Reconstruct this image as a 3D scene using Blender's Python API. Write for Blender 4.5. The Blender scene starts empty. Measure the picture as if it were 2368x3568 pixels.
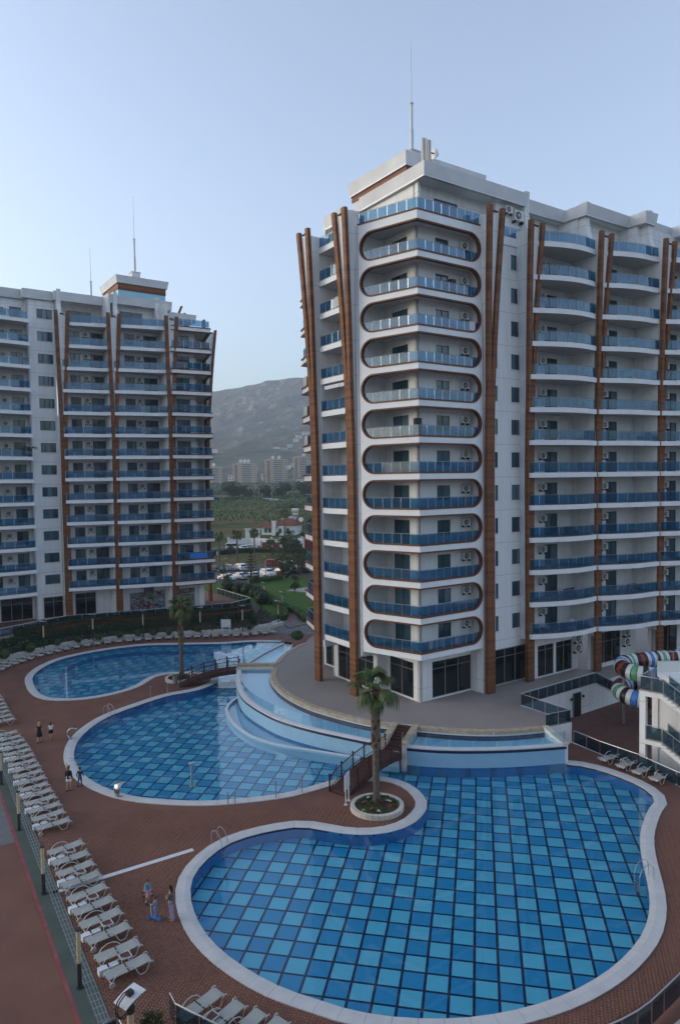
import bpy, bmesh, math, random
from mathutils import Vector, Matrix, Euler, noise
from mathutils.geometry import tessellate_polygon
import numpy as np
random.seed(7); rng = np.random.default_rng(7)
PI = math.pi
SC = bpy.context.scene; COL = SC.collection

# ---------------------------------------------------------------- camera
cam_d = bpy.data.cameras.new('camera'); cam = bpy.data.objects.new('camera', cam_d); COL.objects.link(cam)
PITCH, ROLL = 0.0440, -0.0145
fw = Vector((0, math.cos(PITCH), -math.sin(PITCH))); rt = Vector((1, 0, 0)); up = rt.cross(fw)
r2 = math.cos(ROLL)*rt + math.sin(ROLL)*up; u2 = -math.sin(ROLL)*rt + math.cos(ROLL)*up
M = Matrix.Identity(4)
for i in range(3): M[i][0], M[i][1], M[i][2] = r2[i], u2[i], -fw[i]
M[2][3] = 21.0
cam.matrix_world = M
cam_d.sensor_fit = 'VERTICAL'; cam_d.sensor_height = 24.0; cam_d.lens = 24.0*2430/3568
cam_d.clip_start = 0.2; cam_d.clip_end = 30000
SC.camera = cam

# ---------------------------------------------------------------- light: the sun has just gone down behind the left
SUN_AZ, SUN_EL = math.radians(-84), math.radians(7.0)
w = bpy.data.worlds.new('World'); SC.world = w; w.use_nodes = True
nt = w.node_tree; nt.nodes.clear()
sky = nt.nodes.new('ShaderNodeTexSky'); sky.sky_type = 'NISHITA'; sky.sun_disc = False
sky.sun_elevation = SUN_EL; sky.sun_rotation = SUN_AZ; sky.altitude = 0
sky.air_density = 1.0; sky.dust_density = 3.5; sky.ozone_density = 3.0
bg = nt.nodes.new('ShaderNodeBackground'); bg.inputs['Strength'].default_value = 0.15
wo = nt.nodes.new('ShaderNodeOutputWorld')
hs = nt.nodes.new('ShaderNodeHueSaturation'); hs.inputs['Saturation'].default_value = 0.64; hs.inputs['Hue'].default_value = 0.507
nt.links.new(sky.outputs[0], hs.inputs['Color']); nt.links.new(hs.outputs[0], bg.inputs[0]); nt.links.new(bg.outputs[0], wo.inputs[0])
sl = bpy.data.lights.new('sun', 'SUN'); sl.energy = 0.02; sl.angle = math.radians(14); sl.color = (1.0, 0.72, 0.5)
sun = bpy.data.objects.new('sun', sl); COL.objects.link(sun)
sd = Vector((math.sin(SUN_AZ)*math.cos(SUN_EL), math.cos(SUN_AZ)*math.cos(SUN_EL), math.sin(SUN_EL)))
sun.rotation_euler = (-sd).to_track_quat('-Z', 'Y').to_euler(); sun.location = (-60, 20, 60)
vs = SC.view_settings; vs.view_transform = 'Standard'; vs.look = 'None'; vs.exposure = 1.98; vs.gamma = 1.0
vs.use_curve_mapping = False
SC.render.engine = 'CYCLES'
try:
    SC.cycles.max_bounces = 8; SC.cycles.transparent_max_bounces = 16; SC.cycles.volume_bounces = 2
except Exception: pass

# ---------------------------------------------------------------- materials
MATS = {}
def mat(name, col, rough=0.7, spec=0.3, metal=0.0, bump=None, vary=None, noise_col=None, obj_random=None):
    """principled material; vary=(scale, amount) mottles the colour, noise_col=(colour, scale, lo, hi) lays stains, bump=(scale, strength)"""
    m = bpy.data.materials.new(name); m.use_nodes = True; t = m.node_tree; N = t.nodes; L = t.links
    p = N['Principled BSDF']; p.inputs['Roughness'].default_value = rough; p.inputs['Metallic'].default_value = metal
    p.inputs['Specular IOR Level'].default_value = spec
    c = (*col, 1); p.inputs['Base Color'].default_value = c
    out = None
    tc = N.new('ShaderNodeTexCoord')
    def nz(scale, detail=4):
        n = N.new('ShaderNodeTexNoise'); n.inputs['Scale'].default_value = scale; n.inputs['Detail'].default_value = detail
        L.new(tc.outputs['Object'], n.inputs['Vector']); return n
    if vary:
        n = nz(vary[0]); r = N.new('ShaderNodeMapRange'); r.inputs[1].default_value = .3; r.inputs[2].default_value = .7
        r.inputs[3].default_value = 1-vary[1]; r.inputs[4].default_value = 1+vary[1]; L.new(n.outputs['Fac'], r.inputs[0])
        mx = N.new('ShaderNodeMix'); mx.data_type = 'RGBA'; mx.blend_type = 'MULTIPLY'; mx.inputs[0].default_value = 1
        mx.inputs[6].default_value = c; L.new(r.outputs[0], mx.inputs[7]); out = mx.outputs[2]
    if noise_col:
        n = nz(noise_col[1], 6); r = N.new('ShaderNodeMapRange'); r.inputs[1].default_value = noise_col[2]; r.inputs[2].default_value = noise_col[3]
        L.new(n.outputs['Fac'], r.inputs[0]); mx = N.new('ShaderNodeMix'); mx.data_type = 'RGBA'
        L.new(r.outputs[0], mx.inputs[0]); mx.inputs[7].default_value = (*noise_col[0], 1)
        if out: L.new(out, mx.inputs[6])
        else: mx.inputs[6].default_value = c
        out = mx.outputs[2]
    if obj_random:
        oi = N.new('ShaderNodeObjectInfo'); mx = N.new('ShaderNodeMix'); mx.data_type = 'RGBA'
        cr = N.new('ShaderNodeMath'); cr.operation = 'POWER'; cr.inputs[1].default_value = obj_random[1]
        L.new(oi.outputs['Random'], cr.inputs[0]); L.new(cr.outputs[0], mx.inputs[0]); mx.inputs[7].default_value = (*obj_random[0], 1)
        if out: L.new(out, mx.inputs[6])
        else: mx.inputs[6].default_value = c
        out = mx.outputs[2]
    if out: L.new(out, p.inputs['Base Color'])
    if bump:
        n = nz(bump[0], 5); b = N.new('ShaderNodeBump'); b.inputs['Strength'].default_value = bump[1]; b.inputs['Distance'].default_value = .05
        L.new(n.outputs['Fac'], b.inputs['Height']); L.new(b.outputs[0], p.inputs['Normal'])
    MATS[name] = m; return m
def see_through(name, tint, ior=1.45, rough=0.02, gloss=(1, 1, 1), ripple=None, base=0.0, milk=None):
    """clear coloured pane or water: straight-through tint under a Fresnel reflection"""
    m = bpy.data.materials.new(name); m.use_nodes = True; t = m.node_tree; N = t.nodes; L = t.links; N.clear()
    o = N.new('ShaderNodeOutputMaterial'); mx = N.new('ShaderNodeMixShader'); lw = N.new('ShaderNodeLayerWeight'); lw.inputs[0].default_value = .5
    f0 = ((ior-1)/(ior+1))**2; pw = N.new('ShaderNodeMath'); pw.operation = 'POWER'; pw.inputs[1].default_value = 5; L.new(lw.outputs['Facing'], pw.inputs[0])
    fr = N.new('ShaderNodeMath'); fr.operation = 'MULTIPLY_ADD'; fr.inputs[1].default_value = 1-f0; fr.inputs[2].default_value = f0; L.new(pw.outputs[0], fr.inputs[0])
    tr = N.new('ShaderNodeBsdfTransparent'); tr.inputs[0].default_value = (*tint, 1)
    gl = N.new('ShaderNodeBsdfGlossy'); gl.inputs['Roughness'].default_value = rough; gl.inputs['Color'].default_value = (*gloss, 1)
    first = tr.outputs[0]
    if milk:
        df = N.new('ShaderNodeBsdfDiffuse'); df.inputs[0].default_value = (*milk[0], 1); m2 = N.new('ShaderNodeMixShader'); m2.inputs[0].default_value = milk[1]
        L.new(tr.outputs[0], m2.inputs[1]); L.new(df.outputs[0], m2.inputs[2]); first = m2.outputs[0]
    ad = N.new('ShaderNodeMath'); ad.operation = 'ADD'; ad.inputs[1].default_value = base; ad.use_clamp = True
    L.new(fr.outputs[0], ad.inputs[0]); L.new(ad.outputs[0], mx.inputs[0]); L.new(first, mx.inputs[1]); L.new(gl.outputs[0], mx.inputs[2])
    if ripple:
        tc = N.new('ShaderNodeTexCoord'); n = N.new('ShaderNodeTexNoise'); n.inputs['Scale'].default_value = ripple[0]; n.inputs['Detail'].default_value = 3
        b = N.new('ShaderNodeBump'); b.inputs['Strength'].default_value = ripple[1]; b.inputs['Distance'].default_value = .02
        L.new(tc.outputs['Object'], n.inputs['Vector']); L.new(n.outputs['Fac'], b.inputs['Height'])
        L.new(b.outputs[0], lw.inputs['Normal']); L.new(b.outputs[0], gl.inputs['Normal'])
    L.new(mx.outputs[0], o.inputs[0]); MATS[name] = m; return m

def wood_mat(name, c1, c2, period, rough=.5):
    m = mat(name, c1, rough, .35); t = m.node_tree; N = t.nodes; L = t.links; p = N['Principled BSDF']
    tc = N.new('ShaderNodeTexCoord'); sx = N.new('ShaderNodeSeparateXYZ'); L.new(tc.outputs['Object'], sx.inputs[0])
    ml = N.new('ShaderNodeMath'); ml.operation = 'MULTIPLY'; ml.inputs[1].default_value = 1/period; L.new(sx.outputs[2], ml.inputs[0])
    fl = N.new('ShaderNodeMath'); fl.operation = 'FLOOR'; L.new(ml.outputs[0], fl.inputs[0])
    wn = N.new('ShaderNodeTexWhiteNoise'); wn.noise_dimensions = '1D'; L.new(fl.outputs[0], wn.inputs['W'])
    frc = N.new('ShaderNodeMath'); frc.operation = 'FRACT'; L.new(ml.outputs[0], frc.inputs[0])
    lt = N.new('ShaderNodeMath'); lt.operation = 'LESS_THAN'; lt.inputs[1].default_value = .14; L.new(frc.outputs[0], lt.inputs[0])
    mx = N.new('ShaderNodeMix'); mx.data_type = 'RGBA'; mx.inputs[6].default_value = (*c1, 1); mx.inputs[7].default_value = (*c2, 1); L.new(wn.outputs[0], mx.inputs[0])
    m2 = N.new('ShaderNodeMix'); m2.data_type = 'RGBA'; L.new(lt.outputs[0], m2.inputs[0]); L.new(mx.outputs[2], m2.inputs[6])
    m2.inputs[7].default_value = (*[v*.55 for v in c1], 1); L.new(m2.outputs[2], p.inputs['Base Color'])
    b = N.new('ShaderNodeBump'); b.inputs['Strength'].default_value = .5; b.inputs['Distance'].default_value = .02; b.invert = True
    L.new(lt.outputs[0], b.inputs['Height']); L.new(b.outputs[0], p.inputs['Normal'])
    return m

def wall_mat(name, col, pz, px):
    """rendered wall: faint panel joints, dirt runs under edges"""
    m = mat(name, col, .75, .25); t = m.node_tree; N = t.nodes; L = t.links; p = N['Principled BSDF']
    tc = N.new('ShaderNodeTexCoord'); mp = N.new('ShaderNodeMapping'); mp.inputs['Scale'].default_value = (1.3, 1.3, .12)
    L.new(tc.outputs['Object'], mp.inputs[0]); n = N.new('ShaderNodeTexNoise'); n.inputs['Scale'].default_value = 1.6; n.inputs['Detail'].default_value = 7
    L.new(mp.outputs[0], n.inputs['Vector']); r = N.new('ShaderNodeMapRange'); r.inputs[1].default_value = .42; r.inputs[2].default_value = .72
    r.inputs[3].default_value = 0; r.inputs[4].default_value = .22; L.new(n.outputs['Fac'], r.inputs[0])
    mx = N.new('ShaderNodeMix'); mx.data_type = 'RGBA'; mx.inputs[6].default_value = (*col, 1); mx.inputs[7].default_value = (.38, .36, .33, 1); L.new(r.outputs[0], mx.inputs[0])
    sx = N.new('ShaderNodeSeparateXYZ'); L.new(tc.outputs['Object'], sx.inputs[0])
    ml = N.new('ShaderNodeMath'); ml.operation = 'MULTIPLY_ADD'; ml.inputs[1].default_value = 1/pz; ml.inputs[2].default_value = px; L.new(sx.outputs[2], ml.inputs[0])
    fr = N.new('ShaderNodeMath'); fr.operation = 'FRACT'; L.new(ml.outputs[0], fr.inputs[0])
    lt = N.new('ShaderNodeMath'); lt.operation = 'LESS_THAN'; lt.inputs[1].default_value = .012; L.new(fr.outputs[0], lt.inputs[0])
    m2 = N.new('ShaderNodeMix'); m2.data_type = 'RGBA'; L.new(lt.outputs[0], m2.inputs[0]); L.new(mx.outputs[2], m2.inputs[6]); m2.inputs[7].default_value = (.42, .42, .43, 1)
    L.new(m2.outputs[2], p.inputs['Base Color']); return m

wall_mat('white_render', (.78, .78, .77), 3.065, .1)
mat('white_band', (.80, .80, .79), .7, .3, vary=(.8, .05))
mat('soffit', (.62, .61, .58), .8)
wood_mat('cladding', (.24, .095, .038), (.13, .048, .020), .25, .65)
mat('brown_trim', (.135, .048, .022), .5)
mat('brown_frame', (.085, .035, .018), .45)
mat('grey_frame', (.20, .19, .18), .4)
mat('window_glass', (.012, .055, .085), .06, .7, vary=(.7, .6), obj_random=((.10, .20, .25), 2.0))
mat('shop_glass', (.008, .016, .018), .05, .6, vary=(.5, .4))
see_through('rail_glass', (.32, .57, .74), 1.5, .03, base=.03, milk=((.03, .20, .36), .16))
see_through('clear_glass', (.86, .94, .96), 1.45, .02, base=.01)
see_through('dark_glass', (.38, .50, .57), 1.45, .03, base=.01, milk=((.02, .05, .075), .2))
mat('steel', (.55, .56, .57), .28, .5, 1.0)
mat('dull_steel', (.40, .41, .42), .4, .5, .8)
mat('ac_white', (.66, .66, .63), .5, vary=(3, .06))
mat('ac_dark', (.03, .03, .032), .6)
mat('metal_mast', (.55, .57, .58), .45, .4, .3)
mat('cornice', (.66, .66, .66), .7, .3, vary=(.5, .08))
mat('coping', (.52, .52, .515), .6, vary=(1.2, .07), bump=(14, .15))
mat('stone', (.42, .33, .235), .75, vary=(2.5, .22), bump=(9, .3))
mat('cream_stone', (.52, .48, .42), .75, vary=(1.5, .1))
mat('pool_dark', (.004, .010, .050), .35, .5)
mat('pool_mid', (.009, .22, .42), .35, .5, vary=(1.3, .08), obj_random=((.011, .24, .44), 1))
mat('pool_light', (.085, .40, .54), .35, .5, vary=(1.1, .06), obj_random=((.10, .43, .56), 1))
mat('pool_wall', (.02, .15, .37), .4, .4, vary=(3, .08))
mat('pale_blue', (.26, .45, .60), .5, .4, vary=(1.2, .04))
mat('pale_floor', (.36, .55, .68), .5, .4, vary=(.6, .05))
mat('band_navy', (.016, .016, .055), .35, .5)
see_through('water', (.86, .95, .98), 1.33, .01, ripple=(1.3, .16))
see_through('water_thin', (.80, .93, .97), 1.33, .01, ripple=(2.2, .03))
mat('terracotta', (.170, .080, .058), .8, .25, vary=(.5, .12), bump=(25, .2), noise_col=((.105, .055, .044), .16, .52, .78))
mat('paver', (.175, .080, .056), .8, .25, vary=(.35, .14), obj_random=((.178, .088, .062), 1))
mat('paver_b', (.152, .074, .056), .8, .25, vary=(.35, .12))
mat('paver_c', (.178, .086, .060), .8, .25, vary=(.35, .12))
mat('yard_paving', (.135, .070, .056), .85, .2, vary=(1.2, .12))
mat('terrace_tile', (.27, .235, .215), .7, .3, vary=(.25, .08))
mat('green_strip', (.075, .095, .080), .85, .2, vary=(.6, .14))
mat('grey_paving', (.15, .15, .155), .85, .2, vary=(2.2, .12))
mat('red_line', (.24, .065, .062), .7, vary=(1.5, .2))
mat('grate', (.24, .27, .26), .5, .4, .3)
mat('grate_dark', (.09, .11, .105), .7)
mat('white_paint', (.62, .63, .64), .6, vary=(2, .06))
mat('sling', (.34, .35, .325), .8, vary=(18, .05))
mat('lounger_frame', (.52, .52, .50), .4, .4)
mat('rubber', (.03, .03, .032), .8)
mat('box_white', (.62, .65, .70), .5)
mat('table_brown', (.11, .045, .035), .6, vary=(6, .2))
mat('lamp_cream', (.50, .42, .26), .55)
mat('lamp_dark', (.030, .030, .032), .5, .4)
mat('dark_timber', (.060, .024, .020), .65, .3, vary=(5, .25), bump=(20, .2))
mat('soil', (.070, .055, .040), .95, .1, vary=(6, .3), bump=(12, .5))
mat('bed_soil', (.085, .070, .052), .95, .1, vary=(1.2, .3), bump=(5, .4))
mat('asphalt', (.075, .076, .080), .9, .2, vary=(.4, .12))
mat('concrete', (.27, .26, .25), .85, .2, vary=(.5, .12))
mat('tyre', (.02, .02, .021), .85)
mat('alloy', (.42, .43, .44), .3, .5, .8)
mat('car_glass', (.012, .016, .02), .05, .6)
mat('lamp_lens', (.6, .6, .58), .15, .5)
mat('tail_red', (.25, .01, .01), .25, .5)
mat('bark', (.085, .062, .045), .95, .1, vary=(5, .3), bump=(14, .6))
mat('palm_bark', (.13, .105, .085), .95, .1, vary=(4, .25), bump=(9, .6))
mat('palm_boot', (.25, .19, .14), .9, .1, vary=(9, .3))
mat('palm_skirt', (.13, .055, .03), .9, .1, vary=(9, .3))
def leaf_mat(name, c1, c2):
    m = mat(name, c1, .6, .3, vary=(.9, .35), obj_random=(c2, 1)); return m
leaf_mat('leaf', (.034, .066, .018), (.045, .08, .024)); leaf_mat('leaf_light', (.075, .13, .022), (.09, .15, .03))
leaf_mat('leaf_dark', (.018, .036, .016), (.024, .044, .018)); leaf_mat('leaf_red', (.17, .026, .020), (.19, .03, .02))
leaf_mat('palm_leaf', (.060, .092, .024), (.075, .105, .03)); leaf_mat('banana', (.060, .105, .026), (.075, .12, .032))
mat('grass', (.050, .105, .018), .85, .1, vary=(1.6, .25), bump=(30, .5))
mat('flower_red', (.45, .02, .015), .6); mat('flower_white', (.75, .75, .72), .6); mat('flower_pink', (.38, .05, .14), .6); mat('flower_orange', (.50, .10, .02), .6)
mat('flower_yellow', (.6, .42, .1), .6)
mat('skin', (.44, .25, .17), .6); mat('black_cloth', (.012, .012, .014), .85); mat('navy_cloth', (.016, .022, .045), .8); mat('denim', (.055, .095, .20), .85)
mat('white_cloth', (.68, .67, .72), .8); mat('cyan_cloth', (.06, .28, .48), .8); mat('lilac_cloth', (.30, .28, .40), .8, vary=(14, .2))
mat('leopard', (.20, .19, .16), .8, noise_col=((.03, .032, .03), 26, .48, .56)); mat('blue_check', (.10, .20, .42), .8, noise_col=((.40, .46, .56), 30, .5, .58))
mat('hair_blond', (.46, .33, .14), .6); mat('hair_brown', (.085, .045, .022), .6); mat('hair_dark', (.02, .014, .012), .55); mat('hair_auburn', (.15, .07, .025), .6)
mat('toy_blue', (.02, .18, .5), .4); mat('toy_white', (.7, .66, .7), .4); mat('toy_pink', (.5, .18, .25), .45)
mat('slide_white', (.66, .67, .64), .3, .5); mat('slide_black', (.014, .014, .016), .35, .5); mat('slide_green', (.10, .36, .17), .3, .5)
mat('slide_red', (.30, .045, .02), .3, .5); mat('slide_blue', (.05, .21, .60), .3, .5); mat('slide_lightblue', (.30, .55, .66), .3, .5)
mat('roof_tile', (.16, .048, .036), .8, vary=(2, .15)); mat('villa_wall', (.68, .68, .66), .8, vary=(.7, .05)); mat('gate_red', (.14, .03, .026), .7)
mat('far_wall', (.47, .35, .24), .9, vary=(.05, .06)); mat('far_band', (.56, .52, .46), .9); mat('far_red', (.22, .06, .05), .9); mat('far_dark', (.11, .10, .10), .9)
mat('sat_white', (.75, .75, .74), .5); mat('door_dark', (.018, .017, .018), .5)
mat('sign_navy', (.010, .014, .075), .5); mat('sign_letter', (.55, .53, .62), .5)
for nm, c in (('car_white', (.68, .69, .70)), ('car_silver', (.32, .33, .34)), ('car_black', (.012, .013, .016)), ('car_brown', (.16, .075, .045)), ('car_orange', (.36, .06, .02))):
    mat(nm, c, .22, .5, .0)

# ---------------------------------------------------------------- mesh helpers
class MB:
    """collects faces; build() links them as ONE mesh object"""
    def __init__(s): s.v = []; s.f = []; s.m = []; s.mats = []
    def mi(s, m):
        if m not in s.mats: s.mats.append(m)
        return s.mats.index(m)
    def add(s, vs, fs, m):
        o = len(s.v); s.v += [tuple(v) for v in vs]; k = s.mi(m)
        for f in fs: s.f.append(tuple(i+o for i in f)); s.m.append(k)
        return s
    def box(s, x0, x1, y0, y1, z0, z1, m):
        return s.add([(x0,y0,z0),(x1,y0,z0),(x1,y1,z0),(x0,y1,z0),(x0,y0,z1),(x1,y0,z1),(x1,y1,z1),(x0,y1,z1)],
                     [(0,3,2,1),(4,5,6,7),(0,1,5,4),(1,2,6,5),(2,3,7,6),(3,0,4,7)], m)
    def obox(s, c, ax, ay, az, hx, hy, hz, m):
        c, ax, ay, az = Vector(c), Vector(ax)*hx, Vector(ay)*hy, Vector(az)*hz
        P = [c+i*ax+j*ay+k*az for k in (-1,1) for i, j in ((-1,-1),(1,-1),(1,1),(-1,1))]
        return s.add(P, [(0,3,2,1),(4,5,6,7),(0,1,5,4),(1,2,6,5),(2,3,7,6),(3,0,4,7)], m)
    def prism(s, poly, z0, z1, m, mtop=None, mbot=None):
        n = len(poly)
        ar = sum(poly[i][0]*poly[(i+1) % n][1]-poly[(i+1) % n][0]*poly[i][1] for i in range(n))
        if ar < 0: poly = poly[::-1]
        tri = tessellate_polygon([[Vector((p[0], p[1], 0)) for p in poly]])
        V = [(p[0], p[1], z0) for p in poly]+[(p[0], p[1], z1) for p in poly]
        s.add(V, [(i, (i+1) % n, n+(i+1) % n, n+i) for i in range(n)], m)
        up_, dn = [], []
        for a, b, c in tri:
            cr = (poly[b][0]-poly[a][0])*(poly[c][1]-poly[a][1])-(poly[b][1]-poly[a][1])*(poly[c][0]-poly[a][0])
            if cr < 0: b, c = c, b
            up_.append((a, b, c)); dn.append((a, c, b))
        s.add([(p[0], p[1], z1) for p in poly], up_, mtop or m); s.add([(p[0], p[1], z0) for p in poly], dn, mbot or m)
        return s
    def plate(s, pts, nrm, th, m):
        """closed 3-D polygon extruded by th along nrm"""
        n = len(pts); nrm = Vector(nrm).normalized(); P = [Vector(p) for p in pts]
        ux = (P[1]-P[0]).normalized(); uy = nrm.cross(ux)
        p2 = [Vector((p.dot(ux), p.dot(uy), 0)) for p in P]
        tri = tessellate_polygon([p2]); Q = [p+nrm*th for p in P]
        s.add(P+Q, [(i, (i+1) % n, n+(i+1) % n, n+i) for i in range(n)]+[t for t in tri]+[tuple(n+i for i in t[::-1]) for t in tri], m)
        return s
    def tube(s, pts, r, m, n=6, closed=False):
        pts = [Vector(p) for p in pts]; K = len(pts); rr = r if isinstance(r, (list, tuple)) else [r]*K
        ring = []; prev = None
        for i, p in enumerate(pts):
            a = pts[(i-1) % K] if (i or closed) else p; b = pts[(i+1) % K] if (i < K-1 or closed) else p
            d = (b-a)
            d = d.normalized() if d.length > 1e-9 else Vector((0, 0, 1))
            if prev is None: x = d.orthogonal().normalized()
            else:
                x = prev-d*prev.dot(d); x = x.normalized() if x.length > 1e-6 else d.orthogonal().normalized()
            prev = x; y = d.cross(x)
            ring.append([p+(x*math.cos(2*PI*k/n)+y*math.sin(2*PI*k/n))*rr[i] for k in range(n)])
        V = [v for q in ring for v in q]; F = []
        for i in range(K if closed else K-1):
            j = (i+1) % K
            for k in range(n): F.append((i*n+k, i*n+(k+1) % n, j*n+(k+1) % n, j*n+k))
        if not closed: F += [tuple(range(n-1, -1, -1)), tuple((K-1)*n+k for k in range(n))]
        return s.add(V, F, m)
    def lathe(s, prof, c, m, n=16, axis='z'):
        V = []; F = []; K = len(prof)
        for r, z in prof:
            for k in range(n):
                a = 2*PI*k/n; x, y = r*math.cos(a), r*math.sin(a)
                V.append((c[0]+x, c[1]+y, c[2]+z) if axis == 'z' else (c[0]+x, c[1]+z, c[2]+y) if axis == 'y' else (c[0]+z, c[1]+x, c[2]+y))
        for i in range(K-1):
            for k in range(n): F.append((i*n+k, i*n+(k+1) % n, (i+1)*n+(k+1) % n, (i+1)*n+k))
        F += [tuple(range(n-1, -1, -1)), tuple((K-1)*n+k for k in range(n))]
        return s.add(V, F, m)
    def mesh(s, name, smooth=False):
        me = bpy.data.meshes.new(name); me.from_pydata(s.v, [], s.f)
        for m in s.mats: me.materials.append(MATS[m])
        me.polygons.foreach_set('material_index', s.m)
        if smooth: me.polygons.foreach_set('use_smooth', [True]*len(s.f))
        me.update(); return me
    def build(s, name, parent=None, smooth=False, loc=None):
        return link(name, s.mesh(name, smooth), parent, loc)
def link(name, me, parent=None, loc=None, rot=None):
    o = bpy.data.objects.new(name, me); COL.objects.link(o)
    if parent: o.parent = parent
    if loc is not None: o.location = loc
    if rot is not None: o.rotation_euler = rot
    return o
def tag(o, label, cat, group=None):
    o['label'] = label; o['category'] = cat
    if group: o['group'] = group
    return o
def thing(name, label, cat, loc=(0, 0, 0), rz=0, group=None):
    o = bpy.data.objects.new(name, None); COL.objects.link(o); o.location = loc; o.rotation_euler = (0, 0, rz)
    o.empty_display_size = .3
    return tag(o, label, cat, group)
def struct(o, kind='structure'): o['kind'] = kind; return o
def dup(o, loc=None, rz=None, label=None, group=None, scale=None):
    def cp(q, par):
        c = q.copy(); COL.objects.link(c)
        if par: c.parent = par
        for ch in q.children: cp(ch, c)
        return c
    r = cp(o, None)
    if loc is not None: r.location = loc
    if rz is not None: r.rotation_euler = (0, 0, rz)
    if label: r['label'] = label
    if group: r['group'] = group
    if scale is not None: r.scale = (scale,)*3
    return r
ORD = ['first', 'second', 'third', 'fourth', 'fifth', 'sixth', 'seventh', 'eighth', 'ninth', 'tenth', 'eleventh', 'twelfth', 'thirteenth', 'fourteenth', 'fifteenth', 'sixteenth',
       'seventeenth', 'eighteenth', 'nineteenth', 'twentieth']+['twenty-'+x for x in ('first', 'second', 'third', 'fourth', 'fifth', 'sixth', 'seventh', 'eighth', 'ninth')]+['thirtieth']
def offset(poly, d):
    """offset an open 2-D polyline to its left by d"""
    out = []
    for i, p in enumerate(poly):
        a = Vector(poly[max(i-1, 0)]); b = Vector(poly[min(i+1, len(poly)-1)]); t = (b-a).normalized()
        out.append((p[0]-t.y*d, p[1]+t.x*d))
    return out
def smooth2(poly, it=2, closed=False):
    for _ in range(it):
        q = []; n = len(poly)
        if not closed: q.append(poly[0])
        for i in range(n if closed else n-1):
            a, b = poly[i], poly[(i+1) % n]
            q += [(a[0]*.75+b[0]*.25, a[1]*.75+b[1]*.25), (a[0]*.25+b[0]*.75, a[1]*.25+b[1]*.75)]
        if not closed: q.append(poly[-1])
        poly = q
    return poly
def resample(poly, step):
    P = [Vector(p) for p in poly]; out = [P[0]]; acc = 0
    L = sum((P[i+1]-P[i]).length for i in range(len(P)-1)); n = max(1, round(L/step)); st = L/n; need = st
    for i in range(len(P)-1):
        seg = (P[i+1]-P[i]).length
        while need <= acc+seg+1e-9 and len(out) < n:
            out.append(P[i].lerp(P[i+1], (need-acc)/seg)); need += st
        acc += seg
    out.append(P[-1]); return out
def inside(pt, poly):
    x, y = pt; c = False; n = len(poly); j = n-1
    for i in range(n):
        xi, yi = poly[i]; xj, yj = poly[j]
        if (yi > y) != (yj > y) and x < (xj-xi)*(y-yi)/(yj-yi)+xi: c = not c
        j = i
    return c

# ================================================================= ground, pools, terraces
WATER = [(16.33,50.31),(17.53,49.94),(18.38,49.18),(19.14,48.27),(19.8,47.23),(20.23,46.16),(20.32,45.1),(20.2,44.36),(19.23,43.31),(18.43,42.02),(17.67,40.8),(16.98,39.37),(16.39,37.77),(15.93,36.29),(15.52,34.92),(14.97,33.45),(14.36,32.28),(13.69,31.28),(12.8,30.27),(11.58,29.16),(10.42,28.35),(9.36,27.72),(8.18,27.19),(7.07,26.81),(6.12,26.57),(5.29,26.42),(4.49,26.32),(3.51,26.3),(2.54,26.34),(1.57,26.46),(0.59,26.68),(-0.4,27.02),(-1.42,27.52),(-2.47,27.96),(-3.32,28.52),(-4.07,29.04),(-4.76,29.66),(-5.49,30.33),(-6.07,31.02),(-6.56,31.67),(-7,32.42),(-7.35,33.13),(-7.68,33.95),(-7.94,34.81),(-8.1,35.7),(-8.11,36.64),(-7.91,37.52),(-7.54,38.55),(-6.92,39.62),(-6.09,40.36),(-4.96,40.96),(-3.79,41.41),(-2.83,41.63),(-2.43,41.6),(-1.35,41.21),(-0.44,40.79),(0.45,40.59),(1.34,40.5),(2.55,40.7),(3.64,41.27),(4.5,42.12),(5.1,43.24),(5.39,44.08),(5.42,45.01),(5.18,46.17),(4.6,47.41),(3.6,48.37),(2.71,48.75),(1.23,48.71),(-0.8,48.26),(-1.7,47.62),(-3.09,46.76),(-3.26,46.62),(-4.45,46.11),(-6.03,45.71),(-7.47,45.46),(-8.64,45.29),(-9.99,45.33),(-11.49,45.5),(-13.04,45.78),(-14.54,46.28),(-15.87,47.03),(-17.19,48.03),(-18.5,49.31),(-19.47,50.57),(-20.49,52.27),(-21.23,54.08),(-21.74,56.01),(-21.92,57.82),(-21.84,59.5),(-21.57,61.27),(-21.01,62.85),(-20.04,64.5),(-18.96,66.06),(-17.85,67.75),(-16.88,68.68),(-15.6,69.28),(-14.38,70.24),(-13.45,71.95),(-13.14,73.19),(-13.38,74.57),(-14.15,75.79),(-15.42,76.67),(-16.87,77.15),(-18.22,77.14),(-19.3,76.95),(-20.45,76.2),(-21.18,75.21),(-21.34,73.83),(-21.67,72),(-22.46,70.49),(-23.52,69.32),(-24.81,68.4),(-26.24,67.95),(-27.81,67.9),(-29.06,68.28),(-30.3,69.31),(-31.57,71.07),(-32.85,73.29),(-33.99,75.63),(-34.51,78.09),(-34.57,80.69),(-34.02,83.43),(-32.78,85.31),(-31.15,87.04),(-29.31,88.41),(-27.11,89.7),(-24.67,90.33),(-21.51,90.36),(-18.34,90.27),(-15.19,90.3),(-13.69,90.89),(-11.9,91.35),(-9.75,91.22),(-8.13,90.88)]
WATER_N = len(WATER)
W_FAR = [(-7.37,84.51),(-8.33,82.29),(-9.45,79.44),(-10.26,76.76),(-10.74,74.57)]
W_MID = [(-11.02,72.49),(-10.72,69.61),(-10.3,67.15),(-9.59,64.21),(-8.61,61.79),(-7.16,59.41),(-5.6,57.25),(-3.75,55.55),(-1.65,54.02),(0.55,52.68),(2.3,51.62)]
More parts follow.
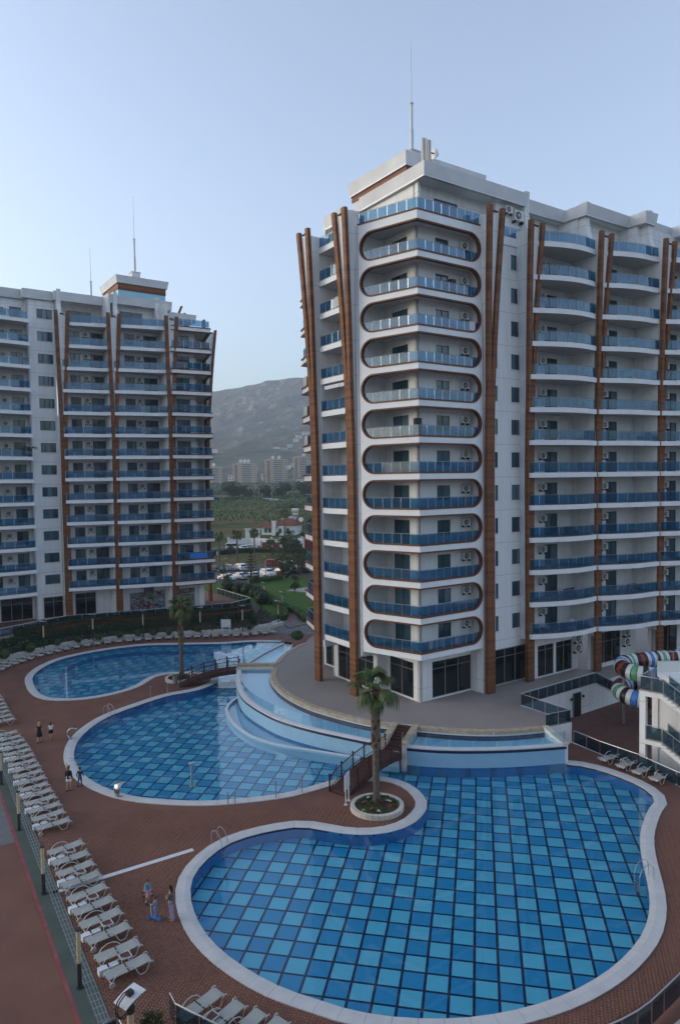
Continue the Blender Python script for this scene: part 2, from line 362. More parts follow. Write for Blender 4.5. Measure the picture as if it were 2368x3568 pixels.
W_RGT = [(4.32,50.73),(6.23,50.2),(8.08,49.94),(9.96,49.87),(11.86,49.94),(13.8,50.12),(16.39,50.52)]
T_FAR = [(-4.41,83.22),(-5.28,81.91),(-5.88,80.34),(-6.33,78.72),(-6.75,76.95),(-7.03,75.25),(-7.19,74.02)]
T_MID = [(-7.16,72.04),(-7.21,70.9),(-7.17,69.44),(-6.9,67.67),(-6.4,65.99),(-5.67,64.06),(-4.82,62.38),(-3.83,60.78),(-2.73,59.38),(-1.51,58.16),(-0.17,56.98),(1.11,55.97),(2.42,55.1),(4.1,54.48)]
T_RGT = [(5.71,54.0),(7.64,53.35),(9.58,52.93),(11.54,52.74),(13.58,52.94),(15.52,53.43)]
TZ = 1.6
wall_line = [(-6.9,87.6)]+W_FAR+[(-10.95,73.4)]+W_MID+[(3.3,51.15)]+W_RGT
pool_edge = smooth2(WATER, 2)                      # deck-side edge, clockwise
water_poly = pool_edge+[(-7.6,90.2)]+wall_line+[(16.40,50.45)]

# ---- pool deck: one sheet with a hole for the pools
deck_outer = [(-75,-45),(42,-45),(42,34),(26,42.0),(22.75,46.3),(21.3,49.7),(19.5,52.1),(18.0,54.75),(14.9,59.4),(23.4,65.9),(45,82),(46,101),(-75,101)]
def sheet_with_hole(name, outer, hole, z, m):
    bm = bmesh.new()
    for loop in (outer, hole):
        vs_ = [bm.verts.new((p[0], p[1], z)) for p in loop]
        for i in range(len(vs_)): bm.edges.new((vs_[i], vs_[(i+1) % len(vs_)]))
    bmesh.ops.triangle_fill(bm, use_beauty=True, use_dissolve=False, edges=bm.edges[:])
    bmesh.ops.recalc_face_normals(bm, faces=bm.faces[:])
    for f in bm.faces:
        if f.normal.z < 0: f.normal_flip()
    me = bpy.data.meshes.new(name); bm.to_mesh(me); bm.free(); me.materials.append(MATS[m]); return link(name, me)
hole = offset(pool_edge, .4)+[(-6.5,90.4)]+offset(wall_line, .25)+[(16.7,50.7)]
deck = struct(sheet_with_hole('pool_deck', deck_outer, hole, -.012, 'terracotta'))

# ---- basin: wall, bottom, tiles, water, coping
b = MB(); n = len(water_poly)
V = [(p[0], p[1], .0) for p in water_poly]+[(p[0], p[1], -.70) for p in water_poly]
b.add(V, [(i, n+i, n+(i+1) % n, (i+1) % n) for i in range(n)], 'pool_wall')
vz = [(p[0], p[1], -.065) for p in pool_edge]; ce = resample(pool_edge, 1.0); k = len(ce); inn = offset(ce, -.008)
b.add([(p[0], p[1], -.02) for p in inn]+[(p[0], p[1], -.13) for p in inn], [(i, k+i, k+i+1, i+1) for i in range(k-1)], 'band_navy')
basin = struct(b.build('pool_basin_wall'))
far_deep = smooth2([(-31.33,76.11),(-32.14,79.0),(-32.04,82.05),(-30.8,84.6),(-28.75,86.66),(-25.51,87.7),(-20.42,87.82),(-16.76,87.39),(-13.9,85.2),(-13.4,82.0),(-16.46,80.0),(-19.32,78.5),(-21.28,77.3),(-22.0,74.86),(-23.12,73.28),(-24.81,71.93),(-27.22,71.63),(-29.38,72.86)], 2, True)
fl = MB(); fl.prism(water_poly, -.95, -.705, 'pool_dark'); floor_o = struct(fl.build('pool_floor'))
# shallow shelf round the far pool (its floor is raised, the deep part is cut out)
shelf_outer = [(-36,64),(-24.6,66.8),(-21.5,69.4),(-20.2,72.6),(-16.6,74.6),(-13.3,73.4),(-10.8,74.6),(-9.2,80),(-8,86),(-8,91.5),(-36,91.5)]
shelf = struct(sheet_with_hole('pool_shelf', shelf_outer, far_deep, -.30, 'pool_dark'))
b = MB(); n = len(far_deep)
b.add([(p[0], p[1], -.30) for p in far_deep]+[(p[0], p[1], -.70) for p in far_deep], [(i, (i+1) % n, n+(i+1) % n, n+i) for i in range(n)]+[((i+1) % n, i, n+i, n+(i+1) % n) for i in range(0)], 'pool_wall')
struct(b.build('pool_shelf_wall'))
# square mosaic panels: light and mid blue in chequer, dark joints between
GA = -0.1963; gi = Vector((math.cos(GA), math.sin(GA))); gj = Vector((-math.sin(GA), math.cos(GA))); G0 = Vector((5.32, 28.31)); TI, TJ = 1.04, 1.083
tm = {}
for c in ('pool_light', 'pool_mid'):
    q = MB(); hx, hy = TI/2-.062, TJ/2-.062
    q.box(-hx, hx, -hy, hy, 0, .010, c); tm[c] = q.mesh('tile')
loose = MB(); tiles = []
for i in range(-48, 20):
    for j in range(-14, 70):
        p = G0+gi*((i+.5)*TI)+gj*((j+.5)*TJ)
        cs = [p+gi*(sx*TI*.45)+gj*(sy*TJ*.45) for sx in (-1, 1) for sy in (-1, 1)]
        if not any(inside(c, water_poly) for c in cs+[p]): continue
        z = -.70; cut = False
        if inside(p, shelf_outer):
            dn = [inside(c, far_deep) for c in cs+[p]]
            if not any(dn): z = -.296
            elif not all(dn): cut = True
        # panels crossing the step are left to the dark floor on the low side and drawn on the shelf where whole
        col = 'pool_light' if (i+j) % 2 == 0 else 'pool_mid'
        tiles.append((p.length_squared if False else (p.x**2+p.y**2), p, z, cut, col))
tiles.sort(key=lambda t: t[0]); nt_ = 0
for d2, p, z, cut, col in tiles:
    if cut:                                              # panels across the step: the low part below, the rest on the shelf
        m_ = 7; ex, ey = (TI-.124)/m_, (TJ-.124)/m_
        for a_ in range(m_):
            for b_ in range(m_):
                c = p+gi*((a_-(m_-1)/2)*ex)+gj*((b_-(m_-1)/2)*ey)
                if not inside(c, far_deep): loose.obox((c.x, c.y, -.291), (gi.x, gi.y, 0), (gj.x, gj.y, 0), (0, 0, 1), ex/2, ey/2, .005, col)
        z = -.70
    if nt_ < 300:
        o = link('tile', tm[col], floor_o, (p.x, p.y, z), (0, 0, GA)); nt_ += 1
    else:
        hx, hy = TI/2-.062, TJ/2-.062
        loose.obox((p.x, p.y, z+.005), (gi.x, gi.y, 0), (gj.x, gj.y, 0), (0, 0, 1), hx, hy, .005, col)
struct(loose.build('tile_field', floor_o), 'stuff')
wb = MB(); tri = tessellate_polygon([[Vector((p[0], p[1], 0)) for p in water_poly]])
fs = []
for a_, b_, c_ in tri:
    A, B_, C_ = (Vector((*water_poly[q], 0)) for q in (a_, b_, c_))
    fs.append((a_, b_, c_) if (B_-A).cross(C_-A).z > 0 else (a_, c_, b_))
wb.add([(p[0], p[1], -.06) for p in water_poly], fs, 'water'); struct(wb.build('pool_water'))
# coping in stones about a metre long
cop = bpy.data.objects.new('pool_coping', None); COL.objects.link(cop); struct(cop)
ce = resample(pool_edge, 1.0); inn = [Vector(p) for p in ce]; mid = [Vector(p) for p in offset(ce, .30)]; out_ = [Vector(p) for p in offset(ce, .76)]
for i in range(len(ce)-1):
    q = MB(); e = .006
    def L(a, t): return a[i].lerp(a[i+1], t)
    P = []
    for arr, z in ((inn, .012), (mid, .055), (out_, .045)):
        P += [(*L(arr, e), z), (*L(arr, 1-e), z)]
    P += [(*L(inn, e), -.12), (*L(inn, 1-e), -.12), (*L(out_, e), -.03), (*L(out_, 1-e), -.03)]
    q.add(P, [(0, 1, 3, 2), (2, 3, 5, 4), (6, 7, 1, 0), (4, 5, 9, 8), (6, 0, 2, 4, 8), (1, 7, 9, 5, 3)], 'coping')
    q.build('coping_stone', cop)

# ---- herringbone pavers near the camera (geometry), material beyond
def in_poly_np(X, Y, poly):
    c = np.zeros(X.shape, bool); n = len(poly); j = n-1
    for i in range(n):
        xi, yi = poly[i]; xj, yj = poly[j]
        if yi != yj:
            m = ((yi > Y) != (yj > Y)) & (X < (xj-xi)*(Y-yi)/(yj-yi)+xi); c ^= m
        j = i
    return c
PW = .105; PA = math.radians(28)
gx, gy = np.meshgrid(np.arange(-330, 330), np.arange(-60, 560)); gx = gx.ravel(); gy = gy.ravel(); kk = (gx-gy) % 4
sel = (kk == 0) | (kk == 3); gx, gy, kk = gx[sel], gy[sel], kk[sel]
cx = np.where(kk == 0, gx+1.0, gx+.5)*PW; cy = np.where(kk == 0, gy+.5, gy+1.0)*PW
X = cx*math.cos(PA)-cy*math.sin(PA); Y = cx*math.sin(PA)+cy*math.cos(PA)+4
outl = offset(pool_edge, .72)+[(-6.5,90.4)]+offset(wall_line, .3)+[(16.9,50.9)]
gl_x = -9.41-(Y-26.28)*(17.54/27.62)+.28
ok = (Y > 24.0) & (Y < 44) & (X > gl_x) & (X < 20.5-(44-Y)*.1) & ~((X > 6) & (Y < 25.2+np.maximum(0, X-8.6)*.53)) & (np.abs(X) < Y*.56)
X, Y, kk = X[ok], Y[ok], kk[ok]
ok = ~in_poly_np(X, Y, outl); X, Y, kk = X[ok], Y[ok], kk[ok]
order = np.argsort(X**2+Y**2); X, Y, kk = X[order], Y[order], kk[order]
hL, hW = PW-.003, PW/2-.003
pm = {}
for nm in ('paver', 'paver_b', 'paver_c'):
    q = MB(); q.box(-hL, hL, -hW, hW, -.02, .0, nm); pm[nm] = q.mesh('paver')
for i in range(300):
    nm = ('paver', 'paver', 'paver_b', 'paver_c')[int(rng.integers(4))]
    link('paver', pm[nm], deck, (X[i], Y[i], rng.uniform(-.003, .002)), (0, 0, PA+(0 if kk[i] == 0 else PI/2)))
X, Y, kk = X[300:], Y[300:], kk[300:]; N_ = len(X)
ang = PA+np.where(kk == 0, 0, PI/2); ca, sa = np.cos(ang), np.sin(ang); zz = rng.uniform(-.003, .002, N_)
vv = np.zeros((N_, 8, 3)); a8 = [(-1,-1),(1,-1),(1,1),(-1,1)]
for t in range(8):
    sx, sy = a8[t % 4]; vv[:, t, 0] = X+sx*hL*ca-sy*hW*sa; vv[:, t, 1] = Y+sx*hL*sa+sy*hW*ca; vv[:, t, 2] = zz if t >= 4 else zz-.012
fq = np.array([(4,5,6,7),(0,1,5,4),(1,2,6,5),(2,3,7,6),(3,0,4,7)])
F = (fq[None]+8*np.arange(N_)[:, None, None]).reshape(-1, 4)
me = bpy.data.meshes.new('paver_field'); me.vertices.add(N_*8); me.vertices.foreach_set('co', vv.ravel().astype(np.float32))
me.loops.add(len(F)*4); me.polygons.add(len(F)); me.loops.foreach_set('vertex_index', F.ravel().astype(np.int32))
me.polygons.foreach_set('loop_start', np.arange(0, len(F)*4, 4, dtype=np.int32))
for nm in ('paver', 'paver_b', 'paver_c'): me.materials.append(MATS[nm])
me.polygons.foreach_set('material_index', np.repeat(rng.choice([0, 0, 1, 2], N_), 5).astype(np.int32)); me.update(); me.validate()
struct(link('paver_field', me, deck), 'stuff')

# ---- strip on the left: drain grating, green walkway, red line, paving beyond
gdir = Vector((17.54, -27.62)).normalized(); gn = Vector((gdir.y, -gdir.x))        # gn points left, away from the pool
g0 = Vector((-44.0, 80.7)); g1 = Vector((-3.0, 16.2))
def strip(name, d0, d1, z, m, a=g0, b_=g1):
    q = MB(); q.add([(*(a+gn*d0), z), (*(b_+gn*d0), z), (*(b_+gn*d1), z), (*(a+gn*d1), z)], [(0, 3, 2, 1)], m); o = struct(q.build(name))
    if o.data.polygons[0].normal.z < 0: o.data.flip_normals()
    return o
W0, W1 = .22, .78
strip('walkway', W0, W1, .004, 'green_strip')
strip('walkway_line', W1, W1+.17, .006, 'red_line')
strip('side_paving', W1+.17, 40, .004, 'grey_paving', Vector((-44.0, 80.7)), Vector((-18.6, 40.8)))
q = MB(); LN = (g1-g0).length; 
q.obox((*((g0+g1)/2), .0), (*gdir, 0), (*gn, 0), (0, 0, 1), LN/2, .24, .012, 'grate_dark')
for d in (-.2, -.07, .07, .2): q.obox((*((g0+g1)/2+gn*d), .016), (*gdir, 0), (*gn, 0), (0, 0, 1), LN/2, .014, .008, 'grate')
t = 0
while t < LN:
    q.obox((*(g0+gdir*t), .014), (*gdir, 0), (*gn, 0), (0, 0, 1), .02, .24, .006, 'grate'); t += .42
struct(q.build('drain_grating'))
q = MB(); A, B_ = Vector((-15.05, 35.10)), Vector((-8.69, 39.16)); dd = (B_-A).normalized()
q.obox((*((A+B_)/2), .006), (*dd, 0), (-dd.y, dd.x, 0), (0, 0, 1), (B_-A).length/2, .16, .006, 'white_paint'); struct(q.build('channel_cover'))

# ---- raised paddling channel (overflow wall), its water, the crescent basin
def band(poly, d0, d1, z0, z1, m, mb):
    a = offset(poly, d0); b2 = offset(poly, d1); n = len(poly)
    V = [(p[0], p[1], z) for z in (z0, z1) for p in a]+[(p[0], p[1], z) for z in (z0, z1) for p in b2]
    F = []
    for i in range(n-1):
        F += [(i, i+1, n+i+1, n+i), (2*n+i+1, 2*n+i, 3*n+i, 3*n+i+1), (n+i, n+i+1, 3*n+i+1, 3*n+i), (i+1, i, 2*n+i, 2*n+i+1)]
    F += [(0, n, 3*n, 2*n), (n-1, 2*n+n-1, 3*n+n-1, n+n-1)]
    mb.add(V, F, m)
for nm, WL, TL in (('far', W_FAR, T_FAR), ('mid', W_MID, T_MID), ('right', W_RGT, T_RGT)):
    WL = smooth2(WL, 2); TL = smooth2(TL, 2)
    q = MB(); band(WL, 0, .30, -.7, 1.07, 'pale_blue', q); struct(q.build('overflow_wall'))
    q = MB(); band(WL, -.02, .28, 1.07, 1.28, 'band_navy', q); struct(q.build('overflow_band'))
    q = MB(); band(WL, -.04, .45, 1.28, 1.37, 'white_paint', q); struct(q.build('overflow_coping'))
    poly = offset(WL, .3)+TL[::-1]
    q = MB(); q.prism(poly, .8, .96, 'pale_floor'); struct(q.build('channel_floor'))
    wp = offset(WL, .45)+offset(TL, -.06)[::-1]; fs = []
    for a_, b_, c_ in tessellate_polygon([[Vector((p[0], p[1], 0)) for p in wp]]):
        A, B_, C_ = (Vector((*wp[q], 0)) for q in (a_, b_, c_)); fs.append((a_, b_, c_) if (B_-A).cross(C_-A).z > 0 else (a_, c_, b_))
    q = MB(); q.add([(*p, 1.264) for p in wp], fs, 'water_thin'); struct(q.build('channel_water'))
    q = MB(); band(TL, -.16, .0, .9, 1.36, 'white_paint', q); band(TL, -.22, -.16, .95, 1.30, 'band_navy', q); struct(q.build('channel_step'))
    # stone kerb in pieces
    kb = bpy.data.objects.new('terrace_kerb', None); COL.objects.link(kb); struct(kb)
    r0_ = resample(TL, .8); r_ = [Vector(p) for p in offset(r0_, -.05)]; o2 = [Vector(p) for p in offset(r0_, .48)]
    for i in range(len(r_)-1):
        q = MB(); e = .008; a0, a1, b0, b1 = r_[i].lerp(r_[i+1], e), r_[i].lerp(r_[i+1], 1-e), o2[i].lerp(o2[i+1], e), o2[i].lerp(o2[i+1], 1-e)
        q.prism([a0[:], a1[:], b1[:], b0[:]], 1.37, TZ+.05, 'stone'); q.build('kerb_stone', kb)
ledge = smooth2([(-10.3,67.3),(-10.75,65.9),(-10.95,64.2),(-10.6,62.37),(-10.04,60.75),(-9.2,58.96),(-7.9,56.87),(-6.3,55.3),(-4.4,54.1),(-2.2,53.25),(-0.5,52.5),(1.2,51.75)], 2)
lw = [p for p in W_MID if True]
q = MB(); q.prism(offset(ledge, .1)+[(1.4,52.3),(0.55,52.9),(-1.65,54.2),(-3.75,55.7),(-5.6,57.4),(-7.16,59.5),(-8.61,61.9),(-9.59,64.3),(-10.2,67.1)], -.65, -.30, 'pale_floor'); struct(q.build('basin_floor'))
q = MB(); band(ledge, 0, .22, -.68, .10, 'pale_blue', q); band(ledge, -.02, .24, .10, .13, 'white_paint', q); struct(q.build('basin_rim'))

# ---- terrace of the main tower
terr = T_FAR+[(-7.3,73.9),(-7.3,72.1)]+T_MID+[(4.4,55.1),(5.4,54.6)]+T_RGT+[(15.65,53.45),(18.15,54.62),(15.15,58.95),(23.8,65.1),(60,92),(30,125),(2,100),(-2.9,89.2),(-4.0,86.0)]
q = MB(); q.prism(terr, -1.2, TZ, 'white_render', 'terrace_tile'); struct(q.build('terrace'))
# sunken yard to the right
yard = [(18.0,54.75),(14.9,59.4),(23.4,65.9),(45,82),(80,60),(60,30),(42,34),(26,42),(22.75,46.3),(21.3,49.7),(19.5,52.1)]
q = MB(); q.prism(yard, -1.15, -.95, 'yard_paving'); struct(q.build('yard'))
q = MB()
for i in range(len(yard)):
    if i in (0, 1, 2): continue
    a_, c_ = yard[i], yard[(i+1) % len(yard)]
    d = (Vector(c_)-Vector(a_)).normalized(); nn = Vector((d.y, -d.x))
    q.obox(((a_[0]+c_[0])/2+nn.x*.1, (a_[1]+c_[1])/2+nn.y*.1, -.52), (*d, 0), (*nn, 0), (0, 0, 1), (Vector(c_)-Vector(a_)).length/2, .1, .49, 'white_render')
struct(q.build('yard_retaining_wall'))

# ---- terrace of the left tower, sloping planted bank, path, lawn, car park
LZ = 2.4
lrail = [(-47.5,76.5),(-42.1,85.3),(-39.6,89.4),(-36.8,93.6),(-33.6,94.6),(-29.3,96.5),(-24.6,98.1),(-20.1,99.9),(-16.0,101.6),(-13.8,105.5),(-20.7,116.1)]
q = MB(); q.prism(lrail+[(-25,123),(-70,126),(-95,100),(-70,70)], -.5, LZ, 'concrete', 'terracotta'); struct(q.build('upper_terrace'))
edge = [(-46,73.5),(-43.3,76.6),(-41.5,80.2),(-40.2,83.5),(-38.3,86.4),(-36.6,89),(-34.5,90.7),(-32.1,92.1),(-29.2,93.5),(-26.3,94.3),(-22.1,95.2),(-17.8,96.1),(-14.8,96.4),(-11.9,97.8),(-9.8,99.8),(-8.6,102)]
back = [(-48.5,76),(-46,80),(-43,84.2),(-41,87.2),(-39.4,89.2),(-37.6,91.6),(-35.5,93.6),(-32.5,94.6),(-29.6,95.9),(-26.5,97.0),(-22.3,98.6),(-18.2,100.2),(-15.6,101.4),(-13.9,104.5),(-14.2,109),(-16.0,114)]
q = MB(); n = len(edge)
V = [(*p, .42) for p in edge]+[(*[(edge[i][k]*.45+back[i][k]*.55) for k in (0, 1)], 1.45) for i in range(n)]+[(*p, 2.05) for p in back]
q.add(V, [(i, i+1, n+i+1, n+i) for i in range(n-1)]+[(n+i, n+i+1, 2*n+i+1, 2*n+i) for i in range(n-1)], 'bed_soil')
struct(q.build('planted_bank', smooth=True))
q = MB(); band(edge, -.1, .35, -.05, .5, 'cream_stone', q); struct(q.build('bank_kerb'))
q = MB(); q.prism([(-44.6,89.6),(-42.05,88.46),(-43.3,86.7),(-46.2,87.6)], LZ-.02, LZ+.012, 'pale_blue'); q.prism([(-44.3,89.1),(-42.7,88.35),(-43.5,87.2),(-45.6,87.9)], LZ+.012, LZ+.016, 'pool_mid'); struct(q.build('paddling_pool'))
path_l = [(-7.4,98.9),(-8.5,101.8),(-8.2,106),(-8.6,110.5),(-10,116.1),(-11.8,120.8),(-13.7,125.5),(-15.0,130.5),(-16.5,138)]
path_r = [(-4.2,103.5),(-5.0,104.0),(-5.9,105.8),(-6.7,109.9),(-8.3,114.2),(-9.9,118),(-11.9,122.5),(-13.2,127.0),(-14.5,136)]
# ground sheet: fields and foothills out to the mountain
def height(x, y):
    d = math.hypot(x, y)
    pts = [(0,-.03),(175,-.03),(215,.5),(320,2.5),(500,7),(800,9.5),(1100,13),(1300,30),(1700,95),(2100,170),(2600,330),(3000,440),(3400,470),(5200,380)]
    h = pts[-1][1]
    for (d0, h0), (d1, h1) in zip(pts, pts[1:]):
        if d0 <= d < d1:
            t_ = (d-d0)/(d1-d0); h = h0+(h1-h0)*(t_*t_*(3-2*t_)*.5+t_*.5); break
    az = math.atan2(x, y)
    if d > 1150:
        # ridge line: lower towards the left, a saddle at the very left of the gap
        az_k = [(-1.7,.20),(-.6,.55),(-.30,.72),(-.195,.86),(-.186,.885),(-.178,.92),(-.14,.965),(-.07,1.06),(-.04,1.08),(.2,1.15),(.6,.9),(1.7,.4)]
        f = az_k[-1][1]
        for (a0, f0), (a1, f1) in zip(az_k, az_k[1:]):
            if a0 <= az < a1: f = f0+(f1-f0)*(az-a0)/(a1-a0); break
        g = min(1, (d-1150)/1200); h = 13+(h-13)*(1+(f-1)*g)
        v = Vector((x*.004, y*.004, 0)); rough = noise.fractal(v, 1.0, 2.1, 6)*26+abs(noise.noise(v*2.6))*-30
        h += rough*min(1, (d-1150)/700)*(.9 if d < 2900 else .22)
        if d < 1800: h += noise.noise(Vector((x*.006, y*.006, 4)))*6*min(1, (d-1150)/200)
    elif d > 215: h += noise.noise(Vector((x*.012, y*.012, 2)))*min(2.0, (d-215)/120)
    return h
azs = np.concatenate([np.linspace(-1.9, -.34, 40), np.linspace(-.33, .02, 300), np.linspace(.03, 1.9, 60)])
ds = np.concatenate([np.linspace(106, 300, 24), np.linspace(315, 1150, 60), np.linspace(1165, 3150, 250), np.linspace(3180, 3400, 6)])
na, nd = len(azs), len(ds); V = []
for d in ds:
    for a in azs: x, y = d*math.sin(a), d*math.cos(a); V.append((x, y, height(x, y)))
V = np.array(V)
F = np.array([(i*na+j, i*na+j+1, (i+1)*na+j+1, (i+1)*na+j) for i in range(nd-1) for j in range(na-1)])[:, ::-1]
near = MB(); R0 = 110
me = bpy.data.meshes.new('ground'); me.from_pydata(V.tolist(), [], F.tolist()); me.polygons.foreach_set('use_smooth', [True]*len(F)); me.update()
def ground_mat():
    m = bpy.data.materials.new('ground_cover'); m.use_nodes = True; t = m.node_tree; N = t.nodes; L = t.links; p = N['Principled BSDF']; p.inputs['Roughness'].default_value = .95; p.inputs['Specular IOR Level'].default_value = .1
    geo = N.new('ShaderNodeNewGeometry'); sx = N.new('ShaderNodeSeparateXYZ'); L.new(geo.outputs['Position'], sx.inputs[0])
    def noise_(sc, det=6, vec=None):
        n = N.new('ShaderNodeTexNoise'); n.inputs['Scale'].default_value = sc; n.inputs['Detail'].default_value = det; n.inputs['Roughness'].default_value = .65; L.new(vec or geo.outputs['Position'], n.inputs['Vector']); return n.outputs['Fac']
    def ramp(fac, stops):
        r = N.new('ShaderNodeValToRGB'); e = r.color_ramp.elements
        while len(e) < len(stops): e.new(.5)
        for k, (pos, c) in enumerate(stops): e[k].position = pos; e[k].color = (*c, 1)
        L.new(fac, r.inputs[0]); return r.outputs[0]
    def mix(f, a, b):
        mx = N.new('ShaderNodeMix'); mx.data_type = 'RGBA'; L.new(f, mx.inputs[0]); L.new(a, mx.inputs[6]); L.new(b, mx.inputs[7]); return mx.outputs[2]
    def rng_(f, a, b, c=0, d=1):
        r = N.new('ShaderNodeMapRange'); r.inputs[1].default_value = a; r.inputs[2].default_value = b; r.inputs[3].default_value = c; r.inputs[4].default_value = d; L.new(f, r.inputs[0]); return r.outputs[0]
    field = ramp(noise_(.03), [(.30, (.040, .066, .018)), (.45, (.070, .088, .026)), (.56, (.155, .105, .052)), (.68, (.055, .085, .024))])
    foot = ramp(noise_(.012), [(.35, (.050, .062, .035)), (.50, (.085, .085, .055)), (.66, (.150, .125, .095))])
    mpv = N.new('ShaderNodeMapping'); mpv.inputs['Scale'].default_value = (1.6, .8, .45); L.new(geo.outputs['Position'], mpv.inputs[0]); rock = ramp(noise_(.022, 12, mpv.outputs[0]), [(.36, (.045, .052, .036)), (.46, (.15, .135, .12)), (.53, (.070, .072, .054)), (.63, (.27, .23, .21))])
    f1 = mix(rng_(sx.outputs[2], 11, 32), field, foot); f2 = mix(rng_(sx.outputs[2], 110, 210), f1, rock)
    # steep faces are bare
    sn = N.new('ShaderNodeSeparateXYZ'); L.new(geo.outputs['Normal'], sn.inputs[0]); L.new(f2, p.inputs['Base Color'])
    bm = N.new('ShaderNodeBump'); bm.inputs['Strength'].default_value = 1; bm.inputs['Distance'].default_value = 9; L.new(noise_(.03, 9), bm.inputs['Height'])
    L.new(bm.outputs[0], p.inputs['Normal']); MATS['ground_cover'] = m; return m
me.materials.append(ground_mat()); struct(link('ground', me))
# flat ground close round the resort, under deck level, joining the fields
q = MB(); K = 64
def ring_pt(i): a = -1.9+3.8*i/K; return (108*math.sin(a), 108*math.cos(a))
q.prism([(-75.5,-46),(-75.5,101)]+[(-75,100.5),(46,100.5),(46.5,80),(82,59),(62,28),(43,33),(43,-46),(140,-46)]+[ring_pt(K-i) for i in range(K+1)]+[(-140,-46)], -.30, -.035, 'concrete'); struct(q.build('yard_ground'))
q = MB(); q.prism([(-13.7,104.5),(-8.9,103.6),(-9.0,110.5),(-10.5,116.1),(-12.2,120.8),(-14.1,125.5),(-15.4,130.5),(-17,138),(-19.7,143.4),(-27,147),(-60,148),(-60,126),(-25,123.5),(-20.7,116.5)], -.2, .06, 'grass'); struct(q.build('verge'))
# car park and road behind the garden
park = [(-75,150.5),(-27,147.5),(-19.8,144.2),(-12.6,150.4),(-3,161),(25,176),(25,196),(-9.8,198),(-21.2,204),(-30.2,203),(-35.2,197.5),(-75,192)]
q = MB(); q.prism(park, -.06, .02, 'asphalt'); struct(q.build('car_park'))
q = MB(); q.prism([(-75,205),(-35,211),(-10,205),(40,200),(40,209),(-10,216),(-34,224),(-75,216)], .1, .62, 'asphalt'); struct(q.build('road'))
q = MB(); q.prism([(-4.4,104.5),(-5.6,106.5),(-6.4,110),(-8.0,114.3),(-9.6,118.2),(-11.6,122.7),(-12.9,127.2),(-14.2,136),(-16.5,141.5),(-19.5,143.5),(-12.6,149.8),(-3,160),(12,150),(12,104)], -.1, .10, 'grass'); struct(q.build('lawn'))
q = MB(); q.prism([(-4.5,139),(-5,146),(-9,152),(-3,159),(12,152),(12,139)], .08, .14, 'bed_soil'); struct(q.build('planting_bed'))
pl = smooth2(path_l, 2); pr = smooth2(path_r, 2)
q = MB(); q.prism(pl+pr[::-1], -.05, .14, 'grey_paving'); struct(q.build('garden_path'))
q = MB(); mid_l = [(a_[0]*.72+b_[0]*.28, a_[1]*.72+b_[1]*.28) for a_, b_ in zip(resample(pl, 1)[:30], resample(pr, 1)[:30])]
band(mid_l, -.22, .22, .14, .146, 'red_line', q)
mid_r = [(a_[0]*.25+b_[0]*.75, a_[1]*.25+b_[1]*.75) for a_, b_ in zip(resample(pl, 1)[:14], resample(pr, 1)[:14])]
band(mid_r, -.2, .2, .14, .146, 'red_line', q); struct(q.build('path_line'))
q = MB(); q.prism([(-13.0,97.2),(-9.6,99.4),(-8.2,101.6),(-7.3,98.9),(-4.2,103.4),(-1.5,101.2),(-3,95)], -.03, .012, 'grey_paving'); struct(q.build('path_apron'))
q = MB(); q.prism([(-10.5,133.5),(-6.0,130.5),(-2,122),(2,124),(0,137),(-6,138)], .1, .16, 'concrete'); struct(q.build('side_terrace'))
# winding lane far off between the fields
q = MB(); lane = [(-34,500),(-46,512),(-52,530),(-66,560),(-70,600)]
V = []
for x, y in lane: V += [(x-5, y, height(x, y)+.9), (x+5, y, height(x, y)+.9)]
q.add(V, [(2*i, 2*i+1, 2*i+3, 2*i+2) for i in range(len(lane)-1)], 'concrete'); struct(q.build('lane'))

# ================================================================= towers
ROT = math.radians(34.2)
FB = lambda k: 5.75+3.065*k
PANES = {}
def frame(o, d):            # facade frame: origin, unit direction along the wall; outward is to the right-hand side
    d = Vector(d).normalized(); return (Vector(o), d, Vector((d.y, -d.x)))
def ob(mb, fr, u0, u1, d0, d1, z0, z1, m):
    o, d, n = fr; c = o+d*((u0+u1)/2)+n*((d0+d1)/2)
    mb.obox((c.x, c.y, (z0+z1)/2), (*d, 0), (*n, 0), (0, 0, 1), (u1-u0)/2, abs(d1-d0)/2, (z1-z0)/2, m)
def pt(fr, u, d=0): o, dd, n = fr; p = o+dd*u+n*d; return (p.x, p.y)
def wall(mb, fr, u0, u1, z0, z1, holes, th=.25, m='white_render'):
    """holes: list of (u0,u1,[(z0,z1),...]) columns"""
    cur = u0
    for h0, h1, zs in sorted(holes):
        if h0 > cur: ob(mb, fr, cur, h0, -th, 0, z0, z1, m)
        zc = z0
        for a, b in sorted(zs):
            if a > zc: ob(mb, fr, h0, h1, -th, 0, zc, a, m)
            zc = b
        if z1 > zc: ob(mb, fr, h0, h1, -th, 0, zc, z1, m)
        cur = h1
    if u1 > cur: ob(mb, fr, cur, u1, -th, 0, z0, z1, m)
WM = {}
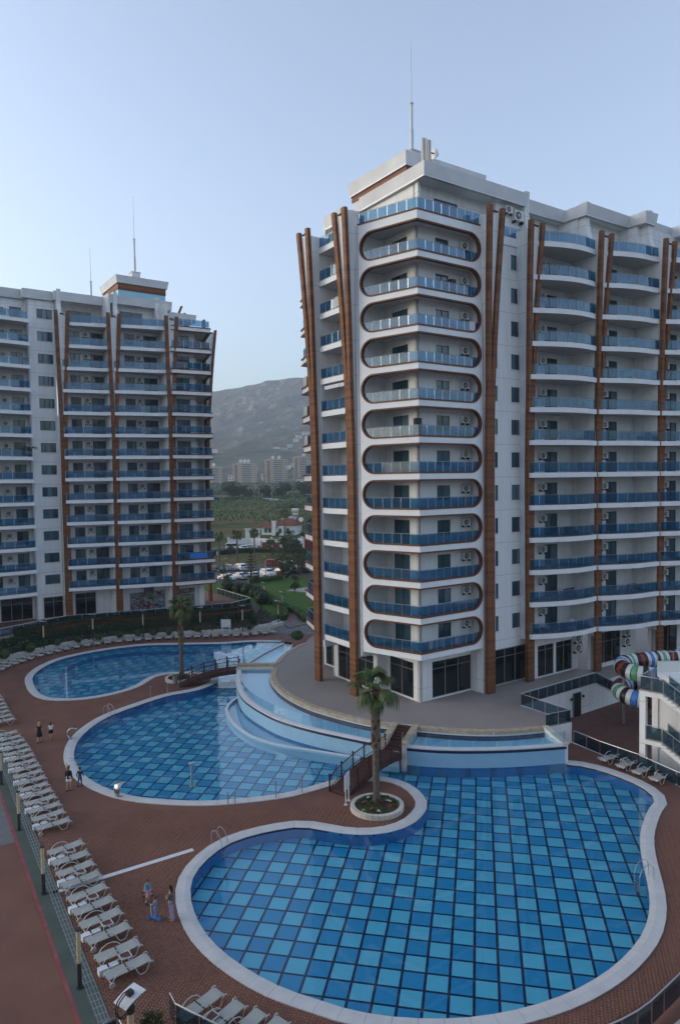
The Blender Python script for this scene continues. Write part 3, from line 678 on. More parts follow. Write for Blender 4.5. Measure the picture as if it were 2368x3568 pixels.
def window(par, fr, u0, u1, z0, z1, nv=2, name='window', fm='brown_frame', gm='window_glass', transom=None, sill=True, setback=.10):
    """frame part with one pane object per light; meshes are shared between equal windows"""
    W, H = round(u1-u0, 3), round(z1-z0, 3); key = (W, H, nv, fm, gm, transom, sill)
    if key not in WM:
        q = MB(); e = .055; t = .035
        q.box(0, W, -t, t, 0, e, fm); q.box(0, W, -t, t, H-e, H, fm); q.box(0, e, -t, t, e, H-e, fm); q.box(W-e, W, -t, t, e, H-e, fm)
        for i in range(1, nv): x = W*i/nv; q.box(x-e*.8, x+e*.8, -t, t, e, H-e, fm)
        if transom: q.box(e, W-e, -t-.004, t+.004, transom-e/2, transom+e/2, fm)
        if sill: q.box(-.06, W+.06, -.17, .02, -.07, -.002, 'cornice')
        g = MB(); cells = []
        zr = [(e, transom-e/2), (transom+e/2, H-e)] if transom else [(e, H-e)]
        pw = W/nv
        g.box(e*.8, pw-e*.8, -.012, .012, 0, 1, gm)
        WM[key] = (q.mesh('window'), g.mesh('pane'), pw, zr)
    fm_, gm_, pw, zr = WM[key]
    o, d, n = fr; p = o+d*u0-n*setback
    f = link(name, fm_, par, (p.x, p.y, z0), (0, 0, math.atan2(d.y, d.x)))
    for i in range(nv):
        for a, b in zr:
            g = link('pane', gm_, f, (i*pw, rng.uniform(-.004, .004), a)); g.scale = (1, 1, b-a)
    return f
PM = {}
def pane_mesh(L, m='rail_glass'):
    L = round(L, 3)
    if (L, m) not in PM: q = MB(); q.box(0, L, -.008, .008, 0, .84, m); PM[(L, m)] = q.mesh('glass_pane')
    return PM[(L, m)]
def railing(par, path, z, tower, step=.95, glass='rail_glass', closed_first=True, stuff=None):
    """balcony railing as sub-parts of a balcony: panes, one mesh of posts, one handrail"""
    pm = MB(); P = [Vector(p) for p in path]
    for i in range(len(P)-1):
        A, B = P[i], P[i+1]; Ls = (B-A).length; n = max(1, round(Ls/step)); d = (B-A).normalized(); seg = Ls/n
        for k in range(n):
            a = A+d*(seg*k+.03)
            if PANES.get(tower, 0) < 296:
                PANES[tower] = PANES.get(tower, 0)+1
                link('glass_pane', pane_mesh(seg-.06, glass), par, (a.x, a.y, z+.10), (0, 0, math.atan2(d.y, d.x)))
            else:
                c = a+d*((seg-.06)/2); stuff.obox((c.x, c.y, z+.10+.42+par.location.z), (*d, 0), (-d.y, d.x, 0), (0, 0, 1), (seg-.06)/2, .008, .42, glass)
            if k or i == 0: q = A+d*(seg*k); pm.box(q.x-.02, q.x+.02, q.y-.02, q.y+.02, z, z+.96, 'steel')
    q = P[-1]; pm.box(q.x-.02, q.x+.02, q.y-.02, q.y+.02, z, z+.96, 'steel')
    key = (tower, tuple(map(tuple, path)), z)
    return pm, P
RM = {}
def rail_parts(par, path, z, tower, stuff, step=.95, glass='rail_glass'):
    pm, P = railing(par, path, z, tower, step, glass, stuff=stuff)
    key = tuple((round(p[0], 3), round(p[1], 3)) for p in path)+(z,)
    if key not in RM:
        h = MB(); h.tube([(p.x, p.y, z+.985) for p in P], .022, 'dull_steel', 6); RM[key] = (pm.mesh('railing_post'), h.mesh('handrail'))
    struct(link('railing_post', RM[key][0], par), 'stuff'); link('handrail', RM[key][1], par)
# air conditioners
q = MB(); q.box(-.42, .42, -.17, .17, 0, .62, 'ac_white'); q.box(-.36, -.30, -.15, .15, -.16, 0, 'ac_dark'); q.box(.30, .36, -.15, .15, -.16, 0, 'ac_dark'); q.box(.27, .425, -.175, .1, .04, .58, 'ac_white'); AC_BODY = q.mesh('air_conditioner')
q = MB(); q.lathe([(.25, 0), (.25, -.02), (.20, -.03)], (-.1, -.17, .31), 'ac_dark', 14, 'y')
for k in range(4): a = k*PI/4; q.obox((-.1, -.205, .31), (math.cos(a), 0, math.sin(a)), (0, 1, 0), (-math.sin(a), 0, math.cos(a)), .24, .005, .008, 'ac_white')
q.lathe([(.06, 0), (.06, -.012)], (-.1, -.205, .31), 'ac_white', 8, 'y'); AC_FAN = q.mesh('fan_grille')
def ac(root, fr, u, z, label, group, d=.2, scale=1.0):
    o, dd, n = fr; p = o+dd*u+n*d; M_ = root.matrix_basis @ Vector((p.x, p.y, z))
    a = link('air_conditioner', AC_BODY, None, M_, (0, 0, math.atan2(dd.y, dd.x)+root.rotation_euler.z)); a.scale = (scale,)*3
    tag(a, label, 'air conditioner', group); link('fan_grille', AC_FAN, a)
# white plastic chair and round table for balconies
q = MB(); q.box(-.22, .22, -.22, .22, .40, .44, 'white_paint'); CH_SEAT = q.mesh('seat')
q = MB(); q.plate([(-.2, .22, .44), (.2, .22, .44), (.22, .30, .85), (-.22, .30, .85)], (0, -1, .2), .03, 'white_paint'); CH_BACK = q.mesh('backrest')
q = MB(); q.box(-.02, .02, -.02, .02, 0, .40, 'white_paint'); CH_LEG = q.mesh('leg')
q = MB(); q.lathe([(.34, .70), (.34, .73)], (0, 0, 0), 'white_paint', 14); TB_TOP = q.mesh('tabletop')
q = MB(); q.lathe([(.24, 0), (.05, .05), (.04, .70)], (0, 0, 0), 'white_paint', 10); TB_LEG = q.mesh('pedestal')
def chair(root, p, z, rz, label, group, dark=False):
    t = thing('balcony_chair', label, 'chair', root.matrix_basis @ Vector((*p, z)), rz+root.rotation_euler.z, group)
    link('seat', CH_SEAT, t); link('backrest', CH_BACK, t)
    for sx in (-1, 1):
        for sy in (-1, 1): link('leg', CH_LEG, t, (sx*.19, sy*.19, 0))
def table(root, p, z, label, group):
    t = thing('balcony_table', label, 'table', root.matrix_basis @ Vector((*p, z)), 0, group); link('tabletop', TB_TOP, t); link('pedestal', TB_LEG, t)

def fin(par, fr, uc, d0, top=44.6, zb=TZ, wid=.92, zs=29.5, back=-.3, spread=.78, flare=.95, blade_z=5.6, notch=None):
    """timber-clad fin that splits into two curved blades; fr outward distance d0 at the foot"""
    o, d, n = fr
    dz = lambda z: d0+flare*max(0, (z-20)/(top-20))**1.8
    so = lambda z: 0.24+(spread-.24)*max(0, (z-zs)/(top-zs))**1.1
    hw = wid/4
    zsam = [zb]+[20+i*2.0 for i in range(int((zs-20)/2)+1)]+[zs]; zsam = sorted(set(zsam))
    def strip_(name, cf, w, zl):
        q = MB(); V = []
        for z in zl:
            c = uc+cf(z); D = dz(z)
            V += [(*pt(fr, c-w, D-.36), z), (*pt(fr, c+w, D-.36), z), (*pt(fr, c+w, D), z), (*pt(fr, c-w, D), z)]
        F = [(4*i+a, 4*i+4+a, 4*i+4+(a+1) % 4, 4*i+(a+1) % 4) for i in range(len(zl)-1) for a in range(4)]
        e = 4*(len(zl)-1); q.add(V, F+[(0, 1, 2, 3), (e+3, e+2, e+1, e)], 'cladding'); return q
    f = strip_('fin', lambda z: 0, wid/2, zsam).build('fin', par)
    zl = [zs+.002+(top-zs)*i/9 for i in range(10)]
    for sgn in (-1, 1):
        zz = zl if sgn < 0 else zl
        strip_('fin_blade', lambda z, s=sgn: s*so(z), hw, zz).build('fin_blade', f)
    q = MB(); zl2 = [blade_z, 20]+[20+(top-.55-20)*i/8 for i in range(1, 9)]
    V = []
    for i, z in enumerate(zl2):
        w = min(.26, wid/2-.1) if z < zs else so(z)-hw*.3; D = dz(z)-.30
        V += [(*pt(fr, uc-w, back), z), (*pt(fr, uc+w, back), z), (*pt(fr, uc+w, D), z), (*pt(fr, uc-w, D), z)]
    F = [(4*i+a, 4*i+4+a, 4*i+4+(a+1) % 4, 4*i+(a+1) % 4) for i in range(len(zl2)-1) for a in range(4)]
    e = 4*(len(zl2)-1); q.add(V, F+[(0, 1, 2, 3), (e+3, e+2, e+1, e)], 'white_render')
    q.tube([(*pt(fr, uc-.25, dz(top)-.25), top-.35), (*pt(fr, uc+.25, dz(top)-.25), top-.35)], .09, 'lamp_dark', 8)
    q.build('fin_wall', f)
def slab_mesh(outline, th, trim=False):
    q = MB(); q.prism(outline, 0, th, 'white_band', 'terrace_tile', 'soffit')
    return q
def parapet(mb, poly, z0, z1, out=.22, m='cornice'):
    """flaring cornice along an open polyline, outward on the right-hand side"""
    a = offset(poly, 0); b2 = offset(poly, -out); i2 = offset(poly, .5); n = len(poly)
    V = [(*p, z0) for p in a]+[(*p, z1) for p in b2]+[(*p, z1) for p in i2]+[(*p, z0) for p in i2]
    F = []
    for i in range(n-1):
        F += [(i, i+1, n+i+1, n+i), (n+i, n+i+1, 2*n+i+1, 2*n+i), (2*n+i, 2*n+i+1, 3*n+i+1, 3*n+i), (3*n+i, 3*n+i+1, i+1, i)]
    F += [(0, n, 2*n, 3*n), (n-1, 4*n-1, 3*n-1, 2*n-1)]
    mb.add(V, F, m)
    g = offset(poly, -.03); V = [(*p, z) for z in (z0-.06, z0+.02) for p in g]+[(*p, z) for z in (z0-.06, z0+.02) for p in offset(poly, .3)]
    F = []
    for i in range(n-1): F += [(i, i+1, n+i+1, n+i), (2*n+i+1, 2*n+i, 3*n+i, 3*n+i+1), (i+1, i, 2*n+i, 2*n+i+1)]
    mb.add(V, F, 'dull_steel')
def mast(root, p, z, zt, base=True, label='', group=None):
    t = thing('roof_mast', label, 'mast', root.matrix_basis @ Vector((*p, z)), root.rotation_euler.z, group)
    H = zt-z
    if base: q = MB(); q.box(-1.1, 1.1, -1.1, 1.1, 0, .45, 'cornice'); q.box(-.62, .62, -.62, .62, .45, 2.3, 'cornice'); q.box(-.72, .72, -.72, .72, 2.28, 2.36, 'cornice'); q.build('plinth', t)
    z0 = 2.3 if base else 0
    q = MB(); q.tube([(0, 0, z0), (0, 0, z0+(H-z0)*.20)], .20, 'metal_mast', 10); q.tube([(0, 0, z0+(H-z0)*.20), (0, 0, z0+(H-z0)*.44)], .15, 'metal_mast', 10)
    for f_ in (.20, .44): q.tube([(0, 0, z0+(H-z0)*f_-.03), (0, 0, z0+(H-z0)*f_+.05)], .22, 'metal_mast', 10)
    q.build('pole', t)
    q = MB(); q.tube([(0, 0, z0+(H-z0)*.44), (0, 0, H)], [.055, .03], 'metal_mast', 6); q.build('rod', t)

# ----------------------------------------------------------------- main tower
MT = thing('apartment_tower', 'white apartment tower with stacked pill-shaped corner balconies and brown timber fins on the right', 'apartment tower', (6.73, 60.06, 0), ROT)
Xa = (1, 0)
stuff_m = MB()
body = MB()
# corner unit: two walls meeting at (0,0), balcony wedge in front with pill openings
PT = Vector((-1.05, -1.43)); dL = Vector((-.324, .946)).normalized()
frR = frame((0, 0), (1, 0)); frRp = frame(PT, (1, 0)); LR = 7.45
frL = frame((0, 0), (0, -1)); frLp = frame(PT+dL*5.95, -dL); LL = 5.95        # left panel runs towards the corner point
zt = FB(12)+.5
dz_ = [(FB(k)+.45, FB(k)+2.55) for k in range(12)]; wz_ = [(FB(k)+1.2, FB(k)+2.5) for k in range(12)]
wall(body, frR, 0, 6.45, 5.2, zt, [(2.2, 3.75, wz_)])
wall(body, frL, -4.6, 0, 5.2, zt, [(-3.35, -1.15, dz_)])
for k in range(12):
    window(MT, frR, 2.2, 3.75, *wz_[k]); window(MT, frL, -3.35, -1.15, *dz_[k], nv=2, name='door', sill=False)
    ac(MT, frR, 5.45, FB(k)+1.9, 'air conditioner on the %s pill-shaped corner balcony from the top' % ORD[11-k], 'air conditioners in the pill-shaped corner balconies')
body.box(6.25, 6.5, -1.38, 0, 5.3, zt, 'white_render'); body.box(-3.0, 0, 4.35, 4.6, 5.3, zt, 'white_render')
r_ = (3.065-.5)/2
def end_piece(mb, fr, L, sgn, m):
    """wall between the pill end and the panel end, for a panel whose far end is at u=L (sgn=1) or u=0 (sgn=-1)"""
    uc = L-.13-r_ if sgn > 0 else .13+r_; zc = .5+r_; arc = [(uc+sgn*r_*math.cos(a), zc+r_*math.sin(a)) for a in [PI/2-PI*i/14 for i in range(15)]]
    end = L if sgn > 0 else 0
    poly = [(end, .5), (end, 3.065), (uc, 3.065)]+arc[1:-1]+[(uc, .5)]
    P = [(*pt(fr, u, 0), z) for u, z in poly]
    mb.plate(P, tuple(fr[2])+(0,), -.30, m)
    inner = [(uc+sgn*(r_-.13)*math.cos(a), zc+(r_-.13)*math.sin(a)) for a in [PI/2-PI*i/14 for i in range(15)]]
    return uc, arc, inner
bal = MB()
for fr, L, sgn, cl in ((frRp, LR, 1, 0), (frLp, LL, -1, LL)):
    ob(bal, fr, 0, L, -.30, 0, 0, .5, 'white_band')
    uc, arc, inner = end_piece(bal, fr, L, sgn, 'white_band')
    u_c = 0 if sgn > 0 else L
    path_o = [(u_c, 3.065)]+arc+[(u_c, .5)]; path_i = [(u_c, 2.935)]+inner+[(u_c, .63)]
    n = len(path_o); V = [(*pt(fr, u, .05), z) for u, z in path_o]+[(*pt(fr, u, .05), z) for u, z in path_i]+[(*pt(fr, u, -.33), z) for u, z in path_i]+[(*pt(fr, u, -.02), z) for u, z in path_o]
    F = []
    for i in range(n-1): F += [(i, i+1, n+i+1, n+i), (n+i, n+i+1, 2*n+i+1, 2*n+i), (3*n+i, 3*n+i+1, i+1, i)]
    bal.add(V, F, 'brown_trim')
lp = pt(frLp, 0, -.15)
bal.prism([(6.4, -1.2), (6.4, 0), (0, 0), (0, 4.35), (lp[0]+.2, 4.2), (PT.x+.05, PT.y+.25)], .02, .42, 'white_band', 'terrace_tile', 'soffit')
bal_me = bal.mesh('balcony')
uR = LR-.35; pL = pt(frLp, .30, -.18); pC = (PT.x+.18, PT.y+.2)
for k in range(11, -1, -1):
    b_ = link('balcony', bal_me, MT, (0, 0, FB(k)))
    rail_parts(b_, [pL, pC, (6.15, PT.y+.2)], .52, 'main', stuff_m, .93)
top = MB()
for fr, L in ((frRp, LR), (frLp, LL)): ob(top, fr, 0, L, -.30, 0, 0, .72, 'white_band'); ob(top, fr, -.02, L+.02, -.33, .05, .72, .84, 'brown_trim'); 
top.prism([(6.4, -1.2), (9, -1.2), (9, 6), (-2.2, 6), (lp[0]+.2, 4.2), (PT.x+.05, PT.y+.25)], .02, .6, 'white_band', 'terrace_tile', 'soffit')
b_ = link('roof_terrace', top.mesh('roof_terrace'), MT, (0, 0, FB(12)))
rail_parts(b_, [pt(frLp, .1, -.12), (PT.x+.1, PT.y+.13), (6.3, PT.y+.13)], .80, 'main', stuff_m, .93)
for k in (1, 4, 6, 8, 9): chair(MT, (rng.uniform(3.8, 5.4), -.7), FB(k)+.44, rng.uniform(0, 6), 'white plastic chair on the %s pill-shaped corner balcony from the top' % ORD[11-k], 'chairs on the pill-shaped corner balconies'); table(MT, (3.0, -.75), FB(k)+.44, 'small round white table on the %s pill-shaped corner balcony from the top' % ORD[11-k], 'tables on the pill-shaped corner balconies')
# ground floor of the corner
wall(body, frR, 0, 6.45, TZ, 5.2, [(1.46, 6.2, [(TZ+.12, 4.95)])], .3); wall(body, frL, -4.4, 0, TZ, 5.2, [(-4.2, -.85, [(TZ+.12, 4.95)])], .3)
window(MT, frR, 1.46, 6.2, TZ+.12, 4.95, 3, 'shopfront', 'grey_frame', 'shop_glass', 2.55, False); window(MT, frL, -4.2, -.85, TZ+.12, 4.95, 2, 'shopfront', 'grey_frame', 'shop_glass', 2.55, False)
body.box(6.2, 6.6, -.85, .0, TZ, 5.72, 'white_render'); body.box(6.3, 6.62, -1.40, -.85, TZ, 5.72, 'white_render')
body.box(-1.25, .1, 4.45, 4.8, TZ, 5.72, 'white_render')
frL2 = frame((-1.2, 4.8), (0, -1))
wall(body, frL2, -6.9, 0, TZ, 5.72, [(-2.9, -.3, [(TZ+.12, 4.9)]), (-6.1, -3.3, [(TZ+.12, 4.9)])], .3)
body.box(-1.2, .7, 11.4, 11.7, TZ, 5.72, 'white_render'); frL3 = frame((.4, 11.7), (0, -1)); wall(body, frL3, -4.2, 0, TZ, 5.72, [(-3.9, -1.6, [(TZ+.12, 4.9)])]); window(MT, frL3, -3.9, -1.6, TZ+.12, 4.9, 2, 'shopfront', 'grey_frame', 'shop_glass', 2.5, False)
for u0, u1 in ((-2.9, -.3), (-6.1, -3.3)): window(MT, frL2, u0, u1, TZ+.12, 4.9, 2, 'shopfront', 'grey_frame', 'shop_glass', 2.5, False)
body.box(-3.2, -1.2, 10.2, 10.45, 5.05, 5.7, 'cornice'); body.box(-3.2, -1.2, 4.9, 5.15, 5.05, 5.7, 'cornice')
# left facade: fins B, A and the balconies between, then the receding unit beyond
frLo = frame((-3.0, 0), (0, -1))
fin(MT, frLo, -5.15, .50, back=-1.0); fin(MT, frLo, -11.1, .55, back=-1.0)
frLb = frame((-.75, 0), (0, -1))
wall(body, frLb, -11.2, -4.6, 5.72, zt, [(-7.8, -5.9, dz_)])
body.box(-2.9, -.75, 10.55, 10.85, 5.72, FB(12)+.7, 'white_render'); body.box(-2.9, -.75, 4.62, 4.95, 5.72, FB(12)+.7, 'white_render')
sl = slab_mesh([(-.75, 10.5), (-3.05, 10.5), (-3.05, 5.0), (-.75, 5.0)], .5); slm = sl.mesh('balcony')
for k in range(12, -1, -1):
    b_ = link('balcony', slm, MT, (0, 0, FB(k)-.05 if k else FB(0)-.02))
    rail_parts(b_, [(-2.95, 10.45), (-2.95, 5.5)], .52, 'main', stuff_m, 1.0)
    if k < 12: window(MT, frLb, -7.8, -5.9, *dz_[k], nv=2, name='door', sill=False)
q = MB(); q.box(-3.4, -3.3, 6.2, 8.3, 0, .18, 'white_cloth'); q.box(-3.38, -1.0, 6.2, 8.3, .18, .24, 'white_cloth')
# unit beyond the left fins, stepping back
frT = frame((-.9, 18.0), Vector((-.9+3.0, 18-11.6)).normalized()*-1 if False else Vector((.0, -1)))
PT2 = Vector((-.45, 18.0)); far_o = [(-2.7, 11.8), (PT2.x, PT2.y), (4.5, 18.6), (4.5, 11.8)]
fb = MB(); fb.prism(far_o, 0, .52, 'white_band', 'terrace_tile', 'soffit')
fb.prism([(-2.78, 11.8), (PT2.x-.1, PT2.y+.12), (4.5, 18.75), (4.5, 12), (-.3, 12)], .52, .64, 'brown_trim'); fb.prism([(-2.78, 11.8), (PT2.x-.1, PT2.y+.12), (4.5, 18.75), (4.5, 12), (-.3, 12)], -.1, -.004, 'brown_trim', None, 'soffit')
fbm = fb.mesh('balcony')
for k in range(12):
    b_ = link('balcony', fbm, MT, (0, 0, FB(k)))
    rail_parts(b_, [(-2.45, 12.2), (PT2.x+.1, PT2.y-.1), (4.3, 18.45)], .66, 'main', stuff_m, 1.1)
body.box(1.8, 6, 11.2, 16.6, TZ+.02, 46, 'white_render')
body.prism([(-.75, 10.9), (1.8, 10.9), (1.8, 14), (-.2, 13)], 5.7, zt, 'white_render')
# flat wall with single windows between fins C and D
fC, fD = 6.86, 12.62
frW = frame((0, -.45), (1, 0))
w1 = [(FB(k)+1.0, FB(k)+2.42) for k in range(12)]
wall(body, frW, 6.5, 13.2, TZ, FB(12)+.1, [(8.15, 9.35, w1), (11.2, 12.55, w1), (8.95, 12.95, [(TZ+.12, 4.95)])] if False else [(8.15, 8.9, w1), (8.95, 9.35, w1), (11.2, 12.55, w1)], .3)
for k in range(12): window(MT, frW, 11.2, 12.55, *w1[k]); window(MT, frW, 8.15, 9.35, *w1[k], nv=1)
q = frame((0, -.44), (1, 0)); window(MT, q, 8.6, 12.95, TZ+.1, 5.0, 3, 'shopfront', 'grey_frame', 'shop_glass', 2.55, False, setback=-.05)
ob(body, frW, 6.5, 13.3, -.30, .12, FB(12)+.1, FB(12)+.85, 'white_band')
b_ = link('roof_terrace', MB().box(7.2, 13.2, -.3, 3, 0, .6, 'white_band').mesh('roof_terrace'), MT, (0, 0, FB(12)+.2)); rail_parts(b_, [(8.0, -.4), (13.2, -.4)], .66, 'main', stuff_m, .95)
fin(MT, frame((0, 0), (1, 0)), fC, 1.95, back=-.2); fin(MT, frame((0, 0), (1, 0)), fD, 1.55, back=-.2)
# bays with curved balconies, each a step nearer
fE, fF, fG = (20.65, 3.25), (28.05, 5.35), (35.3, 7.4)
fin(MT, frame((0, 0), (1, 0)), fE[0], fE[1], back=1.2, zb=-.95); fin(MT, frame((0, 0), (1, 0)), fF[0], fF[1], back=3.0, zb=-.95); fin(MT, frame((0, 0), (1, 0)), fG[0], fG[1], back=5.0, zb=-.95)
bays = [(fD, 1.55, fE, -.3, (16.1, 18.0), 15.55, 'curved bay nearest the window wall'), (fE[0], fE[1], fF, -2.4, (22.95, 24.75), 22.35, 'middle curved bay of the main tower'), (fF[0], fF[1], fG, -4.5, (30.3, 32.1), 29.7, 'curved bay cut by the right edge')]
for bi, (uf, df, nxt, by, (du0, du1), ua, lab) in enumerate(bays):
    fr = frame((0, by), (1, 0)); un = nxt[0]-.48; dn = -nxt[1]
    wall(body, fr, uf-.2, un+.3, 5.6, zt, [(du0, du1, dz_)])
    body.box(un, un+.55, dn+.25, by, 5.2, FB(12)+1.6, 'white_render')
    o_ = [(uf-.25, by), (uf-.30, -df+.1), (uf-.28, -df-.28), (uf+.2, -df-.45), (uf+1.3, -df-1.0), (uf+2.8, -df-1.55), (uf+4.4, -df-1.9), (uf+6, -df-1.95), (un, dn-.05), (un, by)]
    o_ = [o_[0]]+smooth2(o_[1:-1], 2)+[o_[-1]]
    sm = slab_mesh(o_, .46).mesh('balcony')
    rp = [p for p in offset(o_[1:-1], .12)][2:-1]; rp = [tuple(p) for p in resample(rp, 1.05)]
    for k in range(12, -1, -1):
        b_ = link('balcony', sm, MT, (0, 0, FB(k)+.0)); rail_parts(b_, rp, .46, 'main', stuff_m, 1.2)
        if k < 12:
            window(MT, fr, du0, du1, *dz_[k], nv=2, name='door', sill=False)
            ac(MT, fr, ua, FB(k)+1.85, 'air conditioner on the %s balcony from the top, %s' % (ORD[11-k], lab), 'air conditioners in the curved balcony bays of the main tower')
    for k in rng.permutation(12)[:5]:
        chair(MT, (du1+rng.uniform(-.5, .8), by-1.3-rng.random()*.5), FB(k)+.47, rng.uniform(0, 6), 'white chair on the %s balcony from the top, %s' % (ORD[11-k], lab), 'chairs on the curved balconies of the main tower')
        table(MT, (du0+.3, by-1.6), FB(k)+.47, 'round table on the %s balcony from the top, %s' % (ORD[11-k], lab), 'tables on the curved balconies of the main tower')
# ground floor under the bays
frG = frame((0, -1.15), (1, 0))
wall(body, frG, 13.35, 20.1, TZ, 5.75, [(14.0, 16.35, [(TZ+.1, 4.75)]), (16.7, 19.2, [(TZ+.1, 4.75)])], .35)
window(MT, frG, 14.0, 16.35, TZ+.1, 4.75, 2, 'shopfront', 'grey_frame', 'shop_glass', 2.55, False); window(MT, frG, 16.7, 19.2, TZ+.1, 4.75, 2, 'shopfront', 'grey_frame', 'shop_glass', 2.55, False)
frG2 = frame((0, -2.45), (1, 0)); wall(body, frG2, 20.4, 28, -.95, 5.75, [(21.3, 25.4, [(2.0, 5.2)])], .35); window(MT, frG2, 21.3, 25.4, 2.0, 5.2, 3, 'shopfront', 'grey_frame', 'shop_glass', 2.2, False)
frG3 = frame((0, -4.5), (1, 0)); wall(body, frG3, 27.6, 36, -.95, 5.75, [(29.2, 32.5, [(2.2, 5.2)])], .35); window(MT, frG3, 29.2, 32.5, 2.2, 5.2, 2, 'shopfront', 'grey_frame', 'shop_glass', None, False)
for z in (3.05, 4.05):
    ac(MT, frG, 19.75, z+.4, '%s of two stacked air conditioners beside the second ground-floor shopfront' % ('lower' if z < 4 else 'upper'), 'air conditioners stacked by the ground-floor shopfronts', .22, 1.25)
    ac(MT, frG2, 26.1, z+.4, '%s of two stacked air conditioners right of the raised shopfront by the slide' % ('lower' if z < 4 else 'upper'), 'air conditioners stacked by the ground-floor shopfronts', .22, 1.25)
# penthouse walls and roof
PZ0, PZ1 = FB(12)+.62, 46.7
frP = frame((0, .9), (1, 0)); frPl = frame((.75, 0), (0, -1))
wall(body, frP, .75, 9.6, PZ0, PZ1, [(2.9, 5.75, [(PZ0, 45.75)])]); body.box(9.6, 13.2, -.1, .9, PZ0, PZ1, 'white_render'); wall(body, frPl, -11, -.9, PZ0, PZ1, [])
window(MT, frP, 2.9, 5.75, PZ0, 45.75, 2, 'door', sill=False); body.box(.70, 1.0, .45, .85, PZ0, PZ1, 'white_render')
wall(body, frame((0, 1.0), (1, 0)), 13.2, 20, PZ0, PZ1, []); wall(body, frame((0, -1.4), (1, 0)), 19.9, 27, PZ0, PZ1, []); wall(body, frame((0, -3.4), (1, 0)), 26.9, 36, PZ0, PZ1, [])
body.box(19.75, 20.0, -1.4, 1.2, PZ0, PZ1, 'white_render'); body.box(26.6, 26.9, -3.4, -1.2, PZ0, PZ1, 'white_render')
for u, dpt, y1 in ((13.2, -1.35, .9), (20.25, -2.9, -1.4), (27.6, -4.9, -3.4)):
    P = [(u-.32, y1, FB(12)+.9), (u-.32, dpt+.1, FB(12)+.9), (u-.32, dpt+.55, 45.0), (u-.32, dpt+.72, 46.0), (u-.32, dpt+.62, 48.0), (u-.32, y1, 48.0)]
    body.plate(P, (1, 0, 0), .64, 'white_render')
roof = MB()
line = [(.45, 8.4), (.35, -.75), (13.1, -.70), (13.12, .12), (19.55, .12), (19.6, -2.45), (26.45, -2.45), (26.5, -4.4), (28.3, -4.4), (28.32, -2.9), (33.4, -2.9), (33.4, -5.6), (36.5, -5.6)]
parapet(roof, line, 46.6, 47.7); roof.prism(line+[(36.5, 12), (1, 12)], 46.58, 46.75, 'cornice')
line2 = [(1.4, 17.3), (-1.0, 9.6), (.9, 9.4)]; parapet(roof, [(2.6, 17.6), (-1.2, 12.0), (-1.2, 9.3), (.6, 9.1)], 45.6, 46.7)
body.prism([(3, 17), (-.6, 12), (-.6, 9), (4, 9)], PZ0, 45.7, 'white_render')
roof.build('roof', MT)
ph = MB(); ph.box(3.0, 12.6, 4.7, 13.2, 47.7, 49.4, 'cornice'); ph.build('penthouse', MT)
ph = MB(); ph.box(2.9, 12.7, 4.6, 13.3, 49.4, 50.0, 'cladding'); parapet(ph, [(2.75, 13.4), (2.75, 4.45), (12.85, 4.45)], 50.0, 51.15, .3); ph.box(2.8, 12.8, 4.5, 13.4, 50.02, 50.9, 'cornice'); ph.build('penthouse_roof', MT)
mast(MT, (6.4, 7.9), 50.9, 64.0, True, 'tall stepped white mast with thin rod on the roof of the main tower')
struct(stuff_m.build('glass_panel', MT), 'stuff')
body.build('walls', MT)
# roof aerial: two flat panels and a drum dish
t = thing('mobile_antenna', 'pale panel antennas with a round dish behind the main tower roof corner', 'antenna', MT.matrix_basis @ Vector((1.8, .7, 47.7)), ROT)
q = MB(); q.tube([(0, 0, 0), (0, 0, 2.9)], .06, 'metal_mast', 8); q.tube([(.25, .1, 0), (.25, .1, 2.9)], .06, 'metal_mast', 8); q.build('pole', t)
for x in (-.22, .42): q = MB(); q.box(x-.15, x+.15, -.1, .1, .3, 2.75, 'cream_stone'); q.build('panel', t)
q = MB(); q.lathe([(.45, 0), (.42, .12), (.2, .42), (.05, .5)], (.95, 0, 1.75), 'sat_white', 16, 'x'); q.tube([(.3, 0, 1.75), (1.0, 0, 1.75)], .06, 'ac_dark', 6); q.build('dish', t)
for x in (8.4, 9.35):
    s_ = 1.0 if x < 9 else 1.45
    ac(MT, frame((0, -.1), (1, 0)), 11.0 if x < 9 else 12.25, 45.65 if x < 9 else 45.15, 'smaller air conditioner under the cornice of the main tower' if x < 9 else 'larger air conditioner under the cornice of the main tower', 'air conditioners on the penthouse wall of the main tower', .25, s_)

# ----------------------------------------------------------------- left tower
LT = thing('apartment_tower', 'white apartment tower with brown timber fins standing at the left edge behind the hedges', 'apartment tower', (-41.41, 96.58, 0), ROT)
stuff_l = MB(); body = MB()
fr0 = frame((0, 0), (1, 0))
wL = [(FB(k)+.55+.9, FB(k)+.55+2.2) for k in range(13)]
dzl = [(FB(k)+.5, FB(k)+2.75) for k in range(12)]; wzl = [(FB(k)+1.25, FB(k)+2.72) for k in range(12)]
wall(body, fr0, -1.0, 2.6, LZ, 46.7, [(.3, 2.3, wL)]); 
for k in range(13): window(LT, fr0, .3, 2.3, *wL[k], nv=3)
window(LT, frame((0, -.02), (1, 0)), 0, 2.55, LZ+.1, 5.4, 2, 'shopfront', 'grey_frame', 'shop_glass', 2.2, False, setback=-.05)
frl = frame((0, 1.0), (1, 0)); wall(body, frl, -12, -.95, LZ, 46.7, [(-2.95, -1.45, [(FB(k)+1.0, FB(k)+2.85) for k in range(13)]), (-6.5, -4.9, [(FB(k)+1.0, FB(k)+2.85) for k in range(13)])])
body.box(-1.0, -.75, 0, 1, LZ, 46.7, 'white_render')
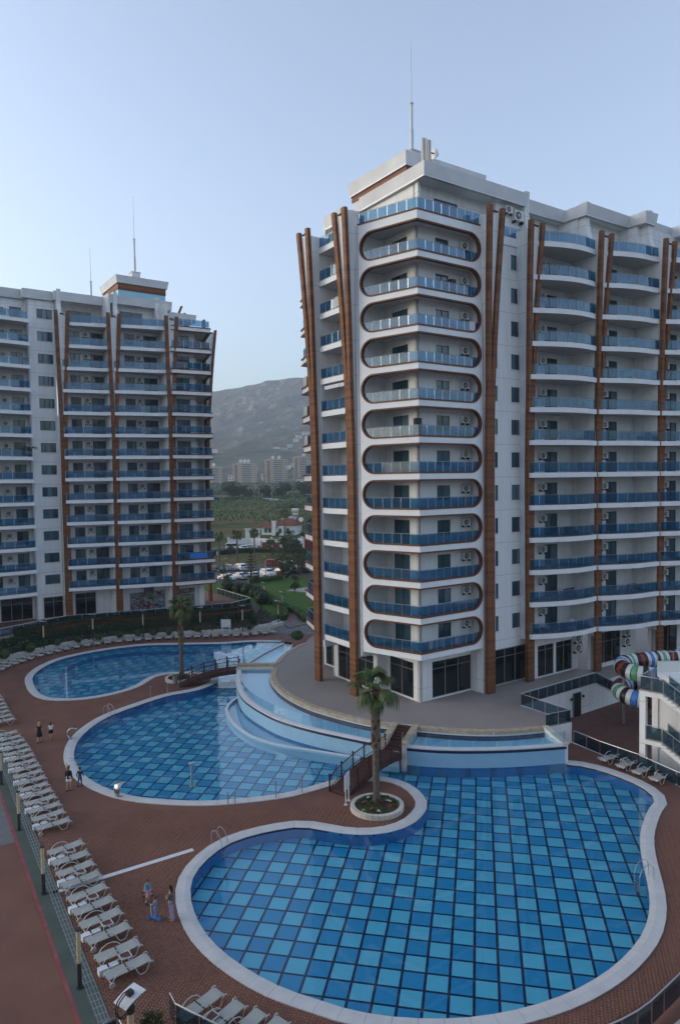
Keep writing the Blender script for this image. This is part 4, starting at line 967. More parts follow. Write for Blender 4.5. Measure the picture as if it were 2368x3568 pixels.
for k in range(13):
    window(LT, frl, -2.95, -1.45, FB(k)+1.0, FB(k)+2.85); window(LT, frl, -6.5, -4.9, FB(k)+1.0, FB(k)+2.85)
    ac(LT, frl, -3.85, FB(k)+2.0, 'air conditioner on the %s balcony from the top, leftmost column' % ORD[12-k], 'air conditioners on the left tower')
window(LT, frame((0, .98), (1, 0)), -5.3, -1.3, LZ+.1, 5.5, 3, 'shopfront', 'grey_frame', 'shop_glass', 2.2, False, setback=-.05); window(LT, frame((0, .98), (1, 0)), -10, -5.5, LZ+.1, 5.5, 3, 'shopfront', 'grey_frame', 'shop_glass', 2.2, False, setback=-.05)
o_ = [(-1.05, 1.0), (-1.05, -1.9), (-2.5, -2.15), (-5, -2.3), (-8, -2.2), (-11, -1.9), (-12, 1)]
sm = slab_mesh(o_, .46).mesh('balcony')
for k in range(12, -1, -1): b_ = link('balcony', sm, LT, (0, 0, FB(k)+.3)); rail_parts(b_, [(-11, -1.8), (-8, -2.1), (-5, -2.2), (-2.5, -2.05), (-1.15, -1.8)], .46, 'left', stuff_l, 1.25)
# the wing goes on out of frame, lengthened to keep sky glow off panes
body.box(-40, -12, -.6, 12, LZ, 46.6, 'white_render')
q = MB(); 
for x0, x1 in ((-19.5, -12.6), (-27, -20.2), (-35, -28)): q.box(x0, x1, -2.4, -.6, 0, .46, 'white_band')
sm = q.mesh('balcony')
for k in range(12, -1, -1): link('balcony', sm, LT, (0, 0, FB(k)+.3))
q = MB(); q.box(-40.5, -12.1, -1.0, 12, 46.6, 47.7, 'cornice'); q.build('roof', LT)
# bays 1, 2 and the corner unit
f1, f2, f3 = (3.04, 1.65), (9.45, 3.75), (16.9, 6.1)
for u, d in (f1, f2, f3): fin(LT, fr0, u, d, back=d-1.9, zb=LZ-.1, top=44.8)
F0 = .45
LB = [(f1, f2, -.6, (4.35, 5.75), (7.2, 9.1), 6.55, 'left tower bay beside the wide windows'), (f2, f3, -2.6, (11.4, 12.85), (14.2, 16.2), 13.45, 'left tower bay above the poster shop')]
for bi, (fa, fb_, by, (w0, w1_), (d0, d1), ua, lab) in enumerate(LB):
    fr = frame((0, by), (1, 0)); un = fb_[0]-.48
    wall(body, fr, fa[0]-.4, un+.3, LZ, zt+.3, [(w0, w1_, [(a+F0-.1, b+F0-.1) for a, b in wzl]), (d0, d1, [(a+F0-.1, b+F0-.1) for a, b in dzl])])
    body.box(un, un+.35, -fb_[1]+.3, by, LZ, 46.7, 'white_render')
    o_ = [(fa[0]-.05, by), (fa[0]-.05, -fa[1]-.35), (fa[0]+.3, -fa[1]-.42), (fa[0]+1.5, -fa[1]-.75), (fa[0]+3.2, -fa[1]-1.25), (fa[0]+5, -fa[1]-1.6), (un, -fb_[1]+.05), (un, by)]
    o_ = [o_[0], o_[1]]+smooth2(o_[2:-1], 1)+[o_[-1]]; sm = slab_mesh(o_, .46).mesh('balcony')
    rp = [tuple(p) for p in resample(offset(o_[1:-1], .1), 1.2)]
    for k in range(12, -1, -1):
        b_ = link('balcony', sm, LT, (0, 0, FB(k)+F0)); rail_parts(b_, rp, .46, 'left', stuff_l, 1.3)
        if k < 12:
            window(LT, fr, w0, w1_, wzl[k][0]+F0-.1, wzl[k][1]+F0-.1); window(LT, fr, d0, d1, dzl[k][0]+F0-.1, dzl[k][1]+F0-.1, name='door', sill=False)
            ac(LT, fr, ua, FB(k)+F0+1.95, 'air conditioner on the %s balcony from the top, %s' % (ORD[11-k], lab), 'air conditioners on the left tower')
    for k in rng.permutation(12)[:4]:
        chair(LT, (d1-.6, by-1.5), FB(k)+F0+.47, rng.uniform(0, 6), 'white chair on the %s balcony from the top, %s' % (ORD[11-k], lab), 'chairs on the balconies of the left tower')
    if bi == 0: window(LT, frame((0, by-.02), (1, 0)), 4.1, 6.9, LZ+.1, 5.6, 2, 'shopfront', 'grey_frame', 'shop_glass', 2.35, False, setback=-.05)
    fr = frame((0, by+.5 if bi else 1.2), (1, 0)); wall(body, fr, fa[0], un+.4, zt, 46.7, []); window(LT, frame((0, (by+.48 if bi else 1.18)), (1, 0)), fa[0]+1.6, fa[0]+4.8, zt+.55, zt+2.75, 2, 'door', sill=False, setback=-.05)
by = -5.2; fr = frame((0, by), (1, 0)); PT3 = Vector((22.6, -7.3))
wall(body, fr, 16.5, 21.2, LZ, zt+.3, [(18.0, 20.1, [(a+F0-.1, b+F0-.1) for a, b in dzl])]); body.box(20.95, 21.2, by, 1.5, LZ, zt+.3, 'white_render')
o_ = [(16.9, by), (16.85, -6.55), (17.4, -6.75), (PT3.x, PT3.y), (24.3, -1.2), (21.2, -1.2), (21.2, by)]
cb = MB(); cb.prism(o_, 0, .5, 'white_band', 'terrace_tile', 'soffit')
for z0, z1 in ((-.12, -.004), (.5, .62)):
    cb.prism([(16.8, -6.3), (16.8, -6.65), (17.4, -6.83), (PT3.x+.1, PT3.y-.1), (24.42, -1.2), (24.0, -1.2), (PT3.x-.25, PT3.y+.3), (17.4, -6.45)], z0, z1, 'brown_trim')
# pill end on the far face
P_ = [(23.55-.0, -1.2), (23.4, -2.2)]
cb.prism([(23.9, -1.3), (24.25, -1.3), (24.0, -2.5), (23.7, -2.5)], .62, 3.0, 'brown_trim')
cbm = cb.mesh('balcony')
for k in range(12, -1, -1):
    b_ = link('balcony', cbm, LT, (0, 0, FB(k)+F0+.05)); rail_parts(b_, [(16.95, -6.5), (17.45, -6.65), (PT3.x-.1, PT3.y+.12), (24.0, -1.9)], .63, 'left', stuff_l, 1.15)
    if k < 12: window(LT, fr, 18.0, 20.1, dzl[k][0]+F0-.1, dzl[k][1]+F0-.1, name='door', sill=False)
fin(LT, frame((23.0, 0), (0, 1)), -.7, 1.75, back=-.6, zb=LZ-.1, wid=.8, top=44.8, flare=1.5)
body.box(21.3, 22.6, -1.2, 1.2, LZ, FB(12), 'white_render')
body.prism([(20.7, -5.6), (21.5, -5.6), (21.5, -5.1), (20.7, -5.1)], LZ, 6, 'white_render')
# roof of the left tower
line = [(-12, .6), (-1.55, .6), (-1.5, -.35), (2.35, -.35), (2.35, -1.1), (9.0, -1.1), (9.1, -3.4), (18.3, -3.4), (18.5, -2.0)]
roof = MB(); parapet(roof, line, 46.55, 47.7); roof.prism(line+[(18.5, 10), (-12, 10)], 46.5, 46.7, 'cornice'); parapet(roof, [(18.2, -1.2), (22.9, -1.2), (22.9, 6)], 45.7, 46.8); roof.prism([(18.3, -1.1), (22.8, -1.1), (22.8, 6), (18.3, 6)], 45.6, 46.7, 'cornice')
roof.build('roof', LT)
wall(body, frame((0, -.5), (1, 0)), 18, 21.2, zt, 45.6, [])
wall(body, frame((0, -2.2), (1, 0)), 15.5, 18.2, zt, 46.6, [])
for u, dpt in ((2.95, -1.3), (10.0, -3.65), (16.1, -3.55)):
    P = [(u-.28, .5, FB(12)+.9), (u-.28, dpt-.4, FB(12)+.9), (u-.28, dpt-.15, 45.2), (u-.28, dpt+.12, 46.0), (u-.28, dpt-.05, 48.0), (u-.28, .5, 48.0)]
    body.plate(P, (1, 0, 0), .56, 'white_render')
ph = MB(); ph.box(11.0, 18.0, -1.8, 5.6, 47.6, 48.95, 'slide_lightblue'); ph.build('penthouse', LT)
ph = MB(); ph.box(10.95, 18.05, -1.9, 5.7, 48.95, 49.95, 'cladding'); parapet(ph, [(10.8, 5.8), (10.8, -2.0), (18.25, -2.0), (18.25, 5.8)], 49.95, 50.95, .28); ph.box(10.85, 18.2, -1.95, 5.75, 49.97, 50.7, 'cornice'); ph.build('penthouse_roof', LT)
mast(LT, (15.1, 3.0), 50.75, 64.6, True, 'stepped white mast with thin rod on the penthouse of the left tower')
mast(LT, (8.5, 3.0), 47.0, 55.7, False, 'short plain mast on the flat roof of the left tower')
t = thing('fin_top', 'brown timber fin tips slanting above the far roof edge of the left tower', 'roof fins', LT.matrix_basis @ Vector((20, 2.0, 46.2)), ROT)
for x, y, h in ((-1.0, 0, 1.9), (1.0, 0, 2.6), (1.9, 0, 1.6)):
    q = MB(); q.plate([(x-.16, y, 0), (x+.16, y, 0), (x+h*.42+.16, y, h), (x+h*.42-.16, y, h)], (0, 1, 0), .3, 'cladding'); q.build('fin_tip', t)
q = MB(); q.box(11.6, 15.2, -1.35, -1.05, 45.75, 46.05, 'cream_stone')
# shop posters and sign under the second bay
P0 = frame((0, -2.62), (1, 0))
struct(stuff_l.build('glass_panel', LT), 'stuff')
def poster_mat(name, cols, sc):
    m = mat(name, cols[0], .35, .4); t = m.node_tree; N = t.nodes; L = t.links; p = N['Principled BSDF']; tc = N.new('ShaderNodeTexCoord')
    v = N.new('ShaderNodeTexVoronoi'); v.inputs['Scale'].default_value = sc; L.new(tc.outputs['Object'], v.inputs['Vector'])
    r = N.new('ShaderNodeValToRGB'); r.color_ramp.interpolation = 'CONSTANT'; e = r.color_ramp.elements
    while len(e) < len(cols): e.new(.5)
    for i, c in enumerate(cols): e[i].position = i/len(cols); e[i].color = (*c, 1)
    sp = N.new('ShaderNodeSeparateColor'); L.new(v.outputs['Color'], sp.inputs[0]); n = N.new('ShaderNodeTexNoise'); n.inputs['Scale'].default_value = sc*.6; L.new(tc.outputs['Object'], n.inputs['Vector'])
    ad = N.new('ShaderNodeMath'); ad.operation = 'MULTIPLY_ADD'; ad.inputs[1].default_value = .6; L.new(sp.outputs[0], ad.inputs[0]); mm = N.new('ShaderNodeMath'); mm.operation = 'MULTIPLY'; mm.inputs[1].default_value = .45; L.new(n.outputs['Fac'], mm.inputs[0]); L.new(mm.outputs[0], ad.inputs[2])
    L.new(ad.outputs[0], r.inputs[0]); L.new(r.outputs[0], p.inputs['Base Color'])
poster_mat('poster_food', [(.03, .05, .04), (.22, .28, .28), (.12, .03, .05), (.30, .22, .24), (.05, .12, .16), (.34, .34, .33), (.16, .10, .03)], 3.2)
poster_mat('poster_grey', [(.10, .13, .10), (.20, .22, .20), (.08, .06, .06), (.26, .25, .25), (.14, .17, .10)], 4.0)
poster_mat('poster_blue', [(.02, .03, .05), (.24, .32, .36), (.20, .03, .02), (.05, .20, .26), (.40, .42, .42), (.03, .08, .12)], 3.4)
def poster(u0, u1, z0, z1, m, fr=P0):
    q = MB(); ob(q, fr, u0, u1, .02, .06, z0, z1, m); q.build('poster', LT)
U = [11.25, 13.0, 14.75, 16.35]
for i, (lo, hi) in enumerate((('poster_food', 'poster_grey'), ('poster_food', 'poster_grey'), ('poster_blue', 'poster_food'))):
    poster(U[i]+.04, U[i+1]-.04, LZ+.15, 4.35, lo); poster(U[i]+.04, U[i+1]-.04, 4.42, 5.1, hi)
Pc = frame((0, -5.22), (1, 0))
for i, u in enumerate((17.7, 18.9)): poster(u+.03, u+1.17, LZ+.15, 4.7, 'poster_grey', Pc); poster(u+.03, u+1.17, 4.76, 5.5, 'poster_grey', Pc)
q = MB()
for u in U: ob(q, P0, u-.04, u+.04, .01, .09, LZ, 5.16, 'grey_frame')
ob(q, P0, U[0], U[-1], .01, .085, 4.34, 4.43, 'grey_frame'); ob(q, P0, U[0], U[-1], .01, .085, 5.1, 5.17, 'grey_frame'); q.build('shopfront', LT)
sg = thing('shop_sign', 'small navy shop sign with pale letters above the poster-covered shopfront', 'sign', LT.matrix_basis @ Vector((13.25, -2.72, 5.20)), ROT)
q = MB(); q.box(0, 1.55, -.05, 0, 0, .56, 'sign_navy'); q.build('board', sg)
cu = bpy.data.curves.new('lettering', 'FONT'); cu.body = 'CRO D'; cu.size = .52; cu.extrude = .008; cu.align_x = 'CENTER'; cu.align_y = 'CENTER'; cu.materials.append(MATS['sign_letter'])
tmp_ = bpy.data.objects.new('lettering', cu); COL.objects.link(tmp_); bpy.context.view_layer.update(); lm_ = bpy.data.meshes.new_from_object(tmp_.evaluated_get(bpy.context.evaluated_depsgraph_get())); bpy.data.objects.remove(tmp_); to = link('lettering', lm_, sg); to.location = (.78, -.062, .28); to.rotation_euler = (PI/2, 0, 0)
body.build('walls', LT)
for z in (4.2, 5.0): ac(LT, frame((2.6, 0), (0, 1)), -.6, z, '%s of two air conditioners on the side of the first fin of the left tower' % ('lower' if z < 4.5 else 'upper'), 'air conditioners beside the first fin of the left tower', .2, 1.1)

# ----------------------------------------------------------------- things people have put on their balconies
def rail_cloth(root, p0, p1, z0, z1, m, name, label, cat, th=.03, parts='cloth'):
    A, B = Vector(p0), Vector(p1); d = (B-A).normalized(); o = root.matrix_basis @ Vector((A.x, A.y, z0)); t = thing(name, label, cat, o, root.rotation_euler.z)
    q = MB(); N = 6; L_ = (B-A).length; n = Vector((-d.y, d.x)); V = []
    for i in range(N+1):
        p = d*(L_*i/N)+n*(.02*math.sin(i*2.1)); V += [(p.x, p.y, .02*math.sin(i*1.3)), (p.x, p.y, z1-z0), (p.x+n.x*th, p.y+n.y*th, z1-z0), (p.x+n.x*th, p.y+n.y*th, .02*math.sin(i*1.3))]
    q.add(V, [(4*i+a, 4*i+(a+1) % 4, 4*i+4+(a+1) % 4, 4*i+4+a) for i in range(N) for a in range(4)]+[(0, 3, 2, 1), (4*N, 4*N+1, 4*N+2, 4*N+3)], m); q.build(parts, t); return t
rail_cloth(MT, (-3.12, 7.7), (-3.12, 6.15), FB(10)+.55, FB(10)+1.45, 'cream_stone', 'privacy_screen', 'cream privacy cloth on the upper balcony between the left-hand fins', 'privacy screen')
for k, nm in ((8, 'highest'), (7, 'middle'), (6, 'lowest')):
    rail_cloth(MT, (-.62, 17.6), (-1.25, 15.9), FB(k)+.72, FB(k)+1.65, 'cream_stone', 'privacy_screen', '%s of three cream boards on the balcony tips beyond the left fin' % nm, 'privacy screen')
rail_cloth(LT, (18.8, -7.0), (21.4, -7.32), FB(1)+.45+.75, FB(1)+.45+1.55, 'slide_blue', 'blue_cloth', 'long blue cloth hung on a low corner balcony of the left tower', 'cloth')
aw = thing('awning', 'white rolled awning in two lengths under a balcony between the left-hand fins', 'awning', MT.matrix_basis @ Vector((-2.95, 5.7, 29.65)), ROT)
q = MB(); q.box(-.15, .05, 0, 1.5, 0, .33, 'white_cloth'); q.build('awning_roll', aw); q = MB(); q.box(-.15, .05, 1.58, 4.0, 0, .33, 'white_cloth'); q.build('awning_roll', aw); q = MB(); q.box(.05, 1.6, .1, 3.9, .30, .36, 'white_cloth'); q.build('awning_cloth', aw)
for i, (x, k, m, lab) in enumerate(((5.0, 9, 'white_cloth', 'white towel over the glass of the third pill-shaped balcony from the top'), (1.2, 5, 'flower_orange', 'orange towel over the glass of a middle pill-shaped balcony'), (3.6, 2, 'lilac_cloth', 'lilac towel over the glass of a low pill-shaped balcony'))):
    rail_cloth(MT, (x, PT.y+.16), (x+.7, PT.y+.16), FB(k)+.75, FB(k)+1.52, m, 'towel', lab, 'towel') if i == 0 else None
for k, u, lab in ((10, 3.9, 'tall dark cabinet'), (6, -.2, 'tall dark shutter box')):
    t = thing('balcony_cabinet', '%s standing on the %s pill-shaped corner balcony from the top' % (lab, ORD[11-k]), 'cabinet', MT.matrix_basis @ Vector((u, -.25, FB(k)+.44)), ROT); q = MB(); q.box(-.3, .3, -.22, .18, 0, 1.7, 'far_dark' if k == 10 else 'navy_cloth'); q.build('body', t); q = MB(); q.box(-.28, -.02, -.24, -.22, .05, 1.65, 'lamp_dark'); q.box(.02, .28, -.24, -.22, .05, 1.65, 'lamp_dark'); q.build('door', t)
for k, x, lab in ((11, 5.4, 'first'), (10, 5.2, 'second')):
    pass
# gas grill and parasol shapes seen through the lower rails
for bi, (x, y, k, lab) in enumerate(((17.6, -2.2, 1, 'curved bay nearest the window wall'), (24.9, -4.3, 1, 'middle curved bay of the main tower'), (17.8, -2.1, 3, 'curved bay nearest the window wall'))):
    t = thing('balcony_bench', 'dark bench on the %s balcony from the top, %s' % (ORD[11-k], lab), 'bench', MT.matrix_basis @ Vector((x, y, FB(k)+.47)), ROT); q = MB(); q.box(-.7, .7, -.3, .3, .2, .42, 'lamp_dark'); q.build('seat', t); q = MB(); q.box(-.7, .7, .2, .32, .42, .85, 'lamp_dark'); q.build('backrest', t)
    for sx in (-.62, .62): q = MB(); q.box(sx-.05, sx+.05, -.28, .28, 0, .2, 'brown_trim'); q.build('leg', t)

# ================================================================= the tower the photograph is taken from (behind the camera, shades the deck)
OT = thing('apartment_tower', 'white apartment tower of the viewpoint, standing behind the camera', 'apartment tower', (0, -3, 0), 0)
q = MB(); q.box(-27, 27, -17, -1.2, 0, 46, 'white_render'); q.build('walls', OT)
q = MB(); q.box(-27, -2.2, -1.2, .2, 0, .45, 'white_band'); q.box(2.2, 27, -1.2, .2, 0, .45, 'white_band'); sm = q.mesh('balcony')
for k in range(13): link('balcony', sm, OT, (0, 0, FB(k)))
q = MB(); q.box(-27.3, 27.3, -17.3, -.9, 46, 47.2, 'cornice'); q.build('roof', OT)

# ================================================================= glass balustrades on the ground
def balustrade(name, label, path, z, parent_z=0, step=1.2, glass='dark_glass', h=1.05, closed=False, rail=True, zs=None, group=None, post=.022, railr=.028, base=True):
    t = thing(name, label, 'glass railing', (path[0][0], path[0][1], z), 0, group); o = Vector((path[0][0], path[0][1], z))
    P = [Vector((p[0], p[1], (zs[i] if zs else z))) for i, p in enumerate(path)]
    for i in range(len(P)-1):
        A, B = P[i], P[i+1]; Ls = (B-A).length; n = max(1, round(Ls/step)); d = (B-A)/n
        for k in range(n):
            a = A+d*k-o; b_ = A+d*(k+1)-o; f = d.normalized()*.05
            q = MB(); u = Vector((0, 0, 1)); q.plate([a+f+u*.10, b_-f+u*.10, b_-f+u*(h-.07), a+f+u*(h-.07)], d.cross(u), .012, glass); q.build('glass_pane', t)
            if k or i == 0: q = MB(); q.box(a.x-post, a.x+post, a.y-post, a.y+post, a.z, a.z+h-.02, 'dull_steel'); q.build('post', t)
    e = P[-1]-o; q = MB(); q.box(e.x-post, e.x+post, e.y-post, e.y+post, e.z, e.z+h-.02, 'dull_steel'); q.build('post', t)
    if rail: q = MB(); q.tube([p-o+Vector((0, 0, h)) for p in P], railr, 'steel', 8); q.build('handrail', t)
    return t
balustrade('glass_railing', 'glass railing with steel handrail round the corner of the main terrace above the yard', [(15.72, 53.5), (18.05, 54.55), (15.2, 58.85), (23.75, 64.95)], TZ)
balustrade('glass_railing', 'long dark glass railing between the pool deck loungers and the sunken yard', [(18.2, 54.3), (19.4, 52.0), (21.15, 49.5), (22.5, 46.4), (25.8, 42.2)], 0, step=1.45)
balustrade('glass_railing', 'glass railing beside the loungers in the bottom foreground', [(-6.94, 26.5), (-6.60, 25.95), (-4.5, 24.7), (-1.8, 23.2)], 0, step=1.15)
balustrade('glass_railing', 'short corner of glass railing next to the drain at the bottom edge', [(-9.35, 24.4), (-9.0, 25.05), (-8.6, 25.3), (-7.9, 24.3)], 0, step=.9)
balustrade('glass_railing', 'curved dark glass railing along the bottom right edge of the deck', [(9.3, 24.5), (10.1, 24.85), (10.85, 25.25), (11.6, 25.75), (12.35, 26.35), (13.4, 27.2), (14.6, 28.3)], 0, step=1.25)
q = MB()
for p0, p1 in (((9.4, 23.9), (10.6, 24.45)), ((10.65, 24.5), (11.8, 25.1)), ((11.85, 25.15), (13.0, 25.95)), ((13.05, 26.0), (14.2, 26.95)), ((14.25, 27.0), (15.4, 28.1))):
    A, B = Vector(p0), Vector(p1); d = (B-A).normalized(); q.obox((*((A+B)/2), .05), (*d, 0), (-d.y, d.x, 0), (0, 0, 1), (B-A).length/2-.02, .14, .07, 'cream_stone')
struct(q.build('deck_kerb'))
q = MB(); q.prism([(8.8, 23.6), (10.6, 24.3), (11.8, 24.95), (13.0, 25.8), (14.2, 26.8), (16, 28.4), (40, 30), (40, 0), (8.8, 0)], -.02, .012, 'grey_paving'); struct(q.build('outer_path'))
# frameless panes along the overflow channel
for nm, WL, lab in (('far', W_FAR, 'low frameless glass screen on the far stretch of the overflow wall'), ('mid', W_MID, 'long curved frameless glass screen on the overflow wall left of the steps'), ('right', W_RGT, 'frameless glass screen on the overflow wall right of the steps')):
    pth = [tuple(p) for p in resample(offset(smooth2(WL, 2), .30), 1.7)]
    balustrade('glass_screen', lab, pth, 1.37, step=1.8, glass='clear_glass', h=.95, rail=False, post=.03)
balustrade('glass_railing', 'glass railing closing the upper terrace of the left tower above the red hedge', lrail[1:9], LZ, step=1.5, glass='dark_glass', post=.014)
balustrade('glass_railing', 'dark glass railing running back along the paved corner of the upper terrace', lrail[8:], LZ, step=1.5, glass='dark_glass', post=.014)
t = thing('metal_fence', 'plain steel fence at the far end of the main terrace by the clipped bush', 'fence', (-6.8, 85.5, TZ)); o = Vector((-6.8, 85.5, TZ)); A, B = Vector((-6.8, 85.5, TZ))-o, Vector((-3.2, 89.1, TZ))-o
for i in range(6): p = A.lerp(B, i/5); q = MB(); q.box(p.x-.03, p.x+.03, p.y-.03, p.y+.03, 0, 1.1, 'dull_steel'); q.build('post', t)
q = MB(); q.tube([A+Vector((0, 0, 1.1)), B+Vector((0, 0, 1.1))], .03, 'dull_steel'); q.tube([A+Vector((0, 0, .15)), B+Vector((0, 0, .15))], .02, 'dull_steel'); q.build('handrail', t)
# stairs from the terrace corner down into the yard
st = thing('outdoor_stairs', 'white walled stairs going down from the main terrace to the sunken yard', 'stairs', (23.8, 65.1, -.95)); o = Vector((23.8, 65.1, -.95)); d = Vector((.815, .58)); n_ = Vector((-.58, .815))
P = [Vector((0, 0, 0))]; prof = [(0, 0), (6.2, 0)]; q = MB()
for i in range(12):
    q = MB(); c = d*(i*.42+.21)+n_*.75; h = 2.45-i*.205; q.obox((c.x, c.y, h/2), (*d, 0), (*n_, 0), (0, 0, 1), .21, .75, h/2, 'white_render'); q.obox((c.x-.01*d.x, c.y-.01*d.y, h+.02), (*d, 0), (*n_, 0), (0, 0, 1), .225, .78, .02, 'stone'); q.build('step', st)
a = Vector((23.8, 65.1)); b_ = a+d*5.1
balustrade('glass_railing', 'sloping glass railing on the stairs down to the yard', [tuple(a), tuple(b_)], TZ, zs=[TZ, -.85])
dr = thing('yard_door', 'narrow dark door in the white wall of the sunken yard', 'door', (21.12, 63.12, -.95), math.radians(35.3)); q = MB(); q.box(0, 1.0, -.06, .02, 0, 2.15, 'door_dark'); q.build('leaf', dr); q = MB(); q.box(-.06, 0, -.08, .02, 0, 2.2, 'grey_frame'); q.box(1.0, 1.06, -.08, .02, 0, 2.2, 'grey_frame'); q.box(-.06, 1.06, -.08, .02, 2.15, 2.22, 'grey_frame'); q.build('door_frame', dr)
for x, s_ in ((-.35, 'left'), (1.35, 'right')):
    p = Matrix.Rotation(math.radians(35.3), 3, 'Z') @ Vector((x, -.1, 1.75)); l_ = link('wall_lamp', MB().lathe([(.02, -.13), (.12, -.1), (.13, 0), (.09, .1), (.02, .14)], (0, 0, 0), 'lamp_dark', 10).mesh('wall_lamp'), None, p+Vector((21.12, 63.12, -.95))); tag(l_, 'round dark wall lamp %s of the narrow door in the yard' % s_, 'wall lamp')

# ================================================================= bridges
def bridge(name, label, A, B, zA, zB, rise, width, rails=True, steps=None):
    t = thing(name, label, 'footbridge', (*A, 0)); A3, B3 = Vector((*A, 0)), Vector((*B, 0)); o = A3.copy(); d = (B3-A3); L = d.length; d.normalize(); n = Vector((-d.y, d.x, 0)); N = 22
    zf = lambda s: zA+(zB-zA)*s+rise*4*s*(1-s)
    for i in range(N):                                   # planks
        s = (i+.5)/N; c = d*(L*s); sl = (zf(s+.01)-zf(s-.01))/(.02*L); ax = (d+Vector((0, 0, sl))).normalized()
        q = MB(); q.obox((c.x, c.y, zf(s)), ax, n, ax.cross(n), L/N/2*math.sqrt(1+sl*sl)-.012, width/2, .03, 'dark_timber'); q.build('plank', t)
    for sg in (-1, 1):
        off = n*(sg*width/2)
        q = MB(); pts = [d*(L*i/12)+off+Vector((0, 0, zf(i/12))) for i in range(13)]
        V = []
        for p in pts: V += [p+n*(-.05)+Vector((0, 0, -.42)), p+n*.05+Vector((0, 0, -.42)), p+n*.05+Vector((0, 0, .02)), p+n*(-.05)+Vector((0, 0, .02))]
        V = [Vector((v.x, v.y, max(v.z, -.0))) for v in V]
        q.add(V, [(4*i+a, 4*i+(a+1) % 4, 4*i+4+(a+1) % 4, 4*i+4+a) for i in range(12) for a in range(4)]+[(0, 3, 2, 1), (48, 49, 50, 51)], 'dark_timber'); q.build('beam', t)
        K = max(3, round(L/1.25))
        for i in range(K+1): p = d*(L*i/K)+off; q = MB(); q.box(p.x-.055, p.x+.055, p.y-.055, p.y+.055, max(0, zf(i/K)-.3), zf(i/K)+1.08, 'dark_timber'); q.lathe([(.08, 0), (.08, .05), (.03, .12)], (p.x, p.y, zf(i/K)+1.07), 'dark_timber', 8); q.build('post', t)
        for hh, r in ((.95, .04), (.18, .03)): q = MB(); q.tube([d*(L*i/12)+off+Vector((0, 0, zf(i/12)+hh)) for i in range(13)], r, 'dark_timber', 6); q.build('rail', t)
        for i in range(K*5):
            if i % 5 == 0: continue
            s = i/(K*5); p = d*(L*s)+off; q = MB(); q.tube([(p.x, p.y, zf(s)+.18), (p.x, p.y, zf(s)+.95)], .018, 'dark_timber', 5); q.build('baluster', t)
    return t
bridge('wooden_footbridge', 'dark timber footbridge rising from the palm island to the terrace steps', (-.42, 45.95), (3.65, 50.6), .05, 1.05, .42, 1.45)
bridge('wooden_footbridge', 'dark timber footbridge between the far islet and the overflow wall', (-16.9, 71.95), (-10.95, 73.4), .05, 1.30, .38, 1.55)
# steps between the two channel stretches
stp = thing('timber_steps', 'dark timber steps between stone side walls leading up to the main terrace', 'steps', (3.7, 50.9, 0)); a0, a1 = Vector((3.65, 50.75)), Vector((4.95, 54.55)); d = (a1-a0).normalized(); n_ = Vector((-d.y, d.x)); L_ = (a1-a0).length
for i in range(8):
    c = a0+d*(L_*(i+.5)/8)-Vector((3.7, 50.9)); z = 1.08+(TZ-1.08)*(i+1)/8; q = MB(); q.obox((c.x, c.y, z-.06), (*d, 0), (*n_, 0), (0, 0, 1), L_/16-.01, .58, .06, 'dark_timber'); q.build('step', stp)
for sg in (-1, 1):
    c = (a0+a1)/2+n_*(sg*.82)-Vector((3.7, 50.9)); q = MB(); q.obox((c.x, c.y, .62), (*d, 0), (*n_, 0), (0, 0, 1), L_/2+.1, .19, 1.02, 'cream_stone'); q.obox((c.x, c.y, 1.68), (*d, 0), (*n_, 0), (0, 0, 1), L_/2+.15, .24, .04, 'stone'); q.build('side_wall', stp)
q = MB(); q.obox((3.9, 52.3, .3), (*d, 0), (*n_, 0), (0, 0, 1), L_/2, .7, .74, 'pale_blue'); q.v = [(v[0]+.15, v[1]+.2, v[2]) for v in q.v]; struct(q.build('steps_base'))
wl = thing('divider_wall', 'stone topped wall dividing the overflow channel at the far footbridge', 'wall', (-11, 73.2, 0)); q = MB(); q.box(-.1, 3.9, -.75, .65, -.4, 1.34, 'pale_blue'); q.build('base', wl); q = MB(); q.box(-.15, 4.0, .05, .70, 1.34, 1.72, 'stone'); q.build('beam', wl); q = MB(); q.box(-.15, 4.0, -.80, -.02, 1.34, 1.50, 'cream_stone'); q.build('coping', wl)
# hidden rear of the overflow basin at the right end
wl = thing('channel_end_wall', 'low cream wall closing the right end of the raised channel', 'wall', (16.3, 50.5, 0)); q = MB(); q.plate([(0, 0, -.6), (0, 0, 1.40), (-.75, 2.95, 1.72), (-.75, 2.95, -.6)], (1, .25, 0), .22, 'white_render'); q.build('wall', wl); q = MB(); q.plate([(-.1, -.05, 1.41), (.35, .05, 1.41), (-.4, 3.0, 1.73), (-.85, 2.9, 1.73)], (0, 0, 1), .07, 'cream_stone'); q.build('coping', wl)

